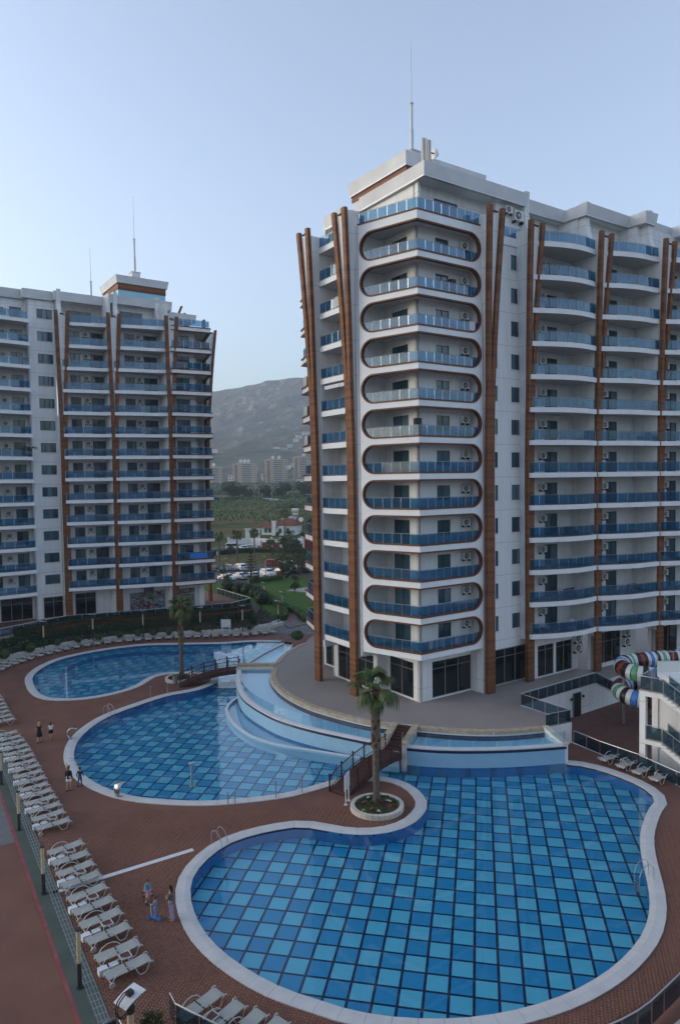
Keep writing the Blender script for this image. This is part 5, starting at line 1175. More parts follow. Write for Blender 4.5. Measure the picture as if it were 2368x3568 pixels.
# ================================================================= loungers, tables, boxes
q = MB()
prof = [(-.95, .34), (-.2, .34), (.45, .35), (.75, .38), (.93, .36), (1.0, .29)]
V = []; 
for x, z in prof: V += [(x, -.31, z), (x, .31, z), (x, .31, z+.035), (x, -.31, z+.035)]
F = [(4*i+a, 4*i+(a+1) % 4, 4*i+4+(a+1) % 4, 4*i+4+a) for i in range(len(prof)-1) for a in range(4)]
q.add(V, F+[(0, 3, 2, 1), (20, 21, 22, 23)], 'sling'); LG_BED = q.mesh('sling_bed')
q = MB(); q.box(-.02, .02, -.34, .34, .375, .395, 'rubber'); LG_BAR = q.mesh('hinge_bar')
def arm(y):
    q = MB(); pts = [(-.80, .13), (-.74, .30), (-.58, .50), (-.35, .60), (-.12, .60), (.08, .52), (.22, .38), (.30, .20), (.40, .05), (.54, .022), (.68, .06), (.76, .20), (.80, .34), (.88, .42), (.98, .42), (1.03, .34)]
    q.tube([(x, y*(1.0 if 0 < i < 15 else .98), z) for i, (x, z) in enumerate(pts)], .021, 'lounger_frame', 6); return q.mesh('arm')
LG_ARM = [arm(-.36), arm(.36)]
q = MB(); q.tube([(-.80, -.36, .12), (-.80, .36, .12)], .018, 'lounger_frame', 6); q.tube([(.92, -.33, .35), (.92, .33, .35)], .018, 'lounger_frame', 6); LG_AX = q.mesh('axle')
q = MB(); q.lathe([(.125, -.02), (.125, .02)], (0, 0, 0), 'lounger_frame', 14, 'y'); q.lathe([(.085, -.024), (.085, .024)], (0, 0, 0), 'table_brown', 12, 'y')
for k in range(3): a = k*PI/3; q.obox((0, 0, 0), (math.cos(a), 0, math.sin(a)), (0, 1, 0), (-math.sin(a), 0, math.cos(a)), .1, .027, .014, 'lounger_frame')
LG_WH = q.mesh('wheel')
LOUNGERS = []
def lounger(p, ang, label, group):
    t = thing('sun_lounger', label, 'sun lounger', (p[0], p[1], 0), ang, group)
    link('sling_bed', LG_BED, t); link('hinge_bar', LG_BAR, t, (-.05, 0, .002)); link('axle', LG_AX, t)
    for m_ in LG_ARM: link('arm', m_, t)
    for s in (-1, 1): link('wheel', LG_WH, t, (-.80, s*.385, .125))
    LOUNGERS.append(t); return t
q = MB(); q.box(-.20, .20, -.20, .20, .44, .455, 'table_brown'); TBL_TOP = q.mesh('tabletop')
q = MB()
for a in (-.22, .22): q.box(a-.02, a+.02, -.24, .24, .43, .47, 'lounger_frame'); q.box(-.24, .24, a-.02, a+.02, .431, .469, 'lounger_frame')
TBL_FR = q.mesh('table_frame')
q = MB(); q.box(-.018, .018, -.018, .018, 0, .43, 'lounger_frame'); TBL_LEG = q.mesh('leg')
def side_table(p, ang, label, group):
    t = thing('side_table', label, 'side table', (p[0], p[1], 0), ang, group); link('tabletop', TBL_TOP, t); link('table_frame', TBL_FR, t)
    for sx in (-.22, .22):
        for sy in (-.22, .22): link('leg', TBL_LEG, t, (sx, sy, 0))
q = MB(); q.box(-.2, .2, -.15, .15, 0, .27, 'box_white'); BX = q.mesh('box_half'); q = MB(); q.box(-.035, .035, -.17, .17, 0, .30, 'rubber'); BXS = q.mesh('strap')
def box_pair(p, ang, label, group):
    t = thing('head_box', label, 'box', (p[0], p[1], .0), ang, group); link('box_half', BX, t, (-.22, .02, .02)); link('box_half', BX, t, (.22, .02, .02)); link('strap', BXS, t)
rowA = [((-16.61,38.34),(-15.17,39.47)),((-15.95,37.24),(-14.43,38.30)),((-15.25,36.15),(-13.78,37.27)),((-14.56,35.10),(-13.08,36.22)),((-13.80,33.88),(-12.34,35.06)),((-13.11,32.78),(-11.62,33.94)),((-12.44,31.79),(-10.90,32.95)),((-11.67,30.66),(-10.18,31.79)),((-10.90,29.49),(-9.35,30.61)),((-10.12,28.41),(-8.61,29.57))]
rowB = [((-28.96,56.72),(-27.4,57.8)),((-28.18,55.68),(-26.6,56.74)),((-27.46,54.78),(-25.92,55.86)),((-26.72,53.72),(-25.15,54.78)),((-26.04,52.72),(-24.48,53.80)),((-25.35,51.69),(-23.80,52.75)),((-24.72,50.65),(-23.14,51.65)),((-24.0,49.62),(-22.50,50.73)),((-23.37,48.60),(-21.85,49.68)),((-22.67,47.49),(-21.15,48.58)),((-22.02,46.38),(-20.50,47.49)),((-21.35,45.38),(-19.84,46.48)),((-20.68,44.38),(-19.16,45.51)),((-19.97,43.31),(-18.43,44.42)),((-19.28,42.25),(-17.76,43.38)),((-18.52,41.15),(-16.98,42.22))]
def row(rows, lab, tabs_lab, gl, gt, gb, first_pair=0, boxes=True):
    n = len(rows)
    for i, (h, f) in enumerate(rows):
        h, f = Vector(h), Vector(f); c = (h+f)/2; a = math.atan2(f.y-h.y, f.x-h.x); lounger(c, a, lab % ORD[n-1-i], gl)
        if i % 2 == first_pair and i+1 < n:
            h2, f2 = Vector(rows[i+1][0]), Vector(rows[i+1][1]); m = ((h+f)/2+(h2+f2)/2)/2; u = (f-h).normalized()
            side_table(m+u*.12, a, tabs_lab % ORD[(n-1-i)//2], gt)
            if boxes: box_pair(m-u*.62, a, 'pair of white boxes with a dark strap at the head of the '+(tabs_lab % ORD[(n-1-i)//2]).split('in the ')[-1] if False else 'white strapped boxes at the %s lounger pair from the %s' % (ORD[(n-1-i)//2], gb[1]), gb[0])
row(rowA, 'grey sun lounger, %s from the near end of the near row', 'brown-topped table in the %s pair from the near end, near row', 'sun loungers in the near row beside the walkway', 'side tables in the near lounger row', ('strapped boxes in the near lounger row', 'near end of the near row'))
row(rowB, 'grey sun lounger, %s from the near end of the middle row', 'brown-topped table in the %s pair from the near end, middle row', 'sun loungers in the middle row beside the walkway', 'side tables in the middle lounger row', ('strapped boxes in the middle lounger row', 'near end of the middle row'))
feet = [(-33.61,67.87),(-32.83,66.72),(-32.05,65.51),(-31.38,64.43),(-30.67,63.31),(-29.89,62.15),(-29.13,61.10)]
rowC = [((x-1.52, y-1.12), (x, y)) for x, y in feet]
row(rowC, 'grey sun lounger, %s from the near end of the group cut by the left edge', 'brown-topped table in the %s pair of the group cut by the left edge', 'sun loungers in the farther group at the left edge', 'side tables in the farther left lounger group', ('', ''), 0, False)
# curved row behind the far pool
arcp = [(-38.2,75.6),(-38.3,76.9),(-38.35,78.1),(-38.25,79.3),(-37.95,80.5),(-37.6,81.6),(-37.15,82.8),(-36.6,84.1),(-36.0,85.2),(-35.35,86.3),(-34.65,87.3),(-33.8,88.3),(-32.8,89.2),(-31.75,89.95),(-30.6,90.6),(-29.35,91.1),(-28.1,91.5),(-27.0,91.85),(-25.75,92.2),(-24.5,92.6),(-23.25,92.85),(-22.0,93.1),(-20.7,93.25),(-19.55,93.35),(-18.35,93.45),(-17.1,93.55),(-15.75,93.7),(-14.3,93.7),(-13.0,93.95),(-11.7,94.35),(-10.45,94.85),(-9.4,95.45)]
ctr = Vector((-22, 79))
nA = len(arcp)
for i, p in enumerate(arcp):
    a_ = Vector(arcp[max(0, i-1)]); b2 = Vector(arcp[min(nA-1, i+1)]); t_ = (b2-a_).normalized(); nn = Vector((t_.y, -t_.x)); f = Vector(p); c = f-nn*.95
    if i < 30: nm = ORD[i]+' from the left end'
    else: nm = ('next to last' if i == nA-2 else 'last')+' on the right'
    lounger(c, math.atan2(nn.y, nn.x), 'grey lounger of the curved row behind the far pool, '+nm, 'sun loungers in the curved row behind the far pool')
    if i % 2 == 0 and i+1 < nA:
        q2 = Vector(arcp[i+1]); side_table((f+q2)/2-nn*1.0, math.atan2(nn.y, nn.x), 'small table in the %s pair from the left of the curved far row' % ORD[i//2], 'side tables in the curved far lounger row')
# four on the right, two pairs with tables
fourR = [((20.55,51.2),(18.95,50.25)),((21.3,50.05),(19.75,49.0)),((21.95,48.95),(20.45,47.95)),((22.7,47.8),(21.15,46.8))]
nmR = ['farthest', 'second farthest', 'second nearest', 'nearest']
for (h, f), nm in zip(fourR, nmR):
    h, f = Vector(h), Vector(f); lounger((h+f)/2, math.atan2(f.y-h.y, f.x-h.x), '%s of the four grey loungers along the dark glass railing on the right' % nm, 'four loungers by the right-hand glass railing')
side_table((20.45, 49.95), .6, 'brown-topped table between the farther two loungers at the right railing', 'tables by the right-hand railing'); side_table((21.9, 47.6), .6, 'brown-topped table between the nearer two loungers at the right railing', 'tables by the right-hand railing')
bot = [((-6.35,26.15),(-5.24,27.38)),((-5.4,25.4),(-4.25,26.76)),((-4.5,24.9),(-3.34,26.31)),((-3.65,24.5),(-2.49,25.91))]
for i, (h, f) in enumerate(bot):
    h, f = Vector(h), Vector(f); lounger((h+f)/2, math.atan2(f.y-h.y, f.x-h.x), '%s of the four grey loungers at the bottom edge behind the glass railing' % ['leftmost', 'second from left', 'third from left', 'rightmost'][i], 'loungers at the bottom edge')
side_table((-5.25, 26.05), .85, 'brown-topped table between the two leftmost loungers at the bottom edge', 'table at the bottom edge')
lounger((-15.0, 24.9), .3, 'grey lounger barely showing at the bottom left edge of the side paving', 'lounger on the side paving')

# ================================================================= lamps and small fittings
def bollard_post(p, h, label, group, head=False, tilt=0):
    t = thing('lamp_post', label, 'lamp post', (p[0], p[1], 0), tilt, group)
    q = MB(); q.lathe([(.16, 0), (.16, .04)], (0, 0, 0), 'lamp_dark', 14); q.build('base_plate', t)
    q = MB(); q.lathe([(.095, .04), (.095, h*.43)], (0, 0, 0), 'lamp_dark', 14); q.build('lower_post', t)
    q = MB(); q.lathe([(.085, h*.43), (.085, h-.06)], (0, 0, 0), 'lamp_cream', 14); q.build('upper_post', t)
    q = MB(); q.lathe([(.11, h-.06), (.11, h)], (0, 0, 0), 'lamp_dark', 14); q.build('cap', t)
    return t
for p, h, nm in (((-11.15, 28.27), 2.53, 'nearest headless'), ((-15.52, 35.04), 2.5, 'second nearest headless'), ((-19.85, 41.73), 2.42, 'third nearest headless'), ((-24.1, 48.27), 2.35, 'farthest headless')):
    bollard_post(p, h, '%s lamp post, cream above and dark below, on the green walkway' % nm, 'headless lamp posts on the green walkway')
def head_lamp(p, h, z0, label, group, ang=0, big=1.0, dark=.45):
    t = thing('lamp_post', label, 'lamp post', (p[0], p[1], z0), ang, group); r = .085*big
    q = MB(); q.lathe([(r*1.7, 0), (r*1.7, .04)], (0, 0, 0), 'lamp_dark', 12); q.lathe([(r, .04), (r, h*dark)], (0, 0, 0), 'lamp_dark', 12); q.build('lower_post', t)
    q = MB(); q.lathe([(r, h*dark), (r, h*.86)], (0, 0, 0), 'lamp_cream', 12); q.build('upper_post', t)
    q = MB(); q.lathe([(r*1.25, h*.86), (r*1.25, h*.92), (r*.5, h*.93)], (0, 0, 0), 'lamp_dark', 12)
    for s in (-.05, .05): q.tube([(s, 0, h*.88), (s, -.30, h*.86), (s, -.50, h*.89), (s, -.56, h*.96), (s, -.46, h*1.03), (s, -.22, h*1.065), (s, .0, h*1.055)], .025, 'lamp_dark', 6)
    q.build('arm', t)
    q = MB(); V = []; 
    for i in range(5):
        y = -.42+.21*i; z = h+.02+.05*(1-((i-2)/2)**2)+.22*y
        V += [(-.32, y, z), (.32, y, z), (.32, y, z+.015), (-.32, y, z+.015)]
    q.add(V, [(4*i+a, 4*i+(a+1) % 4, 4*i+4+(a+1) % 4, 4*i+4+a) for i in range(4) for a in range(4)]+[(0, 3, 2, 1), (16, 17, 18, 19)], 'white_paint'); q.build('reflector', t)
    q = MB(); q.box(-.10, .10, -.10, .10, h+.08, h*1.06, 'lamp_dark'); q.build('bulb_housing', t)
    return t
t = head_lamp((-7.3, 22.75), 3.75, 0, 'lamp post with curved dark arm and tilted white reflector panel at the bottom edge', 'lamp posts with white reflectors', math.radians(-35), 1.35)
for p, h, z, nm in (((-37.63, 87.36), 3.45, .35, 'leftmost'), ((-32.87, 91.51), 3.5, .35, 'second'), ((-26.91, 93.89), 3.5, .35, 'third'), ((-19.47, 95.44), 3.5, .35, 'fourth'), ((-13.72, 96.04), 3.6, .35, 'fifth')):
    head_lamp(p, h, z, 'lamp post with square reflector on the hedge bank, %s from the left' % nm.replace('leftmost', 'first'), 'lamp posts with white reflectors', PI)
head_lamp((-13.6, 122.8), 3.25, .0, 'lamp post with white reflector at the far end of the garden path', 'lamp posts with white reflectors', 2.2)
head_lamp((-9.6, 112.9), 3.1, .0, 'lamp post with white reflector on the bend of the garden path', 'lamp posts with white reflectors', 2.4)
head_lamp((-9.3, 101.8), 3.55, .0, 'lamp post at the foot of the garden path by the low hedge', 'lamp posts with white reflectors', 1.9)
for p, nm in (((-16.5, 152.5), 'between the parked white cars'), ((-24.6, 150.5), 'at the near kerb of the car park'), ((-11.5, 186), 'among the trees at the far side of the car park'), ((-6.9, 163), 'at the right end of the car park')):
    head_lamp(p, 4.6, 0, 'lamp post standing %s' % nm, 'lamp posts with white reflectors', 2.0)
# steel water spouts, ladders, showers, fountain post
def spout(p, ang, label):
    t = thing('water_spout', label, 'water spout', (p[0], p[1], .04), ang); q = MB(); V = []
    for i in range(11):
        a = math.radians(-60+i*21); x = -.38*math.sin(a) if False else .42*math.cos(PI-a*.0)*0; 
    pts = [(.0, 0), (-.16, .14), (-.26, .36), (-.25, .60), (-.12, .82), (.10, .92), (.34, .88), (.52, .78)]
    for x, z in pts: wd = .16+.10*(z/.9); V += [(x, -wd, z), (x, wd, z), (x+.02, wd, z-.03), (x+.02, -wd, z-.03)]
    q.add(V, [(4*i+a, 4*i+(a+1) % 4, 4*i+4+(a+1) % 4, 4*i+4+a) for i in range(len(pts)-1) for a in range(4)]+[(0, 3, 2, 1), (28, 29, 30, 31)], 'steel'); q.build('curved_sheet', t, True)
    q = MB(); q.box(-.12, .12, -.2, .2, -.02, .03, 'dull_steel'); q.build('foot_plate', t)
spout((-22.55, 56.9), .25, 'curved steel water spout on the left rim of the middle pool'); spout((-15.1, 46.05), 1.25, 'curved steel water spout on the near rim of the middle pool')
def ladder(p, ang, label):
    t = thing('pool_ladder', label, 'pool ladder', (p[0], p[1], .05), ang)
    for s in (-.26, .26): q = MB(); q.tube([(-.55, s, 0), (-.55, s, .55), (-.48, s, .74), (-.32, s, .84), (-.12, s, .78), (.10, s, .55), (.22, s, .2), (.24, s, -.72)], .022, 'steel', 8); q.build('handrail', t)
    for z in (-.25, -.45, -.62): q = MB(); q.box(.20, .29, -.26, .26, z-.012, z+.012, 'steel'); q.build('rung', t)
ladder((-7.15, 39.65), -.55, 'pool ladder at the left rim of the large pool'); ladder((15.45, 35.6), PI+.1, 'pool ladder at the right rim of the large pool'); ladder((-21.2, 62.9), -.35, 'pool ladder at the upper left rim of the middle pool'); ladder((-19.75, 50.55), .5, 'pool ladder next to the strolling pair at the middle pool')
def rail_post(p, h, label, g, shower=False):
    t = thing('pool_shower' if shower else 'steel_post', label, 'shower' if shower else 'post', (p[0], p[1], 0), 0, g); q = MB(); q.tube([(0, 0, 0), (0, 0, h)], .035, 'dull_steel', 8); q.build('pole', t)
    q = MB(); 
    if shower: q.tube([(0, 0, h), (.05, -.08, h+.08), (.12, -.22, h+.02)], .05, 'steel', 8)
    else: q.lathe([(.055, h), (.055, h+.06), (.02, h+.08)], (0, 0, 0), 'steel', 8)
    q.build('head', t)
rail_post((-17.5, 68.95), 1.0, 'short shower post on the deck, nearer the far footbridge', 'shower posts', True); rail_post((-18.95, 68.05), 1.0, 'short shower post on the deck, left of the other shower', 'shower posts', True)
for p, nm in (((-4.53, 45.5), 'second from the footbridge'), ((-2.83, 46.25), 'nearest the footbridge'), ((-7.6, 44.75), 'fourth from the footbridge'), ((-7.13, 44.8), 'third from the footbridge')):
    rail_post(p, 1.15 if p[0] > -5 else .75, 'thin steel post on the near rim of the middle pool, %s' % nm, 'steel posts on the rim of the middle pool')
t = thing('fountain_post', 'steel fountain post with round cap standing in the middle pool', 'fountain', (-10.89, 49.16, -.7)); q = MB(); q.lathe([(.28, 0), (.28, .05), (.09, .08), (.085, 1.55)], (0, 0, 0), 'dull_steel', 12); q.build('pole', t); q = MB(); q.lathe([(.14, 1.55), (.24, 1.60), (.25, 1.70), (.08, 1.78)], (0, 0, 0), 'steel', 14); q.build('cap', t)
t = thing('litter_bin', 'grey cylindrical litter bin at the foot of the far footbridge', 'litter bin', (-17.55, 72.45, 0)); q = MB(); q.lathe([(.22, 0), (.26, .05), (.28, .75), (.30, .80), (.27, .82)], (0, 0, 0), 'dull_steel', 14); q.build('body', t); q = MB(); q.lathe([(.25, .81), (.10, .83)], (0, 0, 0), 'lamp_dark', 14); q.build('lid', t)
t = thing('notice_board', 'thin white notice board on two legs seen edge-on beside the near footbridge', 'notice board', (.2, 44.7, 0), math.radians(72))
for x in (-.32, .32): q = MB(); q.box(x-.03, x+.03, -.03, .03, 0, 1.0, 'white_paint'); q.box(x-.08, x+.08, -.12, .12, 0, .04, 'white_paint'); q.build('leg', t)
q = MB(); q.box(-.5, .5, -.03, .03, .95, 1.95, 'white_paint'); q.build('panel', t)
t = thing('notice_board', 'white notice board on two legs behind the far row of loungers', 'notice board', (-15.9, 95.2, .3), math.radians(-5))
for x in (-.52, .52): q = MB(); q.box(x-.045, x+.045, -.045, .045, 0, 1.0, 'white_paint'); q.build('leg', t)
q = MB(); q.box(-.68, .68, -.05, .02, .85, 1.95, 'white_paint'); q.build('panel', t)
q = MB()
for i in range(4): q.box(-.3+.24*i, -.2+.24*i, -.056, -.05, .98, 1.07, 'lamp_dark' if i > 1 else 'dull_steel')
q.build('pictogram', t)
# planters round the two palms
def planter(c, rx, ry, label):
    t = thing('palm_planter', label, 'planter', (c[0], c[1], 0)); N = 28
    pts = [(rx*math.cos(2*PI*i/N), ry*math.sin(2*PI*i/N)) for i in range(N)]; inn_ = [(x*(1-.28/rx), y*(1-.28/ry)) for x, y in pts]
    for i in range(N):
        j = (i+1) % N; q = MB(); e = .03
        def lp_(a, b, s): return (a[0]+(b[0]-a[0])*s, a[1]+(b[1]-a[1])*s)
        q.prism([lp_(pts[i], pts[j], e), lp_(pts[i], pts[j], 1-e), lp_(inn_[i], inn_[j], 1-e), lp_(inn_[i], inn_[j], e)], 0, .30, 'cream_stone'); q.build('kerb_stone', t)
    q = MB(); q.prism(inn_, 0, .22, 'soil'); q.build('soil', t); return t, inn_
PL1, in1 = planter((2.1, 43.85), 1.72, 1.66, 'round stone-edged planter with flowers round the foreground palm'); PL2, in2 = planter((-17.45, 73.95), 1.5, 1.55, 'round stone-edged planter with grass round the farther palm')

# ================================================================= water slide and its stair tower
SL = thing('water_slide', 'coiled tube water slide striped green, white, brown, blue and black', 'water slide', (26.5, 60.3, -.9)); o = Vector((26.5, 60.3, -.9))
STR = ['slide_black', 'slide_white', 'slide_green', 'slide_white', 'slide_black', 'slide_red', 'slide_black', 'slide_white', 'slide_blue', 'slide_white']
def tube_run(c, r, a0, a1, z0, z1, tail=None, lead=None, rad=.72):
    pts = []
    if lead: pts += lead
    n = 30
    for i in range(n+1): a = a0+(a1-a0)*i/n; pts.append(Vector((c[0]+r*math.cos(a), c[1]+r*math.sin(a), z0+(z1-z0)*i/n)))
    if tail: pts += tail
    Pp = [Vector(p) for p in pts]; seg = .30; L = 0; fine = [Pp[0]]
    for i in range(len(Pp)-1):
        d = (Pp[i+1]-Pp[i]); n = max(1, round(d.length/.15))
        for k in range(1, n+1): fine.append(Pp[i]+d*k/n)
    return fine
def striped(fine, start=0, rad=.72):
    k = 2; si = start
    for i in range(0, len(fine)-k, k):
        q = MB(); q.tube(fine[i:i+k+1], rad+(.03 if STR[si % 10] == 'slide_black' and si % 5 == 0 else 0), STR[si % 10], 16)
        q.f = q.f[:-2]; q.m = q.m[:-2]
        me = q.mesh('slide_segment', True); g = link('slide_segment', me, SL); si += 1
R1 = Vector((0, 0, 0))
up_ = tube_run((0.2, 1.0), 1.75, -PI/2, -3*PI/2, 4.75, 5.1, tail=[Vector((1.6, 3.0, 5.15)), Vector((3.4, 3.3, 5.2)), Vector((6.5, 3.2, 5.3)), Vector((9.5, 2.6, 5.3))], lead=[Vector((2.9, -.75, 4.6)), Vector((1.5, -.75, 4.65))])
lo_ = tube_run((-.2, .6), 1.75, -PI/2, -3*PI/2, 2.65, 3.2, tail=[Vector((1.4, 2.4, 3.3)), Vector((2.6, 2.3, 3.4))], lead=[Vector((3.6, -1.15, 2.4)), Vector((1.6, -1.15, 2.5))])
striped(up_, 0); striped(lo_, 3)
q = MB(); q.lathe([(.74, 0), (.74, .14), (.62, .14)], (0, 0, 0), 'slide_black', 18, 'x'); q.build('mouth_ring', SL, loc=(2.85, -.75, 4.6))
q = MB(); q.lathe([(.60, -.1), (.60, -.02)], (0, 0, 0), 'slide_black', 18, 'x'); q.build('mouth', SL, loc=(2.9, -.75, 4.6))
for x, y, h in ((-1.6, .8, 4.5), (.9, -.8, 4.0), (1.8, 2.9, 4.6), (5.8, 3.2, 4.7)): q = MB(); q.tube([(x, y, 0), (x, y, h)], .12, 'dull_steel', 10); q.build('support', SL)
q = MB(); V = []
for i in range(9):
    a = PI+PI*i/8; V += [(3.0, -.75+.7*math.cos(a), 4.6+.62*math.sin(a)), (4.7, -1.6+.7*math.cos(a), 4.35+.62*math.sin(a))]
q.add(V, [(2*i, 2*i+1, 2*i+3, 2*i+2) for i in range(8)], 'slide_lightblue'); q.build('start_trough', SL)
TW = thing('stair_tower', 'white concrete stair tower with glass railings at the right edge', 'stair tower', (21.35, 49.6, -.95)); o = Vector((21.35, 49.6, -.95))
ex = Vector((1.28, -1.18)).normalized(); ey = Vector((-ex.y, ex.x))
fr = (Vector((0, 0)), ex, Vector((ex.y, -ex.x)))
zl1, zl0 = 6.62, 3.13                                          # landings above the yard
q = MB()
for u, v in ((0, 0), (0, -2.6), (3.9, 0), (3.9, -2.6)): ob(q, fr, u, u+.42, v-.42, v, 0, zl1-.3 if u < 1 else 4.2, 'white_render')
q.build('column', TW)
q = MB(); ob(q, fr, 0, 1.62, -3.0, .02, zl1-.36, zl1, 'white_render'); ob(q, fr, -.04, 1.68, -3.05, .06, zl1, zl1+.04, 'stone'); q.build('landing', TW)
q = MB(); ob(q, fr, .42, 1.55, -3.0, .02, zl0-.34, zl0, 'white_render'); ob(q, fr, .42, 1.62, -3.05, .06, zl0, zl0+.04, 'stone'); q.build('landing', TW)
q = MB(); ob(q, fr, .42, 1.75, -2.95, -2.7, zl0, zl1-.36, 'white_render'); ob(q, fr, 1.75, 2.4, -2.95, -2.7, 0, 5, 'white_render'); ob(q, fr, .42, 1.75, -2.95, -2.7, 0, 1.6, 'white_render'); q.build('back_wall', TW)
for zt_, u0 in ((zl1, 1.62), (zl0, 1.55)):
    for i in range(11):
        q = MB(); z = zt_-(i+1)*.17; u = u0+i*.28; ob(q, fr, u, u+.29, -1.35, .02, z-.34, z, 'white_render'); ob(q, fr, u-.02, u+.30, -1.38, .06, z, z+.035, 'stone'); q.build('step', TW)
    q = MB(); A = [(*pt(fr, u0-.1, .03), zt_-.36), (*pt(fr, u0-.1, .03), zt_-.02), (*pt(fr, u0+3.1, .03), zt_-1.95), (*pt(fr, u0+3.1, .03), zt_-2.45)]
    q.plate([Vector(a) for a in A], Vector((*fr[2], 0)), -.16, 'white_render'); q.build('stringer', TW)
w2l = lambda u, v: (o.x+pt(fr, u, v)[0], o.y+pt(fr, u, v)[1])
balustrade('glass_railing', 'glass railing round the upper landing and stairs of the right-hand stair tower', [w2l(.05, -2.9), w2l(.05, -.03), w2l(1.62, -.03), w2l(4.7, -.03)], o.z+zl1, step=1.0, zs=[o.z+zl1]*3+[o.z+zl1-1.87], glass='dark_glass')
balustrade('glass_railing', 'glass railing on the lower landing and stairs of the right-hand stair tower', [w2l(.45, -.03), w2l(1.55, -.03), w2l(4.6, -.03)], o.z+zl0, step=1.0, zs=[o.z+zl0]*2+[o.z+zl0-1.85], glass='dark_glass')
balustrade('glass_railing', 'inner glass railing of the upper stair flight at the right edge', [w2l(1.62, -1.33), w2l(4.7, -1.33)], o.z+zl1, step=1.0, zs=[o.z+zl1, o.z+zl1-1.87], glass='dark_glass')
balustrade('glass_railing', 'inner glass railing of the lower stair flight at the right edge', [w2l(1.55, -1.33), w2l(4.6, -1.33)], o.z+zl0, step=1.0, zs=[o.z+zl0, o.z+zl0-1.85], glass='dark_glass')
pf = thing('slide_platform', 'white start platform of the slide with steel guard rails behind the stair tower', 'platform', (28.2, 55.5, -.95)); q = MB(); q.box(-1.8, 4, -1.5, 2.4, 5.2, 5.6, 'white_render'); q.build('deck', pf); q = MB(); q.box(-1.8, 4, 2.2, 2.4, 5.6, 6.5, 'slide_white'); q.build('wall', pf)
for x in (-1.6, 1.0, 3.8): q = MB(); q.box(x-.2, x+.2, -1.3, -.9, 0, 5.2, 'white_render'); q.box(x-.2, x+.2, 1.6, 2, 0, 5.2, 'white_render'); q.build('column', pf)
q = MB(); q.tube([(-1.8, 2.3, 7.3), (4, 2.3, 7.3)], .03, 'steel', 6); q.build('handrail', pf)
for i in range(10): q = MB(); x = -1.8+i*.64; q.tube([(x, 2.3, 6.5), (x, 2.3, 7.3)], .02, 'steel', 5); q.build('baluster', pf)

# ================================================================= plants
def leaf_cloud(mb, N, sampler, size, mats, flat=.0):
    """N leaf-sized quads; sampler() gives a point and an outward direction"""
    for i in range(N):
        p, n = sampler(); p = Vector(p); r = Vector(rng.normal(size=3)).normalized(); n = (Vector(n)*.7+r).normalized(); x = n.orthogonal().normalized(); y = n.cross(x)
        a = rng.uniform(0, 6.28); x, y = x*math.cos(a)+y*math.sin(a), y*math.cos(a)-x*math.sin(a); s = size*rng.uniform(.6, 1.35)
        m = mats[min(len(mats)-1, int(rng.random()**1.4*len(mats)))]
        mb.add([p-x*s*.5, p+y*s*.32, p+x*s*.5, p-y*s*.32], [(0, 1, 2, 3)], m)
def blob(c, r, squash=1.0):
    def f():
        d = rng.normal(size=3); d /= np.linalg.norm(d); k = rng.uniform(.72, 1.03)
        return (c[0]+d[0]*r*k, c[1]+d[1]*r*k, c[2]+d[2]*r*k*squash), d
    return f
def tree_mesh(h, r, trunk_h, n=1400, clumps=9, mats=('leaf_dark', 'leaf'), leaf=.28):
    t = MB(); top = trunk_h+.15*h; t.tube([(0, 0, 0), (.05, .02, trunk_h*.6), (.02, -.03, top)], [h*.035, h*.026, h*.016], 'bark', 8)
    c = MB()
    for k in range(clumps):
        a = rng.uniform(0, 6.28); rr = r*rng.uniform(.25, .72); z = trunk_h+(h-trunk_h)*rng.uniform(.18, .82); R = r*rng.uniform(.32, .52); p = (rr*math.cos(a), rr*math.sin(a), z)
        t.tube([(0, 0, trunk_h*.75), (p[0]*.5, p[1]*.5, (trunk_h+z)*.5), p], [h*.014, h*.010, h*.005], 'bark', 5)
        leaf_cloud(c, n//clumps, blob(p, R, .8), leaf, mats)
    return t.mesh('trunk'), c.mesh('crown')
def tree(name, label, meshes, p, z=0, s=1.0, group=None, cat='tree'):
    t = thing(name, label, cat, (p[0], p[1], z), rng.uniform(0, 6), group); t.scale = (s,)*3; link('trunk', meshes[0], t); link('crown', meshes[1], t); return t
def conifer_mesh(h, r, n=1100):
    t = MB(); t.tube([(0, 0, 0), (0, 0, h)], [h*.03, .02], 'bark', 7); c = MB(); lev = 9
    for k in range(lev):
        z = h*(.12+.85*k/lev); R = r*(1-k/lev)+.12; m = 9
        for j in range(m):
            a = 2*PI*(j+.5*(k % 2))/m+rng.uniform(-.15, .15); tip = Vector((R*math.cos(a), R*math.sin(a), z+R*.12))
            c.tube([(0, 0, z), tip*.5+Vector((0, 0, z*.5)), tip], [.03, .025, .01], 'leaf_dark', 4)
            for q_ in range(n//(lev*m)):
                s = rng.uniform(.15, 1); p = Vector((R*s*math.cos(a), R*s*math.sin(a), z+R*.12*s*s)); w_ = R*.22*(1.1-s)+.05
                leaf_cloud(c, 1, lambda: (p+Vector((rng.uniform(-w_, w_), rng.uniform(-w_, w_), rng.uniform(-.05, .08))), (0, 0, 1)), .26, ('leaf_dark', 'leaf'))
    return t.mesh('trunk'), c.mesh('crown')
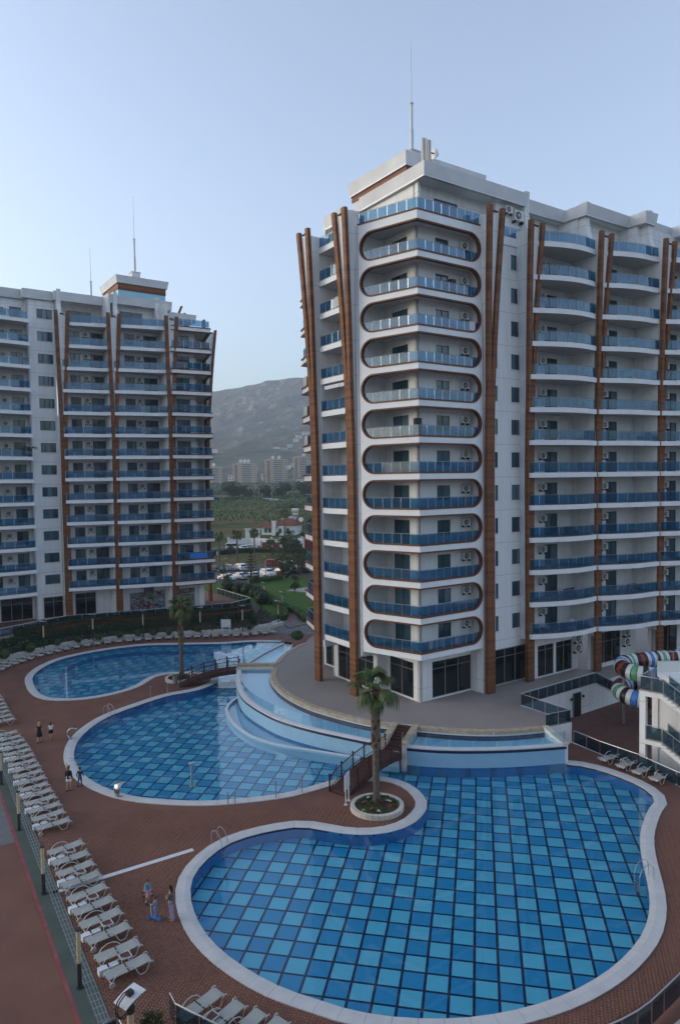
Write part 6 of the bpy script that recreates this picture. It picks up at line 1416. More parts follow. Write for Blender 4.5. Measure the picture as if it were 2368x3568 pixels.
# fan palm
def frond_mesh(L, R, droop, seed):
    """petiole along +x then a pleated fan of blades"""
    rs = np.random.default_rng(seed); q = MB(); P = [Vector((0, 0, 0)), Vector((L*.4, 0, L*.20)), Vector((L*.8, 0, L*.22)), Vector((L, 0, L*.16))]
    q.tube(P, [.045, .035, .028, .02], 'palm_leaf', 5); hub = P[-1]; N = 22
    for i in range(N):
        a = math.radians(-128+256*i/(N-1)); d = Vector((math.cos(a), math.sin(a), 0)); ln = R*(.72+.28*math.cos(a*.6))*rs.uniform(.9, 1.06); w_ = .055+.02*rs.random()
        s = Vector((-d.y, d.x, 0)); V = []
        for k, (f, z, ww) in enumerate(((0, 0, .35), (.35, .05, 1.0), (.65, -.02-droop*.12, .85), (.85, -droop*.38, .5), (1.0, -droop*.75-.04, .08))):
            p = hub+d*(ln*f*(1-.12*droop*f))+Vector((0, 0, ln*z-(f*f)*.18*ln*abs(math.sin(a)))); lift = .025*ww*(1 if k else 0)
            V += [p-s*w_*ww, p+Vector((0, 0, lift)), p+s*w_*ww]
        F = []
        for k in range(4): F += [(3*k, 3*k+3, 3*k+4, 3*k+1), (3*k+1, 3*k+4, 3*k+5, 3*k+2)]
        q.add(V, F, 'palm_leaf')
    return q.mesh('frond')
FR = [frond_mesh(1.0, .82, .7, 1), frond_mesh(.95, .80, 1.5, 2), frond_mesh(1.1, .85, .5, 3)]
def palm(p, z, h, label, near=True, s=1.0, nf=15, group=None):
    t = thing('fan_palm', label, 'palm tree', (p[0], p[1], z), rng.uniform(0, 6), group); t.scale = (s,)*3
    q = MB(); q.tube([(0, 0, 0), (0, 0, .3), (.02, 0, h*.42), (0, 0, h-.2)], [.30, .225, .205, .16], 'palm_bark', 14); q.build('trunk', t, True)
    if near:
        q = MB(); k = 0; zz = h*.46
        while zz < h-.1:
            f = (zz-h*.46)/(h*.54); nn = 8
            for j in range(nn):
                a = 2*PI*(j+.5*(k % 2))/nn; d = Vector((math.cos(a), math.sin(a), 0)); sd_ = Vector((-d.y, d.x, 0)); r = .20-.03*f; c = d*r+Vector((0, 0, zz)); up2 = (Vector((0, 0, 1))+d*.42).normalized()
                q.obox(c+up2*.10, sd_, up2, d, .058, .17, .022, 'palm_boot' if rng.random() < .75 else 'palm_skirt')
            zz += .155; k += 1
        struct(q.build('leaf_bases', t), 'stuff')
    for i in range(nf):
        f = i/nf; a = i*2.4; el = math.radians(78-118*f); m_ = FR[0 if f < .4 else 2 if f < .6 else 1]
        g = link('frond', m_, t, (0, 0, h-.12-.35*f)); g.rotation_euler = Euler((rng.uniform(-.25, .25), -el*.85, a), 'XYZ'); g.scale = (rng.uniform(.85, 1.1)*(1-.12*(f < .15)),)*3
    return t
palm((2.1, 44.35), .2, 7.6, 'tall fan palm in the round flower planter on the near palm island'); palm((-17.07, 73.5), .2, 7.9, 'tall fan palm in the planter beside the far footbridge')
for p, s, lab in (((-32.1, 184), .95, 'fan palm right beside the edge of the left tower at the car park'), ((-27.3, 184), 1.0, 'fan palm in front of the parked white vans'), ((-23.7, 191.8), .95, 'fan palm right of the one before the white vans'), ((-20.0, 250), 1.2, 'bushy fan palm at the right corner of the white villa')):
    palm(p, height(*p)+.2, 7.2, lab, False, s, 18)
# flowers and low green in the planters
def ground_green(par, poly, z, n, mats, size, flowers=()):
    xs = [p[0] for p in poly]; ys = [p[1] for p in poly]; q = MB()
    def smp():
        while True:
            p = (rng.uniform(min(xs), max(xs)), rng.uniform(min(ys), max(ys)))
            if inside(p, poly) and (noise.noise(Vector((p[0]*2, p[1]*2, z))) > -.15): return (p[0], p[1], z+rng.uniform(0, .12)), (0, 0, 1)
    leaf_cloud(q, n, smp, size, mats); o = q.build('low_plants', par); o['kind'] = 'stuff'
    for i, (x, y, m) in enumerate(flowers):
        q = MB(); leaf_cloud(q, 26, lambda: ((x+rng.normal()*.07, y+rng.normal()*.07, z+.12+rng.uniform(0, .08)), (0, 0, 1)), .07, (m,)); q.build('flower_tuft', par)
ground_green(PL1, in1, .22, 900, ('leaf', 'leaf_light', 'leaf_dark'), .12, [(-.8, .2, 'flower_pink'), (-.4, -.75, 'flower_orange'), (.75, -.55, 'flower_red'), (.9, -.35, 'flower_red'), (.85, .25, 'flower_white'), (.7, .35, 'flower_white'), (-.55, .8, 'flower_white'), (.05, -1.05, 'flower_white'), (.35, .25, 'flower_pink'), (-.9, -1.0 if False else -.9, 'flower_yellow')])
ground_green(PL2, in2, .22, 700, ('leaf_light', 'leaf'), .14, [(-.4, .5, 'flower_red'), (.3, .6, 'flower_red')])
# conifer bush at the bottom edge
t = thing('conifer_bush', 'bushy dark conifer at the bottom edge beside the lamp', 'bush', (-6.95, 24.05, 0)); t.scale = (1.15, 1.15, 1.12); q = MB(); q.tube([(0, 0, 0), (0, 0, 2.0)], [.07, .02], 'bark', 6); q.build('trunk', t); q = MB()
for k in range(46):
    a = k*2.4; z = .3+1.9*(k/46); R = (.95-.36*z)*rng.uniform(.85, 1.1); d = Vector((math.cos(a), math.sin(a), .75)).normalized(); b0 = Vector((0, 0, z*.8)); tip = b0+d*R*1.15
    for j in range(34):
        s = rng.uniform(.25, 1.0); p = b0.lerp(tip, s); side = Vector(rng.normal(size=3))*.09*(1.25-s); e = (d+side*4).normalized(); w_ = e.orthogonal().normalized()*.014; q.add([p+side-w_, p+side+w_, p+side+e*.16], [(0, 1, 2)], 'leaf_dark' if rng.random() < .35 else 'leaf' if rng.random() < .75 else 'leaf_light')
q.build('foliage', t)
# hedges
def hedge(label, path, w_, h, z, mats, dens=60, size=.16, core='leaf_dark', name='hedge', tips=None, zs=None):
    t = thing(name, label, 'hedge', (path[0][0], path[0][1], z)); o = Vector((path[0][0], path[0][1])); P = [Vector(p)-o for p in path]
    q = MB(); zz = zs or [0]*len(P)
    for i in range(len(P)-1):
        A, B = P[i], P[i+1]; d = (B-A).normalized(); n = Vector((-d.y, d.x)); za, zb = zz[i], zz[i+1]
        V = [(*(A+n*s*w_*.44), za+zz_) for s, zz_ in ((-1, 0), (1, 0), (1, h*.92), (-1, h*.92))]+[(*(B+n*s*w_*.44), zb+zz_) for s, zz_ in ((-1, 0), (1, 0), (1, h*.92), (-1, h*.92))]
        q.add(V, [(0, 1, 2, 3), (7, 6, 5, 4), (0, 4, 5, 1), (1, 5, 6, 2), (2, 6, 7, 3), (3, 7, 4, 0)], core)
    q.build('core', t); q = MB(); q2 = MB()
    for i in range(len(P)-1):
        A, B = P[i], P[i+1]; d = (B-A); L_ = d.length; d.normalize(); n = Vector((-d.y, d.x)); area = L_*(w_+2*h)
        for k in range(int(area*dens)):
            u = rng.uniform(0, L_); r = rng.uniform(0, w_+2*h); z0 = zz[i]+(zz[i+1]-zz[i])*u/L_; j_ = rng.normal()*.05
            if r < h: off, z_, nn = -w_/2-j_, r, -n
            elif r < h+w_: off, z_, nn = r-h-w_/2, h+abs(j_)*1.4, Vector((0, 0))
            else: off, z_, nn = w_/2+j_, r-h-w_, n
            p = A+d*u+n*off; dn = (nn.x, nn.y, 1 if nn.length == 0 else .25)
            if tips and z_ > h*.62 and rng.random() < (.85 if z_ > h*.8 else .5): leaf_cloud(q2, 1, lambda: ((p.x, p.y, z0+z_), dn), size, tips)
            else: leaf_cloud(q, 1, lambda: ((p.x, p.y, z0+z_), dn), size, mats)
    q.build('foliage', t)
    if tips: q2.build('red_shoots', t)
    return t
mid_b = [(edge[i][0]*.42+back[i][0]*.58, edge[i][1]*.42+back[i][1]*.58) for i in range(len(edge))]; up_b = [(edge[i][0]*.12+back[i][0]*.88, edge[i][1]*.12+back[i][1]*.88) for i in range(len(edge))]
low_b = [(edge[i][0]*.75+back[i][0]*.25, edge[i][1]*.75+back[i][1]*.25) for i in range(len(edge))]
hedge('long photinia hedge with red tops along the bank below the upper terrace', mid_b[4:14], .95, 1.15, 1.35, ('leaf_dark', 'leaf'), 70, .15, tips=('leaf_red',))
hedge('dark green hedge along the top of the bank just under the terrace glass', up_b[3:14], .8, 1.0, 1.95, ('leaf_dark', 'leaf'), 60, .15)
hedge('dark green hedge rounding the left end of the bank below the terrace', mid_b[0:5], 1.2, 1.0, 1.2, ('leaf_dark', 'leaf'), 60, .17)
hedge('low dark hedge lower on the left part of the bank', low_b[0:6], .8, .8, .6, ('leaf_dark', 'leaf'), 60, .15)
hedge('bright green trimmed hedge along the lawn side of the garden path', [(-14.6, 130), (-13.2, 124.6), (-11.0, 117.6), (-8.9, 113), (-7.2, 110.2), (-6.1, 106.6), (-5.3, 103.2)], 1.0, .9, .05, ('leaf_light', 'leaf', 'leaf_light'), 55, .17, core='leaf')
hedge('short bright green curved hedge at the inner bend of the garden path', [(-9.6, 114.5), (-9.1, 110.8), (-8.7, 107.8), (-8.9, 105.6), (-9.6, 104.6)], .9, .8, .05, ('leaf_light', 'leaf'), 55, .17, core='leaf')
hedge('dark hedge behind the far kerb of the car park', [(-75, 193.5), (-35.5, 199.5), (-28, 205.5), (-20, 204.5), (-9, 199), (6, 197.5)], 1.6, 1.6, .1, ('leaf_dark', 'leaf'), 12, .35)
hedge('trimmed green hedge along the near kerb of the car park', [(-19.2, 143.6), (-16.2, 146.2), (-12.8, 149.4)], 1.1, 1.0, 0, ('leaf', 'leaf_light'), 30, .22, core='leaf')
# bank cover: low rows of plants on the soil, and pale stones along its foot
q = MB()
for i in range(5200):
    k = rng.integers(0, len(edge)-1); s = rng.random(); f = rng.choice([.16, .30, .40, .52])+rng.normal()*.03; e_ = [edge[k][j]*(1-s)+edge[k+1][j]*s for j in (0, 1)]; b_ = [back[k][j]*(1-s)+back[k+1][j]*s for j in (0, 1)]
    p = [e_[j]*(1-f)+b_[j]*f for j in (0, 1)]; z = .42+1.03*min(1, f/.55) if f < .55 else 1.45; leaf_cloud(q, 1, lambda: ((p[0], p[1], z+rng.uniform(.02, .42)), (0, 0, 1)), .20, ('leaf_dark', 'leaf_dark', 'leaf'))
struct(q.build('bank_plants'), 'stuff')
q = MB()
for i in range(900):
    k = rng.integers(0, len(edge)-1); s = rng.random(); f = .10+rng.normal()*.03; p = [(edge[k][j]*(1-s)+edge[k+1][j]*s)*(1-f)+(back[k][j]*(1-s)+back[k+1][j]*s)*f for j in (0, 1)]
    r = rng.uniform(.08, .2); q.lathe([(r*.6, -.02), (r, r*.3), (r*.5, r*.7)], (p[0], p[1], .5), 'coping', 5)
struct(q.build('bank_stones'), 'stuff')
q = MB()
for i in range(170):
    k = int(rng.integers(0, 4)); s = rng.random(); f = rng.uniform(.3, .9); p = [(edge[k][j]*(1-s)+edge[k+1][j]*s)*(1-f)+(back[k][j]*(1-s)+back[k+1][j]*s)*f for j in (0, 1)]; leaf_cloud(q, 4, lambda: ((p[0]+rng.normal()*.06, p[1]+rng.normal()*.06, 1.2+f*1.0+rng.uniform(0, .2)), (0, 0, 1)), .11, (('flower_white', 'flower_yellow', 'flower_white')[i % 3],))
struct(q.build('bank_flowers'), 'stuff')
# clipped balls
def ball_mesh(r, n=420, mats=('leaf', 'leaf_light'), size=.13):
    q = MB(); q.lathe([(r*.3, -r*.85), (r*.8, -r*.5), (r*.93, 0), (r*.75, r*.52), (r*.25, r*.85)], (0, 0, r*.8), mats[0], 10); leaf_cloud(q, n, lambda: (lambda d: ((d[0]*r*.98, d[1]*r*.98, r*.8+d[2]*r*.9), d))((lambda v: v/np.linalg.norm(v))(rng.normal(size=3))), size, mats); return q.mesh('clipped_ball')
BL = [ball_mesh(.62), ball_mesh(.45), ball_mesh(1.0, 500, ('leaf_dark', 'leaf'), .2)]
balls = [((-40.3, 82.6), 0, .45), ((-38.6, 85.7), 0, .45), ((-36.6, 89.0), 1, .45), ((-34.5, 90.6), 1, .45), ((-32.2, 91.7), 1, .45), ((-29.8, 93.0), 1, .45), ((-27.6, 93.8), 1, .45), ((-25.6, 94.2), 1, .45), ((-23.6, 94.6), 1, .45), ((-19.9, 95.9), 1, .45), ((-12.9, 97.2), 1, .45)]
for i, (p, k, z) in enumerate(balls):
    o = link('clipped_bush', BL[k], None, (p[0], p[1], z), (0, 0, rng.uniform(0, 6))); tag(o, 'clipped round green bush at the foot of the hedge bank, %s from the left' % ORD[i], 'bush', 'clipped bushes along the hedge bank')
for p, lab in (((-21.7, 132.9), 'first of the round dark clipped bushes left of the garden path'), ((-19.4, 131.5), 'second of the round dark clipped bushes left of the garden path'), ((-17.6, 130), 'third of the round dark clipped bushes left of the garden path'), ((-15.6, 126.5), 'fourth round dark clipped bush left of the garden path'), ((-13.6, 119.5), 'large round dark bush on the inner bend of the garden path'), ((-14.4, 122.8), 'round dark bush touching the garden path lamp')):
    o = link('clipped_bush', BL[2], None, (p[0], p[1], .1), (0, 0, rng.uniform(0, 6))); o.scale = (1.25,)*3; tag(o, lab, 'bush', 'round dark bushes left of the garden path')
o = link('clipped_bush', BL[2], None, (-17.0, 102.7, 1.5)); tag(o, 'dark round topped bush against the glass of the upper terrace', 'bush'); o.scale = (.85,)*3
o = link('clipped_bush', BL[0], None, (-5.5, 85.3, TZ)); o.scale = (1.3, 1.1, 1.0); tag(o, 'squarish clipped green bush alone on the far corner of the main terrace', 'bush')
for p, h, lab in (((-42.6, 83.8), 2.2, 'small dark cypress at the left end of the hedge bank'), ((-37.7, 90.2), 2.4, 'dark cypress standing in the hedge bank near the second lamp post'), ((-33.6, 92.6), 2.2, 'dark cypress standing in the hedge bank left of the middle lamp post'), ((-21.4, 96.4), 2.4, 'dark cypress standing in the hedge bank behind the farther palm'), ((-16.3, 97.4), 2.3, 'dark cypress in the hedge bank behind the white notice board'), ((-12.6, 99.2), 2.0, 'dark cypress at the right end of the hedge bank')):
    t = thing('cypress', lab, 'tree', (p[0], p[1], .7), 0); q = MB(); q.tube([(0, 0, 0), (0, 0, h*.9)], [.05, .02], 'bark', 5); q.build('trunk', t); q = MB(); q.lathe([(.15, .1), (.45, .5), (.42, h*.6), (.05, h*.95)], (0, 0, 0), 'leaf_dark', 9)
    leaf_cloud(q, 420, lambda: (lambda a, z: ((.47*math.cos(a)*(1-(z/h)**3), .47*math.sin(a)*(1-(z/h)**3), z), (math.cos(a), math.sin(a), .3)))(rng.uniform(0, 6.28), rng.uniform(.2, h)), .14, ('leaf_dark', 'leaf_dark', 'leaf')); q.build('foliage', t)
# trees of the car park and the garden
T1 = tree_mesh(6.2, 2.6, 1.6, 1500, 10); T2 = tree_mesh(5, 2.0, 1.5, 1100, 8, ('leaf', 'leaf_light', 'leaf_dark')); T3 = conifer_mesh(6.5, 2.0); T4 = tree_mesh(2.6, 1.1, .9, 500, 6, ('leaf_dark', 'leaf'), .2)
for p, m_, s, lab in (((-12.6, 149.2), T1, 1.05, 'leafy dark tree hiding part of the brown parked car'), ((-12.6, 186), T1, 1.1, 'leafy tree behind the orange parked car'), ((-15.5, 192), T2, 1.2, 'lighter leafy tree before the villa gate'), ((-8.8, 160), T1, .75, 'dark leafy tree over the black parked cars at the right'), ((-9.2, 139.8), T4, 1.0, 'small layered tree in the bare bed right of the lawn'), ((-5.4, 145), T4, 1.1, 'small layered tree nearest the right tower in the bare bed'), ((-11.5, 145), T4, .8, 'small dark shrub tree at the corner of the lawn'), ((-17.0, 142), T4, .9, 'small spiky dark shrub tree at the car park corner of the lawn'), ((-8.6, 128.5), T4, 1.1, 'small reddish stemmed tree standing on the lawn'), ((-4.6, 124), T2, .55, 'leafy shrub by the chairs next to the right tower'), ((-4.2, 117.5), T2, .5, 'leafy shrub at the right end of the lawn'), ((-10.3, 262), T2, 1.3, 'yellowish green tree right of the villa'), ((-4, 290), T1, 1.6, 'big dark tree behind the villa roof at the right'), ((-19.5, 197), T2, 1.0, 'bushy green tree by the red gate pillars'), ((-14.5, 203), T1, .95, 'dark leafy tree in front of the white slatted fence'), ((-6.5, 196), T1, 1.0, 'dark leafy tree by the gate next to the right tower'), ((-31, 196), T4, 1.4, 'dark shrub at the left of the far car park hedge'), ((-17, 236), T2, .8, 'green shrub before the villa windows'), ((-13, 240), T1, .6, 'dark shrub at the right of the villa front'), ((-21.5, 240), T4, 1.3, 'dark shrub beside the villa chimney'), ((-26, 138.5), T4, 1.0, 'dark shrub at the corner of the upper terrace garden'), ((-23, 142), T4, .9, 'dark shrub at the near kerb before the parked white cars')):
    tree('garden_tree', lab, m_, p, max(0, height(*p)), s)
for p, s, lab in (((-19.3, 149.6), 1.0, 'layered conifer before the third white car'), ((-24.9, 147.8), .6, 'small conifer before the leftmost white car'), ((-9.6, 156.4), 1.3, 'tall layered conifer at the right end of the car park'), ((-11.8, 157.8), .7, 'small conifer between the black cars')):
    tree('conifer', lab, T3, p, 0, s)
# chair, dark table set at the side terrace by the right tower
for p, lab in (((-5.6, 132), 'blue cushioned garden sofa on the side terrace beside the right tower'), ((-3.9, 126), 'blue cushioned garden sofa by the shrub beside the right tower'), ((-3.2, 119), 'dark garden sofa near the right end of the lawn')):
    t = thing('outdoor_sofa', lab, 'sofa', (p[0], p[1], .16), .6); m_ = 'slide_blue' if 'blue' in lab else 'lamp_dark'
    q = MB(); q.box(-.6, .6, -.4, .4, .25, .45, m_); q.build('seat', t); q = MB(); q.box(-.6, .6, .3, .45, .45, .95, m_); q.build('backrest', t)
    for x in (-.55, .55): q = MB(); q.box(x-.05, x+.05, -.38, .38, 0, .62, 'lamp_dark'); q.build('armrest', t)
# plant on a left tower balcony
t = thing('balcony_plant', 'leafy potted plant on a balcony rail in the leftmost column of the left tower', 'potted plant', LT.matrix_basis @ Vector((-1.45, -1.7, FB(6)+.78))); q = MB(); q.lathe([(.16, 0), (.22, .35)], (0, 0, 0), 'roof_tile', 10); q.build('pot', t); q = MB()
for k in range(16):
    a = k*2.4; d = Vector((math.cos(a), math.sin(a), 0)); pts = [Vector((0, 0, .35)), d*.35+Vector((0, 0, 1.1)), d*.8+Vector((0, 0, 1.35)), d*1.15+Vector((0, 0, 1.0))]
    for i in range(3):
        s_ = d.cross(Vector((0, 0, 1)))*.09; q.add([pts[i]-s_, pts[i]+s_, pts[i+1]+s_*.7, pts[i+1]-s_*.7], [(0, 1, 2, 3)], 'leaf')
q.build('foliage', t)
# banana rows and scrub on the fields
q = MB()
def banana(x, y, s):
    z = height(x, y)
    for k in range(5):
        a = rng.uniform(0, 6.28); d = Vector((math.cos(a), math.sin(a), 0)); b_ = Vector((x, y, z)); u = d.cross(Vector((0, 0, 1)))*.28*s; p1 = b_+Vector((0, 0, 1.5*s)); p2 = p1+d*.8*s+Vector((0, 0, .9*s)); p3 = p1+d*1.7*s+Vector((0, 0, .35*s))
        q.add([p1-u*.3, p1+u*.3, p2+u, p2-u], [(0, 1, 2, 3)], 'banana'); q.add([p2-u, p2+u, p3], [(0, 1, 2)], 'banana')
for row_ in range(26):
    y0 = 283+row_*6.5+row_**1.5*.6
    if row_ % 6 == 5: continue
    for x in np.arange(-y0*.27, 6, 2.4):
        if rng.random() < .85 and noise.noise(Vector((x*.025, y0*.03, 1))) > -.36: banana(x+rng.normal()*.5, y0+rng.normal()*1.2, rng.uniform(1.0, 1.6))
struct(q.build('banana_plants'), 'stuff')
q = MB()
for i in range(9000):
    d = 420+780*rng.random()**1.2; az = rng.uniform(-.3, .02); x, y = d*math.sin(az), d*math.cos(az)
    if noise.noise(Vector((x*.012, y*.012, 7))) < -.05: continue
    r = rng.uniform(.5, 1.6); z = height(x, y)
    for k in range(3):
        n_ = Vector(rng.normal(size=3)).normalized(); u = n_.orthogonal()*r; v = n_.cross(u); c = Vector((x+rng.normal()*r*.5, y+rng.normal()*r*.5, z+r*.5)); q.add([c-u, c+v*.7, c+u, c-v*.7], [(0, 1, 2, 3)], 'leaf' if i % 3 else 'leaf_dark')
struct(q.build('field_scrub'), 'stuff')
BT = tree_mesh(9, 6, 1.5, 900, 11, ('leaf_dark', 'leaf_dark', 'leaf'), 1.1)
far_t = [(-139, 530, 1.1, 'leftmost'), (-126, 535, 1.35, 'second from left'), (-106, 540, 1.05, 'third from left'), (-84, 545, 1.5, 'fourth from left'), (-74, 548, 1.2, 'fourth from right'), (-58, 552, 1.15, 'third from right'), (-45, 552, 1.3, 'second from right'), (-28, 555, 1.5, 'rightmost')]
for x, y, s, nm in far_t: tree('field_tree', 'round dark tree in the line across the far fields, %s' % nm, BT, (x, y), height(x, y)-.3, s, 'dark trees across the far fields')
for x, y in ((-58, 500), (-49, 505), (-142, 520)):
    t = thing('utility_pole', 'thin pale utility pole in the far fields, %s' % {-58: 'left of the pair by the lane', -49: 'right of the pair by the lane', -142: 'near the left tower edge'}[x], 'utility pole', (x, y, height(x, y)), 0, 'utility poles in the fields'); q = MB(); q.tube([(0, 0, 0), (0, 0, 11)], [.22, .15], 'concrete', 6); q.build('pole', t); q = MB(); q.box(-1.2, 1.2, -.1, .1, 10.2, 10.4, 'concrete'); q.build('crossarm', t)

# ================================================================= cars
def car_meshes(kind):
    L, W_, H = {'sedan': (4.4, 1.76, 1.44), 'hatch': (3.9, 1.7, 1.48), 'suv': (4.4, 1.82, 1.66), 'van': (4.7, 1.8, 1.85)}[kind]; h2 = L/2
    sect = {'sedan': [(-h2, .55), (-h2+.05, .95), (-h2+.75, 1.02), (-h2+1.45, H-.03), (-.05, H), (.55, H-.06), (h2-1.25, .98), (h2-.25, .82), (h2, .55)],
            'hatch': [(-h2, .55), (-h2+.04, 1.0), (-h2+.35, H-.10), (-.2, H), (.5, H-.06), (h2-1.05, 1.0), (h2-.2, .82), (h2, .55)],
            'suv': [(-h2, .6), (-h2+.04, 1.1), (-h2+.35, H-.08), (-.2, H), (.55, H-.06), (h2-1.1, 1.12), (h2-.15, .95), (h2, .6)],
            'van': [(-h2, .6), (-h2+.03, 1.1), (-h2+.12, H-.05), (0, H), (h2-1.7, H-.06), (h2-.9, 1.15), (h2-.1, .95), (h2, .6)]}[kind]
    # body: lower shell plus roof shell, tapering inward above the waist
    q = MB(); belt = .98 if kind != 'suv' else 1.08
    def w_at(z): return W_/2*(1 if z < belt else 1-.16*(z-belt)/(H-belt+.01))
    prof = [(-h2+.05, .25)]+sect+[(h2-.05, .25)]; n = len(prof); V = []
    for s in (-1, 1): V += [(x, s*w_at(z)*(.97 if z < .4 else 1), z) for x, z in prof]
    F = [(i, (i+1) % n, n+(i+1) % n, n+i) for i in range(n)]; q.add(V, F+[tuple(range(n)), tuple(range(2*n-1, n-1, -1))], 'car_white'); body = q.mesh('body')
    gl = []
    pts = [p for p in sect if p[1] > belt+.02]
    q = MB(); xb, xf = pts[0][0]+.22, pts[-1][0]-.12
    side = [(xb-.10, belt+.05), (xb+.10, H-.13), (xf-.28, H-.14), (xf+.38, belt+.05)]
    for s in (-1, 1): q.add([(x, s*(w_at(z)+.012), z) for x, z in side], [(0, 1, 2, 3) if s > 0 else (3, 2, 1, 0)], 'car_glass')
    sidew = q.mesh('side_window'); q = MB()
    def glass(a, b_): 
        (x0, z0), (x1, z1) = a, b_; dx, dz = x1-x0, z1-z0; nx, nz = -dz, dx; l_ = math.hypot(nx, nz); nx, nz = nx/l_*.015, nz/l_*.015
        e0, e1 = .12, .90; A = (x0+dx*e0+nx, z0+dz*e0+nz); B = (x0+dx*e1+nx, z0+dz*e1+nz); q.add([(A[0], -w_at(A[1])*.9, A[1]), (A[0], w_at(A[1])*.9, A[1]), (B[0], w_at(B[1])*.9, B[1]), (B[0], -w_at(B[1])*.9, B[1])], [(0, 1, 2, 3)], 'car_glass')
    idx = [i for i in range(len(sect)-1)]
    top_i = max(idx, key=lambda i: sect[i][1])
    k = top_i+1
    glass(sect[k], sect[k+1]); wind = q.mesh('windscreen'); q = MB()
    r_i = 2 if kind == 'sedan' else 1
    glass(sect[r_i+0], sect[r_i+1]); rear = q.mesh('rear_window')
    q = MB(); q.lathe([(.31, -.10), (.32, -.08), (.32, .08), (.31, .10)], (0, 0, 0), 'tyre', 14, 'y'); q.lathe([(.20, -.11), (.20, .11)], (0, 0, 0), 'alloy', 10, 'y'); wheel = q.mesh('wheel')
    q = MB(); q.box(-.05, .05, -.19, .19, -.08, .08, 'lamp_lens'); hl = q.mesh('headlight'); q = MB(); q.box(-.04, .04, -.15, .15, -.10, .10, 'tail_red'); tl = q.mesh('tail_light')
    q = MB(); q.box(-.03, .03, -.26, .26, -.06, .06, 'white_paint'); plate = q.mesh('number_plate')
    return dict(L=L, W=W_, H=H, parts=(body, sidew, wind, rear, wheel, hl, tl, plate))
CM = {k: car_meshes(k) for k in ('sedan', 'hatch', 'suv', 'van')}
def car(kind, col, p, ang, label, z=0.02):
    c = CM[kind]; body, sw, ws, rw, wh, hl, tl, pl_ = c['parts']; t = thing('parked_car', label, 'van' if kind == 'van' else 'car', (p[0], p[1], z), ang, 'cars parked behind the garden')
    b_ = link('body', body, t); b_.material_slots[0].link = 'OBJECT'; b_.material_slots[0].material = MATS[col]
    for nm, m_ in (('side_window', sw), ('windscreen', ws), ('rear_window', rw)): link(nm, m_, t)
    L, W_ = c['L'], c['W']
    for sx in (-.31*L, .30*L):
        for sy in (-1, 1): link('wheel', wh, t, (sx, sy*(W_/2-.09), .32))
    for sy in (-1, 1): link('headlight', hl, t, (L/2-.06, sy*(W_/2-.25), .66)); link('tail_light', tl, t, (-L/2+.03, sy*(W_/2-.18), .82))
    link('number_plate', pl_, t, (L/2, 0, .45)); link('number_plate', pl_, t, (-L/2, 0, .6))
fA = -1.0
for kind, col, p, a, lab in [('sedan', 'car_white', (-24.6, 149.8), -.75, 'white saloon car at the left end of the front parking row'), ('sedan', 'car_white', (-21.8, 151.6), -.95, 'white saloon car second from the left in the front parking row'), ('sedan', 'car_white', (-18.9, 152.2), -.85, 'white saloon car behind the layered conifer in the front parking row'), ('suv', 'car_white', (-16.3, 155.6), -.95, 'white sport utility car in the middle of the front parking row'), ('sedan', 'car_brown', (-13.6, 158.6), -.8, 'brown car half hidden by the leafy tree in the front parking row'), ('sedan', 'car_black', (-11.2, 159.6), -.8, 'black car behind the leafy shrub in the front parking row'), ('suv', 'car_black', (-8.6, 161.5), -.75, 'black car at the right end of the front parking row'),
    ('hatch', 'car_black', (-29.4, 165), -.5, 'black car in the back row nearest the left tower'), ('sedan', 'car_silver', (-26.8, 166.6), -.2, 'silver saloon car in the back parking row'), ('suv', 'car_white', (-24.2, 166.8), 2.2, 'white sport utility car seen from behind in the back parking row'), ('suv', 'car_orange', (-16.9, 175), .1, 'orange car parked under the trees at the back of the car park'), ('sedan', 'car_white', (-14.2, 178), 2.4, 'white roofed car beside the orange one under the trees')]:
    car(kind, col, p, a, lab)
for kind, col, p, a, lab in [('van', 'car_white', (-33.0, 214.6), .05, 'white van parked on the road before the villa wall'), ('hatch', 'car_white', (-29.2, 210.2), -1.2, 'small white car nose-on behind the palm on the road'), ('hatch', 'car_white', (-27.2, 212.2), .1, 'white hatchback on the road left of the red gate'), ('hatch', 'car_silver', (-30.2, 214.8), .1, 'silver car behind the palm next to the white van')]: car(kind, col, p, a, lab, .62)

# ================================================================= villa and its walls
hz = height(-23, 262)
VL = thing('villa', 'white single-storey villa with brown-red tiled roof and square chimney beyond the car park', 'house', (-22.5, 262, hz-.6), math.radians(-12))
q = MB(); q.box(-6.2, 6.8, -3.5, 5.5, 0, 4.1, 'villa_wall'); q.box(-1.6, 3.2, -4.8, -3.5, 0, 3.9, 'villa_wall'); q.build('walls', VL)
def gable(x0, x1, y0, y1, z, h, hip=2.4):
    q = MB(); ym = (y0+y1)/2; q.add([(x0, y0, z), (x1, y0, z), (x1, y1, z), (x0, y1, z), (x0+hip, ym, z+h), (x1-hip, ym, z+h)], [(0, 1, 5, 4), (1, 2, 5), (2, 3, 4, 5), (3, 0, 4), (3, 2, 1, 0)], 'roof_tile'); return q.build('roof', VL)
rf = gable(-1.2, 7.4, -4.2, 6.0, 4.1, 2.4); gable(-6.8, 0.8, -5.3, 1.5, 3.5, 1.4, 1.5)
q = MB(); q.box(-1.6, -.2, -5.5, -4.6, 0, 5.6, 'villa_wall'); q.box(-1.8, 0, -5.65, -4.4, 5.6, 5.85, 'villa_wall'); q.build('chimney', VL)
for x in (-4.6, -3.0, 1.4, 3.9): w_ = window(VL, frame((0, -3.52 if not -1.6 < x < 3.2 else -4.82), (1, 0)), x-.55, x+.55, 1.4, 3.0, 2, sill=False, setback=-.04)
SH = thing('solar_heater', 'solar water heater with cream tank, panel and two dishes on the villa roof', 'solar heater', (-16.8, 262.5, hz+5.2), -.2)
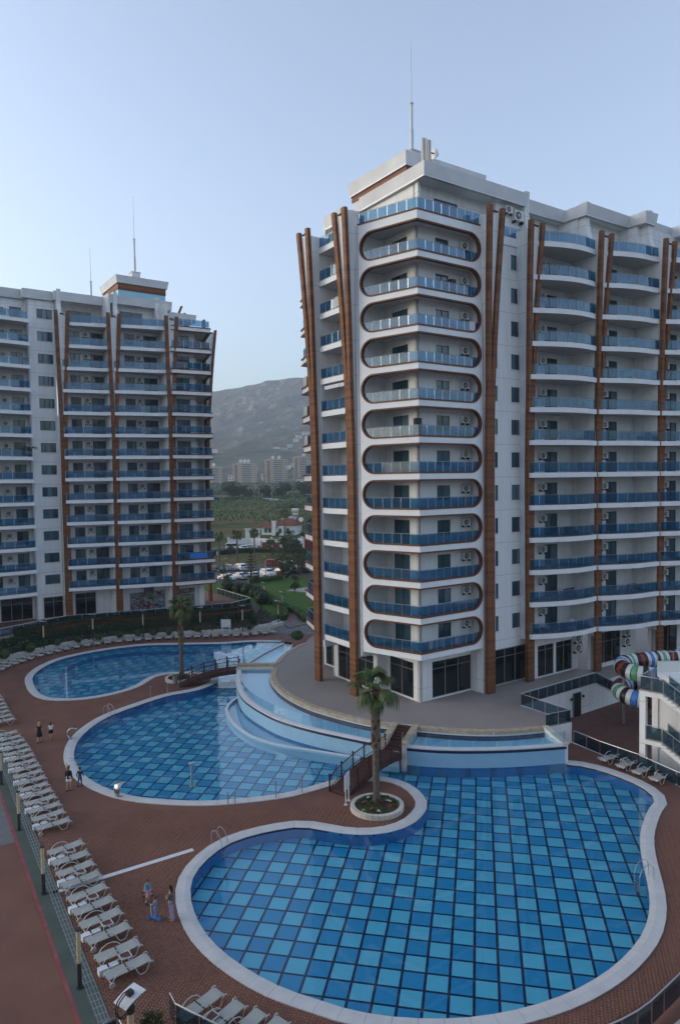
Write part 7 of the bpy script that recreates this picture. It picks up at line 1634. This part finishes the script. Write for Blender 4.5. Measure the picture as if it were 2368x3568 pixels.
q = MB(); q.lathe([(.75, -1.2), (.85, -1.1), (.85, 1.1), (.75, 1.2)], (0, 0, 3.6), 'cream_stone', 14, 'x'); q.build('tank', SH); q = MB(); q.lathe([(.6, -1), (.6, 1)], (0, 0, 2.2), 'cream_stone', 12, 'x'); q.build('tank', SH)
q = MB(); q.plate([(-3.4, -2.0, -.6), (-.2, -2.0, -.6), (.8, .2, 1.3), (-2.4, .2, 1.3)], (0, -.6, .8), .12, 'car_silver'); q.build('solar_panel', SH); q = MB(); q.tube([(0, 0, -1), (0, 0, 3)], .12, 'metal_mast', 6); q.tube([(-1, .2, -1), (-1, .2, 2)], .1, 'metal_mast', 6); q.build('stand', SH)
for x in (-4.2, 2.4): q = MB(); q.lathe([(.9, 0), (.8, .12), (.3, .3)], (x, -1, .2), 'sat_white', 14, 'y'); q.build('dish', SH)
def garden_wall(label, path, h, m, z, cap='villa_wall'):
    t = thing('garden_wall', label, 'wall', (*path[0], z)); o = Vector(path[0])
    for i in range(len(path)-1):
        A, B = Vector(path[i])-o, Vector(path[i+1])-o; d = (B-A).normalized(); q = MB(); q.obox((*((A+B)/2), h/2), (*d, 0), (-d.y, d.x, 0), (0, 0, 1), (B-A).length/2, .14, h/2, m); q.build('panel', t)
    for p in path: q = MB(); x, y = p[0]-o.x, p[1]-o.y; q.box(x-.3, x+.3, y-.3, y+.3, 0, h+.35, cap); q.box(x-.4, x+.4, y-.4, y+.4, h+.35, h+.5, 'coping'); q.build('pillar', t)
garden_wall('white villa garden wall behind the parked vans', [(-36, 224), (-29.5, 226), (-22, 222.5), (-19, 221)], 2.4, 'villa_wall', .6)
garden_wall('dark red gate panels between cream pillars along the road', [(-24.6, 216.5), (-21.2, 215.5), (-18.4, 214.6)], 1.9, 'gate_red', .5, 'cream_stone')
garden_wall('dark red gate at the right end of the road beside the right tower', [(-11.3, 213), (-6, 212)], 2.6, 'gate_red', .6, 'villa_wall')
garden_wall('white slatted garden fence in front of the villa', [(-17.2, 228), (-12.4, 226.5)], 1.9, 'villa_wall', .8)
for p, lab in (((-27.5, 232), 'white ornate chimney pillar, left of the villa'), ((-31, 233), 'white ornate chimney pillar farther left of the villa')):
    t = thing('garden_oven', lab, 'garden oven', (*p, height(*p)), 0); q = MB(); q.box(-.7, .7, -.5, .5, 0, 4.4, 'villa_wall'); q.build('stack', t); q = MB(); q.box(-1.0, 1.0, -.8, .8, 4.4, 4.8, 'coping'); q.build('cap', t)
t = thing('street_kerb_fence', 'dark low fence along the far edge of the car park', 'fence', (-35.2, 198.5, 0)); q = MB(); q.tube([(0, 0, 1.2), (4.9, 6.4, 1.2), (13.9, 7.6, 1.2), (25, 1, 1.2)], .06, 'lamp_dark', 5); q.build('rail', t)
for x, y in ((0, 0), (2.4, 3.2), (4.9, 6.4), (9.4, 7.0), (13.9, 7.6), (19, 4.5), (25, 1)): q = MB(); q.box(x-.2, x+.2, y-.2, y+.2, 0, 1.5, 'cream_stone'); q.build('post', t)

# ================================================================= far apartment blocks, hillside houses
def far_tower(X, Y, w_, H, label, dishes, zb):
    t = thing('far_apartment_block', label, 'apartment block', (X, Y, zb), math.radians(8), 'beige apartment blocks before the mountain'); nf = 13; fh = H/nf; dp = w_*.55
    q = MB(); q.box(-w_/2+3, w_/2-3, 0, dp, -6, H, 'far_wall'); q.box(-w_*.30, -w_*.12, -2.2, 0, -6, H+.6, 'far_wall'); q.box(w_*.27, w_*.37, -1.4, 0, -6, H, 'far_wall'); q.build('walls', t)
    q = MB(); q.box(-w_*.385, -w_*.31, -1.0, .05, 0, H-1, 'far_red'); q.build('red_strip', t)
    q = MB()
    for k in range(nf):
        z = k*fh+fh*.1; q.box(-w_/2, -w_*.39, -1.8, dp*.8, z, z+fh*.38, 'far_band'); q.box(w_*.38, w_/2, -1.8, dp*.8, z, z+fh*.38, 'far_band'); q.box(-w_*.12, w_*.26, -1.6, 0, z, z+fh*.36, 'far_band')
    struct(q.build('balconies', t), 'stuff')
    q = MB()
    for k in range(nf): z = k*fh+fh*.5; q.box(-w_*.36, -w_*.33, -1.15, -1.0, z, z+fh*.35, 'far_band'); q.box(-w_*.11, w_*.25, -.12, -.02, z, z+fh*.45, 'far_dark')
    struct(q.build('windows', t), 'stuff')
    q = MB(); q.box(-w_/2, w_/2, -2.0, dp, H, H+1.0, 'far_band'); q.box(-w_*.35, w_*.25, 1, dp*.8, H+1, H+3.0, 'far_wall'); q.build('roof', t)
    for x in dishes: q = MB(); q.lathe([(3.0, 0), (2.7, .5), (1, 1.1)], (x*w_, -.5, H+5.2), 'sat_white', 14, 'y'); q.tube([(x*w_, 0, H+1), (x*w_, 0, H+5)], .4, 'metal_mast', 6); q.build('dish', t)
far_tower(-211, 1182, 25, 35, 'beige apartment block half hidden by the left tower, one dish on its roof', (-.05,), 12); far_tower(-161, 1191, 42, 40, 'widest beige apartment block with three roof dishes', (-.16, .0, .15), 12.5)
far_tower(-109, 1212, 39, 42, 'beige apartment block with two dishes, second from the right', (-.15, .12), 17); far_tower(-64, 1207, 30, 38, 'beige apartment block nearest the right tower', (.1,), 25)
HB = {}
def small_house(x, y, s, label, cat='house', wd=9, hh=6):
    t = thing('hillside_house', label, cat, (x, y, height(x, y)-1), rng.uniform(-.3, .3), 'small white houses on the slope')
    t.scale = (s,)*3
    if not HB:
        q = MB(); q.box(-5, 5, -4, 4, 0, 6, 'villa_wall'); HB['w'] = q.mesh('walls'); q = MB(); q.add([(-5.5, -4.5, 6), (5.5, -4.5, 6), (5.5, 4.5, 6), (-5.5, 4.5, 6), (-3, 0, 8), (3, 0, 8)], [(0, 1, 5, 4), (1, 2, 5), (2, 3, 4, 5), (3, 0, 4)], 'roof_tile'); HB['r'] = q.mesh('roof'); q = MB()
        for x_ in (-3, 0, 3):
            for z_ in (1, 3.8): q.box(x_-.8, x_+.8, -4.06, -3.98, z_, z_+1.4, 'far_dark')
        HB['n'] = q.mesh('windows')
    link('walls', HB['w'], t); link('roof', HB['r'], t); o = link('windows', HB['n'], t)
for x, y, s, nm in ((-134, 1300, 1.9, 'pink-white house between the two middle blocks'), (-128, 1240, 1.7, 'long white house at the foot of the middle blocks'), (-118, 1262, 1.3, 'white house just left of the second block from the right'), (-186, 1240, 1.9, 'low white house left of the widest block'), (-107, 1420, 1.6, 'white house peeping over the roof of the second block from the right'), (-92, 1440, 1.5, 'white house right above the second block from the right'), (-84, 1225, 1.1, 'orange-ish low house between the two right blocks'), (-66, 1190, 1.2, 'low white shed under the rightmost block')):
    small_house(x, y, s, nm)
k = 0
for az, d in ((-.187, 1650), (-.177, 1660), (-.170, 1680), (-.088, 1800), (-.081, 1800), (-.077, 1810), (-.070, 1830), (-.061, 1850), (-.057, 1870), (-.048, 1900), (-.043, 1905), (-.040, 1930)):
    small_house(d*math.sin(az), d*math.cos(az), 1.5, 'tiny white house on the mountain slope, %s from the left' % ORD[k]); k += 1

# ================================================================= people
def loft(mb, rings, m, n=10, cap=True):
    """rings: (centre, rx, ry, yaw)"""
    V = []; 
    for c, rx, ry, yaw in rings:
        for k in range(n):
            a = 2*PI*k/n; x, y = rx*math.cos(a), ry*math.sin(a); V.append((c[0]+x*math.cos(yaw)-y*math.sin(yaw), c[1]+x*math.sin(yaw)+y*math.cos(yaw), c[2]))
    F = [(i*n+k, i*n+(k+1) % n, (i+1)*n+(k+1) % n, (i+1)*n+k) for i in range(len(rings)-1) for k in range(n)]
    if cap: F += [tuple(range(n-1, -1, -1)), tuple((len(rings)-1)*n+k for k in range(n))]
    return mb.add(V, F, m)
def person(p, ang, h, label, legs, arms, top, bottom, hair, shoes='black_cloth', torso_lean=0.0, head_tilt=0.0, z=0.0, group=None, extra=None, child_k=1.0):
    """faces +x. legs: per side (hip fwd angle, knee bend); arms: per side list of shoulder->elbow->hand offsets"""
    t = thing('person', label, 'person', (p[0], p[1], z), ang, group); S = h/1.68
    J = {}; hipz = .90*S*(1 if child_k == 1 else .94); J['pel'] = Vector((0, 0, hipz)); J['waist'] = Vector((torso_lean*.12, 0, hipz+.17*S)); J['chest'] = Vector((torso_lean*.28, 0, hipz+.38*S)); J['neck'] = Vector((torso_lean*.4, 0, hipz+.52*S)); J['headb'] = J['neck']+Vector((.012, 0, .07*S)); J['head'] = J['headb']+Vector((.02+head_tilt*.08, 0, .10*S*child_k)); J['crown'] = J['head']+Vector((head_tilt*.05, 0, .085*S*child_k))
    vs_, es, rr = [], [], []
    def v(co, r): vs_.append(tuple(co)); rr.append(r); return len(vs_)-1
    pel = v(J['pel'], (.135*S, .115*S)); wai = v(J['waist'], (.115*S, .09*S)); che = v(J['chest'], (.145*S, .10*S)); nek = v(J['neck'], (.055*S, .055*S)); hb = v(J['headb'], (.055*S, .055*S)); hd = v(J['head'], (.082*S*child_k, .095*S*child_k)); cr = v(J['crown'], (.055*S*child_k, .06*S*child_k)); es += [(pel, wai), (wai, che), (che, nek), (nek, hb), (hb, hd), (hd, cr)]
    pts = {}
    for sd, (a, kb) in zip((-1, 1), legs):
        hip = J['pel']+Vector((0, sd*.085*S, -.03*S)); th = .42*S*(1 if child_k == 1 else .93); kn = hip+Vector((math.sin(a), 0, -math.cos(a)))*th; b2 = a-kb; an = kn+Vector((math.sin(b2), 0, -math.cos(b2)))*th*.96; toe = an+Vector((.16*S, sd*.015, -.035*S))
        i0 = v(hip, (.088*S,)*2); i1 = v(hip.lerp(kn, .5), (.075*S,)*2); i2 = v(kn, (.053*S,)*2); i3 = v(kn.lerp(an, .35), (.054*S,)*2); i4 = v(an, (.036*S,)*2); i5 = v(toe, (.034*S, .026*S)); es += [(pel, i0), (i0, i1), (i1, i2), (i2, i3), (i3, i4), (i4, i5)]; pts[sd] = (hip, kn, an, toe)
    hands = {}
    for sd, (eo, ho) in zip((-1, 1), arms):
        sh = J['chest']+Vector((0, sd*.165*S, .075*S)); el = sh+Vector((eo[0], sd*eo[1], eo[2]))*S; ha = el+Vector((ho[0], sd*ho[1], ho[2]))*S
        i0 = v(sh, (.052*S,)*2); i1 = v(el, (.038*S,)*2); i2 = v(ha, (.027*S,)*2); d = (ha-el).normalized(); i3 = v(ha+d*.055*S, (.036*S, .018*S)); es += [(che, i0), (i0, i1), (i1, i2), (i2, i3)]; hands[sd] = (sh, el, ha, d)
    me = bpy.data.meshes.new('body'); me.from_pydata(vs_, es, []); me.materials.append(MATS['skin']); b_ = link('body', me, t)
    sk = b_.modifiers.new('skin', 'SKIN'); sk.use_smooth_shade = True
    if not me.skin_vertices: me.attributes
    sv = me.skin_vertices[0].data if me.skin_vertices else None
    if sv:
        for i, r in enumerate(rr): sv[i].radius = r
        sv[0].use_root = True
    ss = b_.modifiers.new('smooth', 'SUBSURF'); ss.levels = 1; ss.render_levels = 1
    # hands: four fingers and a thumb closing gently
    for sd, (sh, el, ha, d) in hands.items():
        q = MB(); side = d.cross(Vector((1, 0, 0))); side = side.normalized() if side.length > .1 else Vector((0, 1, 0)); cu_ = side.cross(d)
        for i, ln in enumerate((.066, .078, .072, .055)):
            o_ = ha+d*.085*S+side*((i-1.5)*.019*S); q.tube([o_, o_+d*ln*.5*S+cu_*.008*S, o_+d*ln*.85*S+cu_*.028*S], [.0095*S, .0088*S, .007*S], 'skin', 5)
        o_ = ha+d*.03*S+side*(-.03*S); q.tube([o_, o_-side*.025*S+d*.03*S+cu_*.01*S, o_-side*.022*S+d*.06*S+cu_*.025*S], [.011*S, .010*S, .008*S], 'skin', 5); q.build('fingers', t)
    # face
    hc = J['head']; R = .09*S*child_k; q = MB(); q.lathe([(.012*S, -.012*S), (.016*S, 0), (.006*S, .03*S)], (hc.x+R*1.02, 0, hc.z-.012*S), 'skin', 6)
    for s in (-1, 1): q.lathe([(.006*S, -.03*S), (.018*S, 0), (.006*S, .03*S)], (hc.x-.005, s*R*.93, hc.z-.005*S), 'skin', 6)
    q.build('nose_and_ears', t); q = MB()
    for s in (-1, 1): q.lathe([(.004*S, -.007*S), (.011*S, 0), (.004*S, .007*S)], (hc.x+R*.93, s*.033*S, hc.z+.018*S), 'lamp_dark', 6)
    q.box(hc.x+R*.86, hc.x+R*.96, -.022*S, .022*S, hc.z-.052*S, hc.z-.044*S, 'gate_red'); q.build('eyes_and_mouth', t)
    # hair
    hm, hl = hair; q = MB(); loft(q, [((hc.x-.022*S, 0, hc.z+.125*S*child_k), .02*S, .02*S, 0), ((hc.x-.02*S, 0, hc.z+.105*S*child_k), .075*S*child_k, .07*S*child_k, 0), ((hc.x-.018*S, 0, hc.z+.05*S), .103*S*child_k, .098*S*child_k, 0), ((hc.x-.035*S, 0, hc.z-.01*S), .088*S*child_k, .10*S*child_k, 0), ((hc.x-.06*S, 0, hc.z-.08*S), .06*S, .085*S, 0)]+([((hc.x-.075*S, 0, hc.z-.08*S-hl*.5*S), .05*S, .095*S, 0), ((hc.x-.085*S, 0, hc.z-.08*S-hl*S), .025*S, .06*S, 0)] if hl > .05 else []), hm, 10); q.build('hair', t)
    # clothes
    kind, m, sleeve = top; q = MB(); c, wst, pe = J['chest'], J['waist'], J['pel']
    loft(q, [((J['neck'].x, 0, J['neck'].z-.035*S), .06*S, .075*S, 0), ((c.x, 0, c.z+.085*S), .095*S, .17*S, 0), ((c.x, 0, c.z), .118*S, .175*S, 0), ((wst.x, 0, wst.z), .105*S, .142*S, 0), ((pe.x, 0, pe.z+.06*S), .122*S, .158*S, 0)]+([((pe.x, 0, pe.z-.06*S), .14*S, .185*S, 0)] if kind == 'long' else []), m, 12)
    for sd, (sh, el, ha, d) in hands.items():
        if sleeve > 0: e1 = sh.lerp(el, min(1, sleeve)); pl_ = [sh+Vector((0, -sd*.03*S, .01)), sh.lerp(e1, .5), e1]+([el.lerp(ha, sleeve-1)] if sleeve > 1 else []); q.tube(pl_, [.062*S, .056*S, .050*S]+([.040*S] if sleeve > 1 else []), m, 8)
    q.build('top', t)
    kind, m = bottom; q = MB()
    if kind in ('dress', 'skirt'):
        ln = .40 if kind == 'dress' else .26
        loft(q, [((pe.x, 0, pe.z+.12*S), .11*S, .148*S, 0), ((pe.x, 0, pe.z), .14*S, .185*S, 0), ((pe.x+.01, 0, pe.z-ln*.6*S), .17*S, .215*S, 0), ((pe.x+.01, 0, pe.z-ln*S), .185*S, .235*S, 0)], m, 14)
    else:
        loft(q, [((pe.x, 0, pe.z+.12*S), .112*S, .15*S, 0), ((pe.x, 0, pe.z), .13*S, .175*S, 0), ((pe.x, 0, pe.z-.09*S), .115*S, .17*S, 0)], m, 12)
        for sd in (-1, 1):
            hip, kn, an, toe = pts[sd]; 
            if kind == 'shorts': q.tube([hip, hip.lerp(kn, .3), hip.lerp(kn, .55)], [.10*S, .102*S, .105*S], m, 9)
            else: w_ = 1.0 if kind == 'trousers' else 1.35; q.tube([hip, hip.lerp(kn, .5), kn, kn.lerp(an, .5), an+Vector((0, 0, .01))], [.098*S, .086*S, .068*S*w_, .062*S*w_, .058*S*w_], m, 9)
    q.build({'dress': 'dress_skirt', 'skirt': 'skirt', 'shorts': 'shorts'}.get(kind, 'trousers'), t)
    for sd in (-1, 1): hip, kn, an, toe = pts[sd]; q = MB(); q.obox((an.lerp(toe, .5)+Vector((0, 0, -.035*S)))[:], (toe-an).normalized() if abs((toe-an).z) < .2 else (1, 0, 0), (0, 1, 0), (0, 0, 1), .115*S, .042*S, .028*S, shoes); q.build('shoe', t)
    return t, pts, hands, S
hang = [((-.02, .05, -.27), (.06, .0, -.23))]*2; swing = [((.10, .05, -.25), (.12, 0, -.20)), ((-.12, .05, -.25), (.02, 0, -.24))]
hold = [((.10, .04, -.25), (.20, -.08, .06)), ((-.03, .05, -.27), (.06, .0, -.23))]
person((-24.82, 56.2), math.radians(100), 1.68, 'woman in a short black dress with blond hair walking away near the middle lounger row', [(.22, .15), (-.25, .35)], [((.05, .06, -.26), (.16, -.06, -.12)), ((-.05, .05, -.26), (.06, 0, -.23))], ('plain', 'black_cloth', .3), ('dress', 'black_cloth'), ('hair_blond', .22))
person((-24.15, 56.85), math.radians(110), 1.46, 'long-haired girl in white top and black skirt beside the woman in black', [(.14, .1), (-.1, .2)], [((.10, .05, -.24), (.20, -.02, .10)), ((-.03, .05, -.26), (.06, 0, -.22))], ('plain', 'white_cloth', .5), ('skirt', 'black_cloth'), ('hair_brown', .34), 'toy_pink')
person((-18.9, 47.15), math.radians(80), 1.72, 'woman with long auburn hair, black jacket and white shorts near the pool rim', [(.08, .05), (-.1, .12)], hang, ('long', 'black_cloth', 1.9), ('shorts', 'white_cloth'), ('hair_auburn', .38))
person((-18.4, 47.85), math.radians(70), 1.36, 'boy in dark jacket and blue jeans walking beside the woman in white shorts', [(.18, .1), (-.22, .25)], swing, ('plain', 'navy_cloth', 1.9), ('trousers', 'denim'), ('hair_dark', .0), child_k=1.08)
t, pts, hn, S = person((-8.4, 32.75), math.radians(165), 1.66, 'woman with short dark hair in leopard print blouse and lilac trousers watching the children', [(.06, .04), (-.12, .1)], [((.06, .05, -.26), (.14, -.17, .05)), ((.06, .05, -.26), (.15, -.16, .03))], ('long', 'leopard', 1.0), ('wide', 'lilac_cloth'), ('hair_dark', .12), 'skin')
t, pts, hn, S = person((-10.0, 34.45), math.radians(-78), 1.18, 'small girl in a cyan dress riding a white tricycle', [(1.15, 1.2), (.85, 1.0)], [((.14, .03, -.20), (.18, .0, -.06)), ((.14, .03, -.20), (.18, .0, -.06))], ('plain', 'cyan_cloth', .4), ('shorts', 'cyan_cloth'), ('hair_brown', .14), 'toy_white', child_k=1.15, z=-.12)
tr = thing('tricycle', 'small white and pink tricycle under the girl in cyan', 'tricycle', (-10.0, 34.45, 0), math.radians(-78))
def wheel_(x, y, r, par): q = MB(); q.tube([(x+r*math.cos(2*PI*k/16), y, r+r*math.sin(2*PI*k/16)) for k in range(16)], .02, 'rubber', 6, True); q.lathe([(r*.3, -.015), (r*.3, .015)], (x, y, r), 'toy_white', 8, 'y'); [q.tube([(x, y, r), (x+r*math.cos(k*PI/3), y, r+r*math.sin(k*PI/3))], .006, 'toy_white', 4) for k in range(6)]; q.build('wheel', par)
wheel_(.52, 0, .17, tr); wheel_(-.22, -.24, .12, tr); wheel_(-.22, .24, .12, tr)
q = MB(); q.tube([(-.22, 0, .12), (-.05, 0, .40), (.36, 0, .42), (.44, 0, .62)], .024, 'toy_white', 7); q.tube([(-.22, -.24, .12), (-.22, .24, .12)], .018, 'toy_white', 6); q.tube([(.44, 0, .60), (.52, 0, .17)], .022, 'toy_white', 6); q.build('frame', tr)
q = MB(); q.tube([(.36, -.22, .70), (.44, -.1, .66), (.44, .1, .66), (.36, .22, .70)], .016, 'toy_pink', 6); q.build('handlebar', tr); q = MB(); q.lathe([(.09, 0), (.12, .03), (.10, .06)], (-.05, 0, .42), 'toy_pink', 10); q.build('saddle', tr); q = MB(); q.box(.34, .44, -.13, .13, .5, .62, 'toy_pink'); q.build('basket', tr)
for s in (-1, 1): q = MB(); q.box(.47, .57, s*.06-.03, s*.06+.03, .12+.05*s, .15+.05*s, 'rubber'); q.build('pedal', tr)
person((-9.15, 32.75), math.radians(150), 1.06, 'small boy in blue checked pyjamas standing on a blue toy scooter', [(.05, .02), (-.05, .05)], [((.10, .04, -.20), (.22, .03, .0)), ((.10, .04, -.20), (.22, .03, .0))], ('plain', 'blue_check', 1.7), ('trousers', 'blue_check'), ('hair_brown', .04), 'toy_blue', child_k=1.16, z=.10)
sc = thing('toy_scooter', 'blue three-wheeled toy scooter under the boy in pyjamas', 'scooter', (-9.15, 32.75, 0), math.radians(150))
q = MB(); q.box(-.30, .28, -.09, .09, .08, .115, 'toy_blue'); q.build('deck', sc); q = MB(); q.tube([(.28, 0, .08), (.33, 0, .70)], .018, 'toy_white', 7); q.build('stem', sc); q = MB(); q.tube([(.33, -.17, .70), (.33, .17, .70)], .016, 'rubber', 6); q.build('handlebar', sc)
for x, y in ((.30, -.14), (.30, .14), (-.28, 0)): q = MB(); q.lathe([(.075, -.022), (.075, .022)], (x, y, .075), 'toy_blue', 12, 'y'); q.lathe([(.035, -.024), (.035, .024)], (x, y, .075), 'rubber', 8, 'y'); q.build('wheel', sc)

# ================================================================= haze: the air between here and the mountain
bm = bpy.data.materials.new('haze'); bm.use_nodes = True; N = bm.node_tree.nodes; N.clear(); o_ = N.new('ShaderNodeOutputMaterial'); pv = N.new('ShaderNodeVolumePrincipled')
pv.inputs['Color'].default_value = (.78, .89, 1.0, 1); pv.inputs['Density'].default_value = .00016; pv.inputs['Anisotropy'].default_value = .2; bm.node_tree.links.new(pv.outputs[0], o_.inputs['Volume']); MATS['haze'] = bm
q = MB(); q.box(-3500, 3500, -1200, 3480, -3, 620, 'haze'); struct(q.build('haze'), 'stuff')
